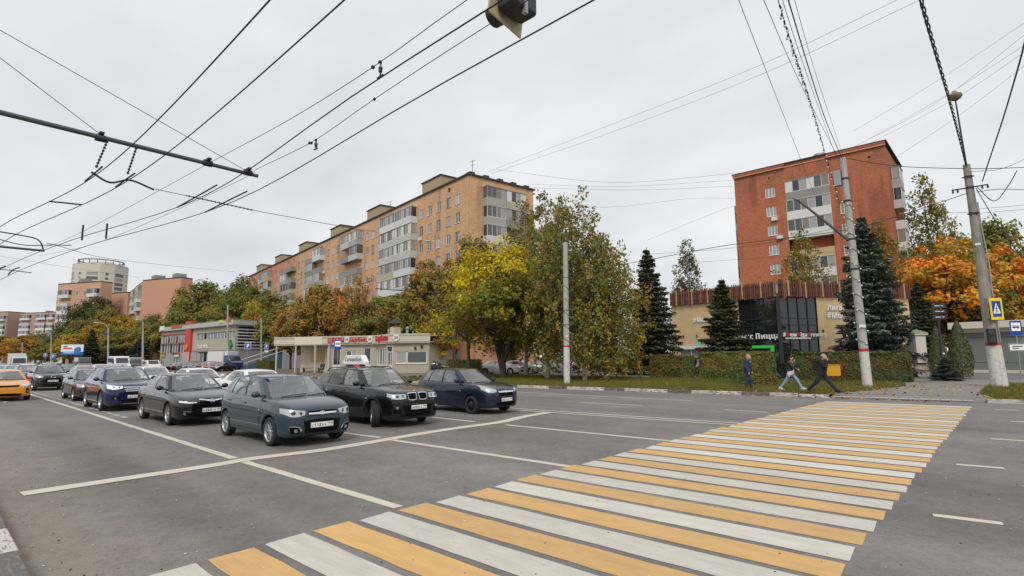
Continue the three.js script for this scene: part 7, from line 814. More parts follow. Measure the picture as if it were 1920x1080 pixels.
for (const P of [[V(8, 6.3, -4.2), atY(875, 0, 6.12), atY(715, 115, 6.05), atY(560, 214, 6.25), V(-14.9, 6.84, -4.5), V(-24, 6.3, -3.3), V(-33, 6.75, -2.8)], [V(8, 6.3, -4.7), atY(990, 0, 6.15), atY(700, 187, 6.1), atY(592, 262, 6.05), atY(480, 318, 6.5), V(-15, 6.84, -5.6), V(-24, 6.2, -4.1), V(-33, 6.7, -3.2)]]) line3('support_wire', 'thin support wire carried above the trolley contact wires', trolley, 0.006, P, 60);
const bead = (a, b, n, r) => { const out = [rod(a, b, r * 0.45)]; for (let i = 0; i < n; i++) { const p = a.clone().lerp(b, (i + 0.5) / n), d = b.clone().sub(a).normalize(); out.push(new THREE.CylinderGeometry(r, r * 0.8, r * 0.5, 10).applyQuaternion(new THREE.Quaternion().setFromUnitVectors(V(0, 1, 0), d)).translate(p.x, p.y, p.z)); } return merge(out); };
{ // mast on the near pavement with its arm
  const g = thing('trolley_mast', 'dark horizontal trolley arm reaching over the road from the near pavement', 'mast', [-14.75, 0.12, 1.5]), rel = (x, y, z) => V(x + 14.75, y - 0.12, z - 1.5), st = mat([0.1, 0.105, 0.11], 0.55, 0.5);
  part(g, 'mast', rod(V(0, -0.1, 0), V(0, 9.4, 0), 0.16, 0.11, 14), poleMat); part(g, 'arm', rod(rel(-14.68, 6.9, 1.4), rel(-14.98, 6.9, -5.85), 0.058, 0.05, 12), st); for (const z of [-2.3, -5.4]) part(g, 'stay_rope', rod(V(0, 9.2, 0), rel(-14.85, 6.96, z), 0.008), M.wire);
  for (const z of [-2.3, -4.55, -5.55]) part(g, 'arm_clamp', merge([rod(rel(-14.9, 6.9, z + 0.1), rel(-14.9, 6.9, z - 0.1), 0.085, 0.085, 10), box(0.3, 0.05, 0.09, rel(-14.9, 6.99, z).x, rel(0, 6.99, z).y, rel(0, 0, z).z)]), M.darkSteel);
  for (const [z, zc, x] of [[-2.42, -2.17, -14.3], [-2.98, -2.74, -14.3]]) { part(g, 'insulator_string', bead(rel(-14.82, 6.86, z), rel(x + 0.05, 6.0, zc), 9, 0.03), M.darkSteel); part(g, 'wire_grip', tube([rel(x + 0.7, 5.86, zc), rel(x, 5.9, zc), rel(x - 0.7, 5.86, zc + 0.06)], 0.019, 8, 6), M.darkSteel); }
  part(g, 'cross_span', tube([rel(-14.3, 5.9, -2.1), rel(-14.35, 5.76, -2.45), rel(-14.35, 5.9, -2.8), rel(-14.4, 5.8, -3.3)], 0.022, 20, 6), M.darkSteel);
  part(g, 'span_insulator', bead(rel(-14.45, 5.82, -4.0), rel(-14.5, 5.78, -5.6), 16, 0.028), M.darkSteel); for (const [z, zz] of [[-4.25, -4.25], [-4.92, -4.92]]) part(g, 'wire_grip', tube([rel(-13.2, 5.86, z), rel(-14.5, 5.88, z), rel(-15.8, 5.83, zz + 0.08)], 0.018, 8, 6), M.darkSteel);
}
line3('span_wire', 'cross-span wire running from the trolley arm over to the lamp pole by the brick block', null, 0.008, [V(-14.4, 5.82, -3.3), V(-14.45, 5.82, -4.0), V(-14.5, 5.78, -5.7), V(-14.6, 5.82, -8.2), atD(720, 440, 40), atD(838, 478, 62)], 40);
{ const g = thing('trolley_mast', 'second trolley arm farther down the queue above the orange taxi', 'mast', [-32.8, 0.12, 1.5]), rel = (x, y, z) => V(x + 32.8, y - 0.12, z - 1.5); part(g, 'mast', rod(V(0, -0.1, 0), V(0, 9.2, 0), 0.16, 0.11, 12), poleMat); part(g, 'arm', rod(rel(-32.8, 6.9, 1.4), rel(-32.5, 6.9, -3.35), 0.06, 0.05, 10), mat([0.09, 0.095, 0.1], 0.55, 0.5)); part(g, 'insulator_string', bead(rel(-32.7, 6.88, -0.9), rel(-32.6, 5.9, -0.6), 8, 0.035), M.darkSteel); part(g, 'cable_loop', tube([rel(-32.7, 7.6, -1.2), rel(-32.5, 7.5, -2.4), rel(-32.4, 7.35, -3.1), rel(-32.5, 6.95, -3.3)], 0.03, 14, 5), M.wire); part(g, 'cable_loop', tube([rel(-32.7, 7.3, -1.5), rel(-32.4, 7.05, -2.6), rel(-32.4, 7.2, -3.6), rel(-32.5, 7.3, -4.3)], 0.022, 14, 5), M.wire); part(g, 'span_insulator', bead(rel(-32.6, 5.9, -1.9), rel(-32.6, 5.85, -3.0), 8, 0.035), M.darkSteel); for (const z of [-1.9, -2.35]) part(g, 'wire_grip', tube([rel(-31, 5.84, z - 0.08), rel(-32.6, 5.9, z), rel(-34, 5.84, z + 0.04)], 0.028, 8, 6), M.darkSteel); }
line3('span_wire', 'long span wire from the second trolley arm across to the far trees', null, 0.014, [V(-32.6, 7.3, -3.4), atD(220, 487, 45), atD(440, 510, 78)], 24);
for (const [A, B, lab] of [[atY(714, 115, 6.06), atY(713, 146, 5.8), 'insulated dropper hanging between support and contact wire, with bell cap'], [atY(593, 262, 6.06), atY(592, 281, 5.8), 'second insulated dropper, farther along the support wires']]) { const g = thing('wire_dropper', lab, 'insulator', B), T = A.clone().sub(B), at = (t) => T.clone().multiplyScalar(t); part(g, 'hook', new THREE.TorusGeometry(0.022, 0.007, 6, 12).translate(...at(0.9).toArray()), M.darkSteel); part(g, 'bell', rod(at(0.62), at(0.35), 0.032, 0.026, 12), M.darkSteel); part(g, 'stem', rod(at(0.8), at(0.02), 0.011, 0.014), M.darkSteel); part(g, 'clip', rbox(0.15, 0.022, 0.025, 0.006, 0, 0.02, 0), M.darkSteel); part(g, 'cap', rbox(0.05, 0.035, 0.035, 0.008, T.x - 0.02, T.y, T.z), M.darkSteel); part(g, 'weight', rbox(0.045, 0.045, 0.045, 0.008, T.x - 0.2, T.y - 0.01, T.z), M.darkSteel); }
for (const [px, py, D] of [[702, 186, 9.0], [580, 268, 10.6]]) { const p = atD(px, py, D), g = thing('wire_clamp', 'small dark clamp on a support wire', 'clamp', p, 0, 'small clamps on the support wires'); part(g, 'jaw', rbox(0.05, 0.035, 0.035, 0.008), M.darkSteel); part(g, 'bolt', rod(V(0, -0.035, 0), V(0, 0.035, 0), 0.009), M.darkSteel); }
for (const [x, z] of [[-21.5, -3.7], [-22.3, -3.2]]) top('wire_spacer', rod(V(x, 5.8, z), V(x, 6.32, z), 0.028), M.darkSteel, 'short dark hanger standing on a trolley wire', 'hanger', 'short hangers on the trolley wires'); top('wire_spacer_bar', rod(V(-17.4, 5.82, -1.78), V(-17.2, 5.82, -2.4), 0.02), M.darkSteel, 'thin bar holding the two nearest trolley wires apart', 'hanger');
const over = 'cables strung from the poles over the road', overL = 'dark cable running from the garland pole out over the road';
const G0 = poleTops.garland, S0 = poleTops.sign, Wp = (l) => l.map((q) => q.isVector3 ? q : atD(...q));
for (const [r, P] of [[0.009, [[1320, -170, 9], [1385, 0, 13], [1455, 180, 21], [1505, 308, 31], [1530, 372, 40]]], [0.009, [[1350, -200, 9], [1432, 0, 13], [1500, 155, 21], G0.clone().add(V(-0.1, -0.3, 0))]], [0.008, [[1395, -250, 9], [1467, 0, 13], [1520, 160, 20], G0.clone().add(V(-0.1, -0.8, 0))]], [0.017, [[1400, -260, 9], [1478, 0, 13], [1517, 130, 18], [1550, 230, 24], G0.clone().add(V(0, -0.12, 0))]], [0.007, [[1425, -250, 9], [1490, 0, 13], [1530, 140, 19], G0.clone().add(V(0.1, -0.3, 0))]]]) line3('overhead_cable', overL, over, r, Wp(P), 40);
{ const P = Wp([[1395, -260, 9], [1459, 0, 13], [1490, 100, 16], [1522, 200, 22], [1548, 290, 27], [1575, 385, 29]]), crv = new THREE.CatmullRomCurve3(P, false, 'centripetal'), g = thing('bulb_garland', 'string of clear bulbs on a dark cable slung from the pole over the road', 'garland', P[5]); part(g, 'cable', tube(P.map((p) => p.clone().sub(P[5])), 0.011, 60, 5), M.wire); for (let i = 0; i < 46; i++) { const p = crv.getPointAt(0.2 + i * 0.0172).sub(P[5]), a = i * 2.3; part(g, 'bulb_socket', rod(p, p.clone().add(V(Math.cos(a) * 0.03, -0.1, Math.sin(a) * 0.03)), 0.028, 0.024, 6), M.black); part(g, 'bulb', new THREE.SphereGeometry(0.038, 8, 6).translate(p.x + Math.cos(a) * 0.04, p.y - 0.13, p.z + Math.sin(a) * 0.04), bulbMat); } }
{ const c = Wp([[1690, -150, 10], [1727, 0, 13.5], [1752, 90, 16.5], [1776, 172, 20], [1797, 250, 25], S0.clone().add(V(0, -0.1, 0.1))]), crv = new THREE.CatmullRomCurve3(c, false, 'centripetal'), g = thing('twisted_cable', 'thick twisted cable bundle running up from the concrete pole over the road', 'wire', S0); for (let k = 0; k < 3; k++) part(g, 'strand', tube(Array.from({ length: 90 }, (_, i) => { const p = crv.getPointAt(i / 89).sub(S0), a = i * 0.9 + k * 2.1; return p.add(V(Math.cos(a) * 0.035, Math.sin(a) * 0.035, 0)); }), 0.019, 180, 4), M.wire); }
line3('drop_cable', 'thick black cable swinging in to the concrete pole', null, 0.028, Wp([[1945, -40, 14], [1920, 85, 17], [1898, 165, 20], [1880, 225, 22.5], [1855, 300, 26], [1842, 340, 28]]), 40);
const cross2 = 'cables crossing behind the poles';
for (const [r, P] of [[0.02, [G0.clone(), [1690, 312, 31], [1810, 316, 29], [1925, 314, 31]]], [0.013, [[1812, 322, 28.5], [1870, 318, 30], [1925, 297, 34]]], [0.019, [[1064, 512, 38], [1200, 490, 35], [1350, 462, 32], [1604, 428, 29.5], [1700, 400, 29.5], [1815, 362, 28.5]]], [0.018, [[1830, 360, 28], [1870, 355, 29], [1925, 356, 31]]], [0.012, [[1200, 478, 42], [1400, 462, 38], [1604, 420, 30], [1720, 402, 36], [1820, 398, 28.5]]], [0.01, [[1835, 392, 28.5], [1925, 384, 31]]], [0.01, [[1836, 400, 28.5], [1925, 392, 31]]], [0.012, [[1850, 436, 29], [1925, 428, 33]]], [0.012, [[1300, 492, 50], [1480, 480, 46], [1610, 470, 45], [1700, 478, 46]]]]) line3('span_cable', 'dark cable spanning between the roadside poles', cross2, r, Wp(P), 30);
for (const [r, P] of [[0.014, [[915, 322, 80], [1150, 232, 60], [1430, 120, 48], [1690, -4, 40]]], [0.014, [[920, 326, 80], [1160, 243, 60], [1445, 132, 48], [1720, 2, 40]]], [0.016, [[930, 318, 80], [1150, 342, 78], [1390, 324, 74]]], [0.016, [[985, 352, 82], [1200, 356, 80], [1376, 349, 74]]], [0.014, [[990, 345, 82], [1150, 350, 80], [1376, 338, 74]]], [0.014, [[1600, 246, 74], [1760, 150, 60], [1925, 40, 50]]], [0.014, [[1620, 266, 74], [1780, 175, 60], [1925, 82, 50]]], [0.014, [[1625, 272, 74], [1790, 185, 60], [1925, 95, 50]]], [0.014, [[1600, 276, 74], [1760, 190, 60], [1925, 62, 50]]], [0.014, [[1680, 295, 72], [1800, 215, 60], [1925, 120, 52]]], [0.014, [[1215, 450, 90], [1300, 415, 80], [1376, 385, 74]]], [0.014, [[1000, 385, 82], [1150, 388, 82], [1300, 372, 80], [1376, 372, 76]]]]) line3('service_wire', 'faint thin service wire crossing the pale sky between roofs', 'thin wires between the roofs', r, Wp(P), 24);
for (const [r, P] of [[0.012, [[0, 640 - 640 + 480, 50], [120, 500, 60], [260, 520, 80]]], [0.02, [[427, 592, 88], [360, 602, 92], [250, 614, 96], [160, 630, 105]]], [0.02, [[427, 580, 88], [470, 590, 92], [520, 600, 96]]]]) line3('street_wire', 'thin wire hanging between the poles down the street', 'wires down the street', r, Wp(P), 20);
// ---------------------------------------------------------------- bin, fence, low wall
{ const b = atY(1564, 717, 0.13), h = 1.0, g = thing('litter_bin', 'orange-yellow litter bin on a frame behind the man in black', 'bin', b, 0.3), y = mat([0.72, 0.36, 0.015], 0.45), s = new THREE.Shape(); s.moveTo(-0.32, 0.42); s.lineTo(0.3, 0.42); s.quadraticCurveTo(0.36, 0.42, 0.36, 0.5); s.lineTo(0.36, 1.02); s.lineTo(-0.36, 1.06); s.lineTo(-0.36, 0.5); s.quadraticCurveTo(-0.36, 0.42, -0.32, 0.42); part(g, 'bucket', new THREE.ExtrudeGeometry(s, { depth: 0.4, bevelEnabled: true, bevelSize: 0.02, bevelThickness: 0.02, bevelSegments: 2 }).translate(0, 0, -0.2), y); part(g, 'rim', rbox(0.78, 0.05, 0.5, 0.02, 0, 1.06, 0), y); for (const x of [-0.42, 0.42]) part(g, 'leg', rod(V(x, -0.05, 0), V(x, 0.98, 0), 0.022), M.darkSteel); part(g, 'axle', rod(V(-0.42, 0.8, 0), V(0.42, 0.8, 0), 0.018), M.darkSteel); }
{ const a = atY(1276, 703, 0.13), b = atY(1332, 702, 0.13), d = b.clone().sub(a), L = Math.hypot(d.x, d.z), g = thing('terrace_fence', 'white crossed terrace fence in front of the pavilion', 'fence', a, Math.atan2(-d.z, d.x)), n = 3; for (let i = 0; i <= n; i++) part(g, 'post', box(0.07, 1.15, 0.07, i * L / n, 0.57, 0), M.white); for (let i = 0; i < n; i++) { const x0 = i * L / n + 0.04, x1 = (i + 1) * L / n - 0.04; part(g, 'rail', box(x1 - x0, 0.06, 0.05, (x0 + x1) / 2, 1.1, 0), M.white); part(g, 'rail', box(x1 - x0, 0.06, 0.05, (x0 + x1) / 2, 0.2, 0), M.white); part(g, 'brace', rod(V(x0, 0.23, 0.0), V(x1, 1.07, 0.0), 0.025), M.white); part(g, 'brace', rod(V(x0, 1.07, 0.03), V(x1, 0.23, 0.03), 0.025), M.white); } }
{ const a = atY(1716, 706, 0.13), b = atY(1818, 705, 0.13), d = b.clone().sub(a), L = Math.hypot(d.x, d.z), g = thing('garden_wall', 'low white ribbed garden wall with red coping beside the signpost', 'wall', a, Math.atan2(-d.z, d.x)), wh = mat([0.6, 0.56, 0.5], 0.85), cap = mat([0.3, 0.09, 0.06], 0.8); part(g, 'plinth', box(L, 0.45, 0.5, L / 2, 0.2, 0), M.concrete); part(g, 'coping', box(L + 0.1, 0.1, 0.6, L / 2, 0.475, 0), cap); part(g, 'panel', box(L * 0.62, 0.42, 0.22, L * 0.31, 0.735, 0), wh); for (let i = 0; i < 22; i++) part(g, 'rib', box(0.06, 0.42, 0.06, 0.08 + i * L * 0.62 / 22, 0.735, 0.14), wh); part(g, 'top_coping', box(L * 0.64, 0.09, 0.34, L * 0.31, 0.99, 0), cap); part(g, 'pier', box(0.8, 2.1, 0.8, 0.4, 1.05 + 1.03, 0), wh); part(g, 'pier_cap', box(1.05, 0.14, 1.05, 0.4, 3.2, 0), wh); part(g, 'pier_roof', new THREE.CylinderGeometry(0.05, 0.8, 0.3, 4).rotateY(Math.PI / 4).translate(0.4, 3.42, 0), mat([0.2, 0.25, 0.14], 0.9)); }
// ================================================================ the other vehicles
const SIL = paint([0.42, 0.43, 0.44], 0.6, 0.35), WHT = paint([0.74, 0.74, 0.73], 0, 0.4), BLK = paint([0.008, 0.008, 0.009], 0.2, 0.3), GRY = paint([0.09, 0.1, 0.11], 0.5, 0.35), REDP = paint([0.28, 0.012, 0.015], 0.2, 0.35), NVY = paint([0.015, 0.02, 0.05], 0.3, 0.35), BGR = paint([0.12, 0.15, 0.19], 0.5, 0.35), MAR = paint([0.1, 0.01, 0.02], 0.2, 0.35);
const q1 = makeCar(sedan({ paint: WHT, mirror: NVY, rim: 'multi', face: plainFace() })); putCar(q1, 'white_sedan', 'white saloon car with a dark mirror between the teal hatchback and the black SUV', -21.4, -9.3);
const q2 = makeCar(sedan({ paint: WHT, L: 4.5, wb: 2.65, rim: 'five', face: plainFace() })); putCar(q2, 'white_sedan', 'white saloon car beyond the black saloon with the chrome wing', -28.6, -9.35);
const farCars = { sedan: (p) => makeCar(sedan({ far: true, paint: p, rim: 'five', face: plainFace() })), hatch: (p) => makeCar(hatch({ far: true, paint: p, rim: 'five', face: plainFace() })), suv: (p) => makeCar(suv({ far: true, paint: p, rim: 'five', face: plainFace({ lampTop: [[0.42, 0.84], [0.56, 0.85], [0.7, 0.86], [0.84, 0.89]], lampBot: [[0.44, 0.77], [0.56, 0.75], [0.7, 0.74], [0.85, 0.77]], panels: [[[[-0.36, 0.84], [0, 0.85], [0.36, 0.84]], [[-0.34, 0.68], [0, 0.67], [0.34, 0.68]], CM.trim, 0.006, 'grille']], plateY: 0.56 }) })) };
const protos = {}; let farN = 0;
function farCar(kind, p, pname, label, x, z, turn = 0, group) { const key = kind + pname; const first = !protos[key]; const c = first ? protos[key] = farCars[kind](p) : protos[key].clone(); if (first) c.userData.keep = c.userData.info.fx; const fx = protos[key].fxKeep ??= c.userData.keep; c.userData = { info: { fx } }; return putCar(c, { sedan: 'saloon_car', hatch: 'small_car', suv: 'tall_car' }[kind], label, x, z, turn, group); }
const queue = 'cars queuing farther back';
for (const [k, p, n, lab, x, z] of [['hatch', WHT, 'w', 'white small car beyond the blue crossover', -36.5, -9.3], ['sedan', BGR, 'b', 'blue-grey saloon beyond the brown saloon', -47.5, -9.2], ['sedan', SIL, 's', 'silver saloon far back in the queue', -56, -9.2], ['suv', WHT, 'w', 'white tall car far down the road in the near lane', -118, -6.5], ['suv', GRY, 'g', 'grey tall car behind the dark estate car', -55, -5.6], ['hatch', REDP, 'r', 'red small car far back in the queue', -78, -12.8], ['sedan', WHT, 'w', 'white saloon far back in the third lane', -70, -12.8], ['hatch', SIL, 's', 'silver small car far back in the third lane', -62, -12.8], ['sedan', BLK, 'k', 'black saloon far back in the third lane', -88, -12.7], ['sedan', GRY, 'g', 'grey saloon far back in the second lane', -66, -9.2], ['suv', BLK, 'k', 'black tall car far back in the second lane', -75, -9.2], ['hatch', GRY, 'g', 'grey small car far back in the near queue', -64, -5.6], ['sedan', SIL, 's', 'silver saloon far down the near queue', -73, -5.6], ['sedan', NVY, 'n', 'navy saloon far down the near queue', -84, -5.6], ['hatch', WHT, 'w', 'white small car far down the second lane', -92, -9.2], ['suv', SIL, 's', 'silver tall car far down the third lane', -104, -12.7], ['sedan', BLK, 'k', 'black saloon far down the second lane', -108, -9.2], ['hatch', NVY, 'n', 'navy small car far down the third lane', -122, -12.7], ['sedan', SIL, 's', 'silver saloon very far down the second lane', -128, -9.2]]) farCar(k, p, n, lab, x, z, 0, queue);
const lot = 'cars parked in front of the shop building';
[['sedan', BLK, 'k', 'black saloon parked'], ['hatch', REDP, 'r', 'red small car parked'], ['suv', BLK, 'k', 'black tall car parked'], ['sedan', MAR, 'm', 'maroon saloon parked'], ['hatch', GRY, 'g', 'grey small car parked'], ['suv', GRY, 'g', 'grey tall car parked'], ['hatch', MAR, 'm', 'maroon small car parked'], ['sedan', NVY, 'n', 'navy saloon parked']].forEach(([k, p, n, lab], i) => farCar(k, p, n, `${lab} among others in front of the shop building`, -84 - i * 2.9, -28.5, -0.95, lot));
const yard = 'cars parked behind the verge trees';
for (const [k, p, n, lab, px, D, t] of [['sedan', BLK, 'k', 'black saloon parked beside the lamp pole by the kiosk', 832, 62, 0.6], ['sedan', WHT, 'w', 'white saloon parked behind the ash tree trunk', 962, 55, 0.4], ['sedan', SIL, 's', 'silver saloon parked behind the tall birch', 1000, 56, 0.35], ['suv', GRY, 'g', 'grey tall car parked near the straggly bush', 905, 60, 0.5], ['hatch', WHT, 'w', 'white small car parked behind the stub pole', 1085, 58, 0.3], ['hatch', REDP, 'r', 'red small car parked under the dark spruce', 1210, 60, 0.3], ['hatch', SIL, 's', 'silver small car parked beside the red one', 1180, 62, 0.3], ['sedan', GRY, 'g', 'grey saloon parked behind the weeping birch', 1130, 60, 0.3]]) { const q = plantAt(px, D), c = farCar(k, p, n, lab, q.x, q.z, t, yard); c.position.y = 0.1; }
// vans and trucks from side profiles
function boxVehicle(name, label, cat, pos, turn, prof, W, bodyM, o) {
  const g = thing(name, label, cat, pos, turn, o.group), s = new THREE.Shape(prof.map((p) => new THREE.Vector2(...p))), bv = 0.07; part(g, 'body', new THREE.ExtrudeGeometry(s, { depth: W - 2 * bv, bevelEnabled: true, bevelSize: bv, bevelThickness: bv, bevelSegments: 3 }).translate(0, 0, -W / 2 + bv), bodyM);
  for (const sd of [1, -1]) { for (const [x0, y0, x1, y1] of o.windows ?? []) part(g, 'side_window', rbox(x1 - x0, y1 - y0, 0.02, 0.008, (x0 + x1) / 2, (y0 + y1) / 2, sd * (W / 2 + 0.003)), GL.dark); for (const x of o.axles) { const w = new THREE.Group(); w.name = 'wheel'; w.position.set(x, o.wr ?? 0.34, sd * (W / 2 - 0.1)); w.rotation.y = sd > 0 ? 0 : Math.PI; g.add(w); const k = wheelGeo(o.wr ?? 0.34, 0.22, 'steel'); part(w, 'tyre', k.tyre, CM.tyre); part(w, 'rim', k.rim, CM.grey); } if (o.lamp) part(g, 'headlight', rbox(0.06, 0.22, 0.34, 0.02, o.lamp[0], o.lamp[1], sd * (W / 2 - 0.25)), CM.lamp); if (o.mirror) part(g, 'mirror', rbox(0.1, 0.3, 0.18, 0.03, o.mirror[0], o.mirror[1], sd * (W / 2 + 0.16)), CM.trim); }
  if (o.screen) { const [a, b] = o.screen, n = V(b[1] - a[1], -(b[0] - a[0]), 0).normalize().multiplyScalar(Math.sign(b[1] - a[1]) * (bv + 0.012)); part(g, 'windshield', quads([[V(a[0] + n.x, a[1] + n.y, W / 2 - 0.16), V(a[0] + n.x, a[1] + n.y, -W / 2 + 0.16), V(b[0] + n.x, b[1] + n.y, -W / 2 + 0.22), V(b[0] + n.x, b[1] + n.y, W / 2 - 0.22)]]), GL.dark); }
  for (const [x0, y0, x1, y1, w, m, n] of o.boxes ?? []) part(g, n, rbox(x1 - x0, y1 - y0, w, 0.03, (x0 + x1) / 2, (y0 + y1) / 2, 0), m); return g;
}
const vanProf = [[-2.9, 0.45], [2.9, 0.45], [2.95, 0.9], [2.7, 1.15], [2.0, 1.3], [1.35, 2.2], [1.0, 2.4], [-2.85, 2.45], [-2.95, 1.4]];
{ const p = plantAt(222, 80); boxVehicle('minibus', 'white minibus with dark side windows behind the blue crossover', 'minibus', [-106, 0, -21.4], 0, vanProf, 2.0, WHT, { axles: [-1.9, 1.95], windows: [[-2.7, 1.45, -1.6, 2.15], [-1.5, 1.45, -0.3, 2.15], [-0.2, 1.45, 0.8, 2.15], [0.95, 1.4, 1.5, 2.0]], screen: [[2.0, 1.38], [1.4, 2.18]], lamp: [2.98, 0.85], mirror: [1.8, 1.5] }); }
boxVehicle('flatbed_truck', 'small truck with a silver tarpaulin cover behind the white minibus', 'truck', [-117, 0, -26], 0, [[-3, 0.6], [2.6, 0.6], [2.6, 1.0], [2.2, 1.2], [1.7, 1.9], [1.2, 2.0], [0.9, 1.1], [-3, 1.1]], 2.0, GRY, { axles: [-1.8, 1.9], windows: [[1.2, 1.25, 1.7, 1.75]], boxes: [[-3.1, 1.0, 0.85, 2.35, 2.1, mat([0.45, 0.46, 0.47], 0.6), 'tarpaulin']], screen: [[2.2, 1.25], [1.75, 1.85]] });
boxVehicle('white_jeep', 'boxy white off-road car parked before the shop building', 'car', [-103, 0, -25.2], 0, [[-2.1, 0.45], [2.1, 0.45], [2.15, 0.9], [1.9, 1.08], [0.9, 1.12], [0.45, 1.72], [-2.0, 1.78], [-2.15, 1.1]], 1.75, WHT, { axles: [-1.3, 1.3], windows: [[-1.9, 1.15, -1.0, 1.62], [-0.9, 1.15, 0.05, 1.62]], screen: [[0.9, 1.18], [0.5, 1.68]], lamp: [2.18, 0.85] });
boxVehicle('dark_van', 'dark grey van parked far back by the narrow spruce', 'van', [-136, 0, -21.5], 0, vanProf, 2.0, GRY, { axles: [-1.9, 1.95], windows: [[-0.2, 1.45, 0.8, 2.15], [0.95, 1.4, 1.5, 2.0]], screen: [[2.0, 1.38], [1.4, 2.18]], lamp: [2.98, 0.85] });
{ const p = plantAt(423, 84); boxVehicle('box_truck', 'small truck with white cargo box and blue cab in front of the shop building', 'truck', [p.x, 0.1, p.z], 0.25, [[0.9, 0.55], [2.75, 0.55], [2.9, 0.8], [2.8, 1.2], [2.35, 1.45], [1.9, 2.15], [1.5, 2.3], [0.9, 2.3]], 1.95, paint([0.015, 0.04, 0.16], 0.1, 0.4), { axles: [-1.7, 1.95], windows: [[1.2, 1.4, 1.95, 2.0]], screen: [[2.35, 1.5], [1.95, 2.12]], lamp: [2.92, 0.8], boxes: [[-3.1, 0.8, 0.8, 3.0, 2.1, mat([0.66, 0.66, 0.65], 0.5), 'cargo_box'], [-3.0, 0.5, 2.0, 0.72, 0.9, M.darkSteel, 'chassis'], [0.9, 2.34, 1.6, 2.95, 1.8, mat([0.66, 0.66, 0.65], 0.5), 'wind_deflector']] }); }
boxVehicle('red_bus', 'red bus far down the road at the end of the queue', 'bus', [-165, 0, -8.9], 0, [[-5, 0.4], [5, 0.4], [5.1, 1.2], [4.9, 2.9], [-5, 2.95]], 2.5, paint([0.4, 0.03, 0.03], 0, 0.4), { axles: [-3, 3.2], wr: 0.48, windows: [[-4.6, 1.5, -1.8, 2.5], [-1.6, 1.5, 1.2, 2.5], [1.4, 1.5, 4.4, 2.5]], screen: [[5.08, 1.3], [4.93, 2.6]], lamp: [5.14, 0.8] });
boxVehicle('far_truck', 'pale truck far down the road beyond the golden roadside tree', 'truck', [-150, 0, -13], 0, [[1.2, 0.6], [3.4, 0.6], [3.5, 1.2], [3.3, 2.7], [1.2, 2.8]], 2.3, WHT, { axles: [-2.6, 2.3], wr: 0.45, windows: [[2.0, 1.6, 3.0, 2.4]], screen: [[3.5, 1.4], [3.36, 2.4]], boxes: [[-4.2, 1.0, 1.0, 3.4, 2.4, mat([0.6, 0.6, 0.58], 0.6), 'cargo_box']] });
{ // roof sign of the ride-hailing car
  const c = bmw, sX = bmw.position.x - 1.0, y = 1.6, g = thing('taxi_roof_sign', 'white taxi roof sign with red foot on the black SUV', 'sign', [sX, y, bmw.position.z]), s = new THREE.Shape([[-0.62, 0.08], [0.62, 0.08], [0.62, 0.14], [0.42, 0.34], [-0.42, 0.34], [-0.62, 0.14]].map((p) => new THREE.Vector2(...p))); part(g, 'panel', new THREE.ExtrudeGeometry(s, { depth: 0.16, bevelEnabled: true, bevelSize: 0.015, bevelThickness: 0.015, bevelSegments: 2 }).translate(0, 0, -0.08), mat([0.78, 0.78, 0.77], 0.35)); part(g, 'foot', rbox(0.34, 0.07, 0.2, 0.02, 0.2, 0.035, 0), mat([0.6, 0.05, 0.05], 0.4)); part(g, 'mount', rbox(1.0, 0.05, 0.12, 0.02, 0, 0.03, 0), CM.trim); part(g, 'lettering', letters('Ситимобил', 0.13, 0.006, fontThin).translate(0, 0.16, 0.094), M.black); }
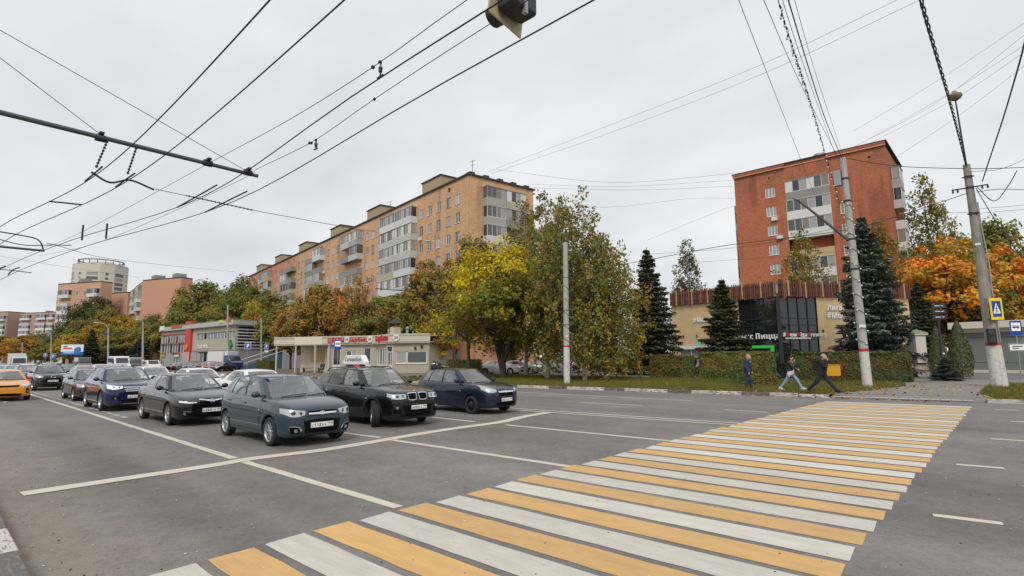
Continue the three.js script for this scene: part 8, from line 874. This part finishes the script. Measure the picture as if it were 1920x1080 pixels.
// ================================================================ people
function surfaceNet(f, lo, hi, cell) { // smooth mesh of f = 0 (f < 0 inside)
  const n = [0, 1, 2].map((k) => Math.ceil((hi[k] - lo[k]) / cell) + 1), [nx, ny, nz] = n, F = new Float32Array(nx * ny * nz), at = (i, j, k) => (k * ny + j) * nx + i; for (let k = 0; k < nz; k++) for (let j = 0; j < ny; j++) for (let i = 0; i < nx; i++) F[at(i, j, k)] = f(lo[0] + i * cell, lo[1] + j * cell, lo[2] + k * cell);
  const id = new Int32Array(nx * ny * nz).fill(-1), pos = []; for (let k = 0; k < nz - 1; k++) for (let j = 0; j < ny - 1; j++) for (let i = 0; i < nx - 1; i++) { let sx = 0, sy = 0, sz = 0, c = 0; for (let a = 0; a < 8; a++) { const ai = a & 1, aj = (a >> 1) & 1, ak = a >> 2, va = F[at(i + ai, j + aj, k + ak)]; for (const b of [1, 2, 4]) { if (a & b) continue; const q = a | b, vb = F[at(i + (q & 1), j + ((q >> 1) & 1), k + (q >> 2))]; if ((va < 0) !== (vb < 0)) { const t = va / (va - vb); sx += ai + (b === 1 ? t : 0); sy += aj + (b === 2 ? t : 0); sz += ak + (b === 4 ? t : 0); c++; } } } if (c) { id[at(i, j, k)] = pos.length / 3; pos.push(lo[0] + (i + sx / c) * cell, lo[1] + (j + sy / c) * cell, lo[2] + (k + sz / c) * cell); } }
  const idx = []; for (let k = 1; k < nz - 1; k++) for (let j = 1; j < ny - 1; j++) for (let i = 1; i < nx - 1; i++) { const v = F[at(i, j, k)]; for (const [d, u, w] of [[[1, 0, 0], [0, 1, 0], [0, 0, 1]], [[0, 1, 0], [0, 0, 1], [1, 0, 0]], [[0, 0, 1], [1, 0, 0], [0, 1, 0]]]) { const v2 = F[at(i + d[0], j + d[1], k + d[2])]; if ((v < 0) === (v2 < 0)) continue; const a = id[at(i, j, k)], b = id[at(i - u[0], j - u[1], k - u[2])], c = id[at(i - u[0] - w[0], j - u[1] - w[1], k - u[2] - w[2])], e = id[at(i - w[0], j - w[1], k - w[2])]; if (a < 0 || b < 0 || c < 0 || e < 0) continue; v < 0 ? idx.push(a, b, c, a, c, e) : idx.push(a, c, b, a, e, c); } }
  const g = new THREE.BufferGeometry(); g.setAttribute('position', new THREE.Float32BufferAttribute(pos, 3)); g.setIndex(idx); g.computeVertexNormals(); return g;
}
const smin = (a, b, k) => { const h = Math.max(k - Math.abs(a - b), 0) / k; return Math.min(a, b) - h * h * k * 0.25; };
const capsule = (a, b, ra, rb, sq = 1) => { const d = [b[0] - a[0], b[1] - a[1], b[2] - a[2]], L = d[0] * d[0] + d[1] * d[1] + d[2] * d[2] || 1e-9; return (x, y, z) => { const px = x - a[0], py = y - a[1], pz = z - a[2], t = Math.max(0, Math.min(1, (px * d[0] + py * d[1] + pz * d[2]) / L)); return Math.hypot((px - d[0] * t), py - d[1] * t, (pz - d[2] * t) * sq) - (ra + (rb - ra) * t); }; };
const joined = (list, k = 0.03) => (x, y, z) => { let v = 1e9; for (const f of list) { const q = f(x, y, z); v = v > 1e8 ? q : smin(v, q, k); } return v; };
function bounds(list, pad) { const lo = [1e9, 1e9, 1e9], hi = [-1e9, -1e9, -1e9]; for (const p of list) for (let k = 0; k < 3; k++) { lo[k] = Math.min(lo[k], p[k] - pad); hi[k] = Math.max(hi[k], p[k] + pad); } return [lo, hi]; }
const skin = mat([0.5, 0.29, 0.2], 0.6);
function handBones(w, dir, up, sd, curl = 0.5, s = 1) { // palm and five fingers from the wrist
  const D = V(...dir).normalize(), U = V(...up).normalize(), S = V(0, 0, 0).crossVectors(D, U).multiplyScalar(sd), W = V(...w), out = [], A = (v) => v.toArray(); out.push([A(W), A(W.clone().addScaledVector(D, 0.085 * s)), 0.026 * s, 0.032 * s]); [-0.028, -0.01, 0.009, 0.027].forEach((o, i) => { const l = [0.062, 0.076, 0.082, 0.072][i] * s, b = W.clone().addScaledVector(D, 0.085 * s).addScaledVector(S, o * s), m = b.clone().addScaledVector(D, l * 0.5 * (1 - curl * 0.3)).addScaledVector(U, -l * 0.4 * curl), e = m.clone().addScaledVector(D, l * 0.45 * (1 - curl)).addScaledVector(U, -l * 0.6 * curl); out.push([A(b), A(m), 0.0105 * s, 0.0095 * s], [A(m), A(e), 0.0095 * s, 0.008 * s]); }); const b = W.clone().addScaledVector(D, 0.03 * s).addScaledVector(S, 0.026 * s), m = b.clone().addScaledVector(D, 0.035 * s).addScaledVector(S, 0.026 * s).addScaledVector(U, -0.012 * s), e = m.clone().addScaledVector(D, 0.03 * s).addScaledVector(U, -0.014 * s); out.push([A(b), A(m), 0.0125 * s, 0.0105 * s], [A(m), A(e), 0.0105 * s, 0.009 * s]); return out;
}
function makePerson(name, label, pos, turn, P, C, group) { // joints in metres, x forward, z to the person's right
  const g = thing(name, label, 'person', pos, turn, group), B = (a, b, ra, rb, sq) => ({ f: capsule(P[a], P[b], ra, rb, sq), pts: [P[a], P[b]] }), build = (bones, k, cell, pad = 0.16, extra) => { const [lo, hi] = bounds(bones.flatMap((b) => b.pts), pad); let F = joined(bones.map((b) => b.f), k); if (extra) { const F0 = F; F = (x, y, z) => extra(F0(x, y, z), x, y, z); } return surfaceNet(F, lo, hi, cell); };
  const cl = C.cell ?? 0.016, H = P.head, q = C.w ?? 1;
  const headF = [{ f: (x, y, z) => { const dx = x - H[0], dy = y - H[1], dz = z - H[2]; return Math.hypot(dx * 1.02, dy * 0.82, dz * 1.22) - 0.1; }, pts: [H] }, { f: capsule([H[0] + 0.045, H[1] - 0.06, H[2]], [H[0] + 0.06, H[1] - 0.085, H[2]], 0.05, 0.04), pts: [] }, { f: capsule([H[0] + 0.098, H[1] + 0.005, H[2]], [H[0] + 0.118, H[1] - 0.03, H[2]], 0.012, 0.018), pts: [] }, { f: capsule([H[0] + 0.085, H[1] - 0.062, H[2] - 0.02], [H[0] + 0.085, H[1] - 0.062, H[2] + 0.02], 0.012, 0.012), pts: [] }, ...[1, -1].map((s) => ({ f: capsule([H[0] - 0.005, H[1] - 0.01, H[2] + s * 0.083], [H[0] - 0.012, H[1] + 0.02, H[2] + s * 0.09], 0.014, 0.018), pts: [] }))];
  const limbs = [B('chest', 'neck', 0.07, 0.055), { f: capsule(P.neck, [H[0] - 0.01, H[1] - 0.04, H[2]], 0.055, 0.052), pts: [P.neck] }, B('pelvis', 'chest', 0.12, 0.14, 0.85), ...['L', 'R'].flatMap((s) => [B('chest', 'sh' + s, 0.1, 0.065), B('sh' + s, 'el' + s, 0.05, 0.042), B('el' + s, 'wr' + s, 0.042, 0.028), B('pelvis', 'hip' + s, 0.11, 0.085), B('hip' + s, 'kn' + s, 0.08, 0.055), B('kn' + s, 'an' + s, 0.055, 0.04), B('an' + s, 'toe' + s, 0.04, 0.032)])];
  const body = part(g, 'body', merge([build(limbs, 0.05, cl + 0.004), build(headF, 0.035, 0.011, 0.15)].map((m) => m)), C.skin ?? skin);
  for (const s of ['L', 'R']) { const h = P['hand' + s]; if (!h) continue; const bones = handBones(P['wr' + s], h[0], h[1], h[3] ?? (s === 'R' ? 1 : -1), h[2]).map(([a, b, r1, r2]) => ({ f: capsule(a, b, r1, r2), pts: [a, b] })); part(g, 'hand', build(bones, 0.012, 0.006, 0.04), C.skin ?? skin); }
  for (const s of [1, -1]) part(g, 'eye', new THREE.SphereGeometry(0.011, 8, 6).translate(H[0] + 0.084, H[1] + 0.012, H[2] + s * 0.034), M.black);
  part(g, 'hair', build([{ f: (x, y, z) => { const dx = x - H[0] + 0.018, dy = y - H[1] - 0.012, dz = z - H[2]; return Math.max(Math.hypot(dx * 1.0, dy * 0.83, dz * 1.18) - 0.107, (dx - 0.055) * 0.9 - (dy - 0.02) * 0.75, (C.hairLow ?? -0.03) - dy + Math.max(0, dx) * 0.6); }, pts: [H] }, ...(C.longHair ? [{ f: capsule([H[0] - 0.06, H[1], H[2]], [H[0] - 0.09, H[1] - 0.2, H[2]], 0.075, 0.05), pts: [H, [H[0] - 0.1, H[1] - 0.2, H[2]]] }] : [])], 0.03, 0.012, 0.16), C.hair);
  const cap = C.sleeve ?? 0.94, lerp3 = (a, b, t) => a.map((v, i) => v + (b[i] - v) * t), hem = C.hem ?? 0.12, jb = [{ f: capsule(lerp3(P.pelvis, P.chest, -hem), P.chest, 0.165 * q, 0.175 * q, 0.82), pts: [lerp3(P.pelvis, P.chest, -hem - 0.1), P.chest] }, { f: capsule(P.chest, lerp3(P.chest, P.neck, 0.85), 0.13 * q, 0.075), pts: [P.neck] }, ...['L', 'R'].flatMap((s) => [{ f: capsule(P.chest, P['sh' + s], 0.13 * q, 0.092 * q), pts: [P['sh' + s]] }, { f: capsule(P['sh' + s], P['el' + s], 0.086 * q, 0.068 * q), pts: [P['el' + s]] }, { f: capsule(P['el' + s], lerp3(P['el' + s], P['wr' + s], cap), 0.068 * q, 0.05 * q), pts: [P['wr' + s]] }])];
  const fold = (k) => (v, x, y, z) => Math.abs(v) > 0.05 ? v : v + k * (fbm(x * 9 + 3, y * 7, z * 9, 2) - 0.5);
  part(g, 'jacket', build(jb, 0.06, cl, 0.22, fold(0.022)), C.jacket); if (C.inner) part(g, 'shirt', build([{ f: capsule(lerp3(P.pelvis, P.chest, 0.05).map((v, i) => v + (i === 0 ? 0.055 : 0)), [P.chest[0] + 0.06, P.chest[1] + 0.06, P.chest[2]], 0.13, 0.125, 1.6), pts: [P.pelvis, P.chest] }], 0.02, cl, 0.2), C.inner);
  part(g, 'trousers', build([{ f: capsule([P.pelvis[0], P.pelvis[1] + 0.04, P.pelvis[2]], P.pelvis, 0.135 * q, 0.14 * q, 0.9), pts: [P.pelvis] }, ...['L', 'R'].flatMap((s) => [{ f: capsule(P.pelvis, P['hip' + s], 0.13 * q, 0.115 * q), pts: [] }, { f: capsule(P['hip' + s], P['kn' + s], 0.108 * q, 0.078 * q), pts: [P['kn' + s]] }, { f: capsule(P['kn' + s], lerp3(P['kn' + s], P['an' + s], 0.93), 0.078 * q, 0.062 * q), pts: [P['an' + s]] }])], 0.05, cl, 0.2, fold(0.018)), C.trousers);
  for (const s of ['L', 'R']) { const a = P['an' + s], t = P['toe' + s], d = V(t[0] - a[0], t[1] - a[1], t[2] - a[2]).normalize(); part(g, 'shoe', build([{ f: capsule(a, t, 0.055, 0.048), pts: [a, t] }, { f: capsule([a[0] - d.x * 0.05, a[1] - 0.045, a[2] - d.z * 0.05], [t[0] + d.x * 0.03, t[1] - 0.012, t[2] + d.z * 0.03], 0.045, 0.04), pts: [t] }], 0.03, 0.013, 0.12), C.shoe); }
  return { g, build };
}
const walk = (o = {}) => ({ pelvis: [0, 0.97, 0], chest: [0.03, 1.3, 0], neck: [0.03, 1.47, 0], head: [0.07, 1.63, 0], hipL: [0, 0.92, -0.09], hipR: [0, 0.92, 0.09], knL: [0.2, 0.52, -0.09], anL: [0.36, 0.13, -0.09], toeL: [0.5, 0.08, -0.09], knR: [-0.08, 0.5, 0.09], anR: [-0.4, 0.16, 0.09], toeR: [-0.3, 0.05, 0.09], shL: [0.02, 1.42, -0.18], shR: [0.02, 1.42, 0.18], elL: [-0.13, 1.15, -0.24], wrL: [-0.1, 0.9, -0.23], elR: [0.12, 1.15, 0.24], wrR: [0.3, 0.98, 0.22], handL: [[0.2, -1, 0], [1, 0.2, 0], 0.4], handR: [[0.6, -0.8, 0], [0.6, 0.5, 0], 0.4], ...o });
const jk = (c, r = 0.85) => mat(c, r), denimDark = jk([0.02, 0.035, 0.075]), navy = jk([0.018, 0.03, 0.085], 0.7), blackCloth = jk([0.01, 0.01, 0.012]);
const feet = (px, py) => { const p = atY(px, py, 0.14); return p; };
{ // man in a navy jacket, arms down
  const p = feet(1404, 731), { g } = makePerson('person', 'person in navy jacket and blue jeans walking along the kerb with arms down', p, 0.12, walk({ knL: [0.1, 0.5, -0.08], anL: [0.1, 0.11, -0.08], toeL: [0.25, 0.06, -0.08], knR: [0.03, 0.52, 0.09], anR: [-0.1, 0.12, 0.09], toeR: [0.05, 0.06, 0.09], elR: [-0.02, 1.14, 0.25], wrR: [0.1, 0.9, 0.25], elL: [0.02, 1.14, -0.25], wrL: [0.15, 0.92, -0.24], handR: [[0.2, -1, 0], [1, 0.1, 0], 0.5] }), { jacket: navy, trousers: denimDark, shoe: jk([0.03, 0.018, 0.015]), hair: jk([0.3, 0.26, 0.22]), hairLow: 0.03, w: 1.05, skin: mat([0.52, 0.3, 0.22], 0.6) }); g.scale.setScalar(1.0); part(g, 'chest_badge', box(0.01, 0.07, 0.12, 0.17, 1.38, 0.1), M.white); part(g, 'face_mask', new THREE.SphereGeometry(0.06, 12, 8).scale(0.6, 0.8, 1).translate(0.145, 1.575, 0), jk([0.6, 0.6, 0.58])); }
{ // woman on the phone
  const p = feet(1484, 733), { g } = makePerson('person', 'person in dark leather jacket and light blue jeans holding a phone to the ear', p, 0.05, walk({ pelvis: [0, 0.93, 0], chest: [0.03, 1.22, 0], neck: [0.04, 1.38, 0], head: [0.09, 1.52, 0], hipL: [0, 0.88, -0.08], hipR: [0, 0.88, 0.08], knL: [0.27, 0.52, -0.07], anL: [0.46, 0.13, -0.07], toeL: [0.61, 0.1, -0.07], knR: [-0.16, 0.5, 0.08], anR: [-0.46, 0.14, 0.08], toeR: [-0.34, 0.05, 0.08], shL: [0.02, 1.33, -0.16], shR: [0.02, 1.33, 0.16], elR: [0.2, 1.12, 0.2], wrR: [0.24, 1.36, 0.15], handR: [[0.0, 0.9, -0.3], [-1, 0, 0], 0.6], elL: [0.05, 1.06, -0.22], wrL: [0.26, 1.0, -0.14], handL: [[0.9, 0.1, 0.3], [0, 1, 0], 0.6] }), { jacket: jk([0.012, 0.018, 0.016], 0.5), inner: jk([0.6, 0.42, 0.42]), trousers: jk([0.24, 0.36, 0.5]), shoe: jk([0.7, 0.7, 0.7]), hair: jk([0.015, 0.012, 0.012]), hairLow: -0.1, longHair: true, w: 0.86, hem: -0.05 }); part(g, 'strap', tube([V(-0.02, 1.34, -0.12), V(0.17, 1.15, -0.02), V(0.14, 0.95, 0.2)], 0.012, 12, 4), M.black); const pw = p.clone(), b = thing('handbag', 'small pale handbag with dark edge carried by the striding woman', 'bag', [p.x + 0.14, p.y + 0.72, p.z + 0.235], 0.05); part(b, 'pouch', rbox(0.3, 0.22, 0.07, 0.02, 0, 0.1, 0), jk([0.62, 0.52, 0.5])).rotation.z = 0.45; part(b, 'flap', rbox(0.3, 0.05, 0.078, 0.015, 0.05, 0.03, 0), jk([0.03, 0.025, 0.03])).rotation.z = 0.45; const ph = thing('phone', 'dark phone held at the ear of the striding woman', 'phone', [p.x + 0.21, p.y + 1.42, p.z + 0.11]); part(ph, 'case', rbox(0.075, 0.15, 0.012, 0.008, 0, 0.04, 0), M.black); part(ph, 'screen', new THREE.PlaneGeometry(0.068, 0.14).translate(0, 0.04, -0.007), GL.dark); }
{ // man in black
  const p = feet(1544, 738), { g } = makePerson('person', 'person in black jacket and dark jeans with a raised hand, striding to the crossing', p, -0.1, walk({ pelvis: [0, 0.95, 0], chest: [0.05, 1.29, 0], neck: [0.07, 1.46, 0], head: [0.13, 1.61, 0], hipL: [0, 0.9, -0.1], hipR: [0, 0.9, 0.1], knL: [0.24, 0.53, -0.09], anL: [0.52, 0.16, -0.09], toeL: [0.66, 0.12, -0.09], knR: [-0.2, 0.52, 0.1], anR: [-0.56, 0.19, 0.1], toeR: [-0.45, 0.07, 0.1], elR: [0.24, 1.18, 0.22], wrR: [0.31, 1.42, 0.13], handR: [[-0.1, 1, -0.2], [-1, 0, 0], 0.6], elL: [-0.1, 1.13, -0.26], wrL: [0.05, 0.93, -0.25] }), { jacket: blackCloth, trousers: jk([0.014, 0.02, 0.035]), shoe: jk([0.012, 0.012, 0.012]), hair: jk([0.3, 0.29, 0.28]), hairLow: 0.0, w: 1.12 }); const b = thing('backpack', 'black backpack on the man in black', 'bag', [p.x - 0.19, p.y + 1.0, p.z]); part(b, 'sack', rbox(0.2, 0.46, 0.32, 0.07, 0, 0.24, 0), blackCloth); part(b, 'pocket', rbox(0.09, 0.22, 0.24, 0.04, -0.11, 0.16, 0), blackCloth); }
{ const p = atY(1301, 704, 0.13); makePerson('person', 'person in dark clothes standing by the white terrace fence', p, 1.9, walk({ knL: [0.04, 0.5, -0.1], anL: [0.0, 0.11, -0.11], toeL: [0.15, 0.05, -0.12], knR: [0.02, 0.5, 0.1], anR: [-0.02, 0.11, 0.12], toeR: [0.13, 0.05, 0.13], elR: [0.05, 1.14, 0.26], wrR: [0.25, 1.1, 0.16], elL: [0.02, 1.14, -0.26], wrL: [0.2, 1.05, -0.18] }), { jacket: jk([0.02, 0.02, 0.03]), trousers: jk([0.015, 0.015, 0.018]), shoe: blackCloth, hair: blackCloth, cell: 0.022, hairLow: 0.02 }); }
{ const p = atY(1452, 712, 0.13); makePerson('person', 'person in grey half hidden between the two clipped hedges', p, 3.3, walk(), { jacket: jk([0.09, 0.1, 0.11]), trousers: jk([0.07, 0.12, 0.2]), shoe: blackCloth, hair: jk([0.1, 0.09, 0.08]), cell: 0.022 }); }
{ const p = plantAt(497, 74); makePerson('person', 'person in black standing with back turned beside the bus shelter', p, 2.2, walk({ knL: [0.04, 0.5, -0.1], anL: [0.0, 0.11, -0.11], toeL: [0.15, 0.05, -0.12], knR: [0.02, 0.5, 0.1], anR: [-0.02, 0.11, 0.12], toeR: [0.13, 0.05, 0.13] }), { jacket: blackCloth, trousers: blackCloth, shoe: blackCloth, hair: blackCloth, cell: 0.026 }); }
{ const p = atY(596, 699.5, 0.13); p.z -= 0.6; makePerson('person', 'person in dark coat sitting on the bus shelter bench', p, -0.9, walk({ pelvis: [0, 0.56, 0], chest: [0.02, 0.9, 0], neck: [0.05, 1.07, 0], head: [0.1, 1.22, 0], hipL: [0.03, 0.53, -0.1], hipR: [0.03, 0.53, 0.1], knL: [0.45, 0.52, -0.11], anL: [0.42, 0.11, -0.11], toeL: [0.57, 0.05, -0.11], knR: [0.45, 0.52, 0.12], anR: [0.5, 0.11, 0.12], toeR: [0.65, 0.05, 0.12], shL: [0.02, 1.02, -0.18], shR: [0.02, 1.02, 0.18], elL: [0.12, 0.8, -0.24], wrL: [0.36, 0.68, -0.14], elR: [0.12, 0.8, 0.24], wrR: [0.36, 0.68, 0.14], handL: [[1, -0.2, 0], [0, 1, 0], 0.4], handR: [[1, -0.2, 0], [0, 1, 0], 0.4] }), { jacket: jk([0.04, 0.036, 0.036]), trousers: jk([0.1, 0.1, 0.11]), shoe: blackCloth, hair: blackCloth, cell: 0.026 }); }
{ // drivers behind the windshields
  const cap2 = (a, b, r1, r2) => capsule(a, b, r1, r2), bodyF = joined([cap2([0, 0, 0], [0.02, 0.32, 0], 0.16, 0.17), cap2([0.02, 0.32, -0.19], [0.02, 0.32, 0.19], 0.085, 0.085), cap2([0.02, 0.32, 0.2], [0.2, 0.1, 0.22], 0.06, 0.05), cap2([0.2, 0.1, 0.22], [0.45, 0.2, 0.12], 0.05, 0.04), cap2([0.02, 0.32, -0.2], [0.2, 0.1, -0.22], 0.06, 0.05), cap2([0.2, 0.1, -0.22], [0.45, 0.2, -0.12], 0.05, 0.04)], 0.06), jg = surfaceNet(bodyF, [-0.3, -0.2, -0.4], [0.6, 0.55, 0.4], 0.03), hg = surfaceNet(joined([(x, y, z) => Math.hypot(x - 0.05, (y - 0.58) * 0.82, z * 1.2) - 0.1, cap2([0.03, 0.38, 0], [0.04, 0.54, 0], 0.055, 0.055), cap2([0.15, 0.57, 0], [0.165, 0.545, 0], 0.012, 0.016), cap2([0.46, 0.2, 0.12], [0.52, 0.22, 0.08], 0.035, 0.03), cap2([0.46, 0.2, -0.12], [0.52, 0.22, -0.08], 0.035, 0.03)], 0.03), [-0.2, -0.1, -0.3], [0.65, 0.8, 0.3], 0.02), hr = surfaceNet((x, y, z) => Math.max(Math.hypot(x - 0.035, (y - 0.595) * 0.83, z * 1.16) - 0.108, (x - 0.09) - (y - 0.62) * 0.7, 0.56 - y), [-0.2, 0.4, -0.2], [0.25, 0.8, 0.2], 0.02);
  for (const [car, lab, s, dy, j] of [[kalina, 'driver in grey seen through the windshield of the teal hatchback', 1.98, 0.78, [0.16, 0.17, 0.18]], [bmw, 'driver in dark clothes seen through the windshield of the black SUV', 2.3, 0.86, [0.06, 0.06, 0.07]], [corolla, 'driver in a light shirt seen through the windshield of the black saloon', 2.4, 0.72, [0.4, 0.4, 0.38]], [kuga, 'driver in brown seen through the windshield of the blue crossover', 2.35, 0.88, [0.14, 0.1, 0.08]]]) { const g = thing('person', lab, 'person', [car.position.x + (car === kalina ? 1.95 : car === bmw ? 2.22 : car === corolla ? 2.31 : 2.26) - s, dy, car.position.z - 0.36]); part(g, 'body', hg, skin); part(g, 'jacket', jg, jk(j)); part(g, 'hair', hr, jk([0.03, 0.025, 0.02])); }
}
renderer.render(scene, camera);
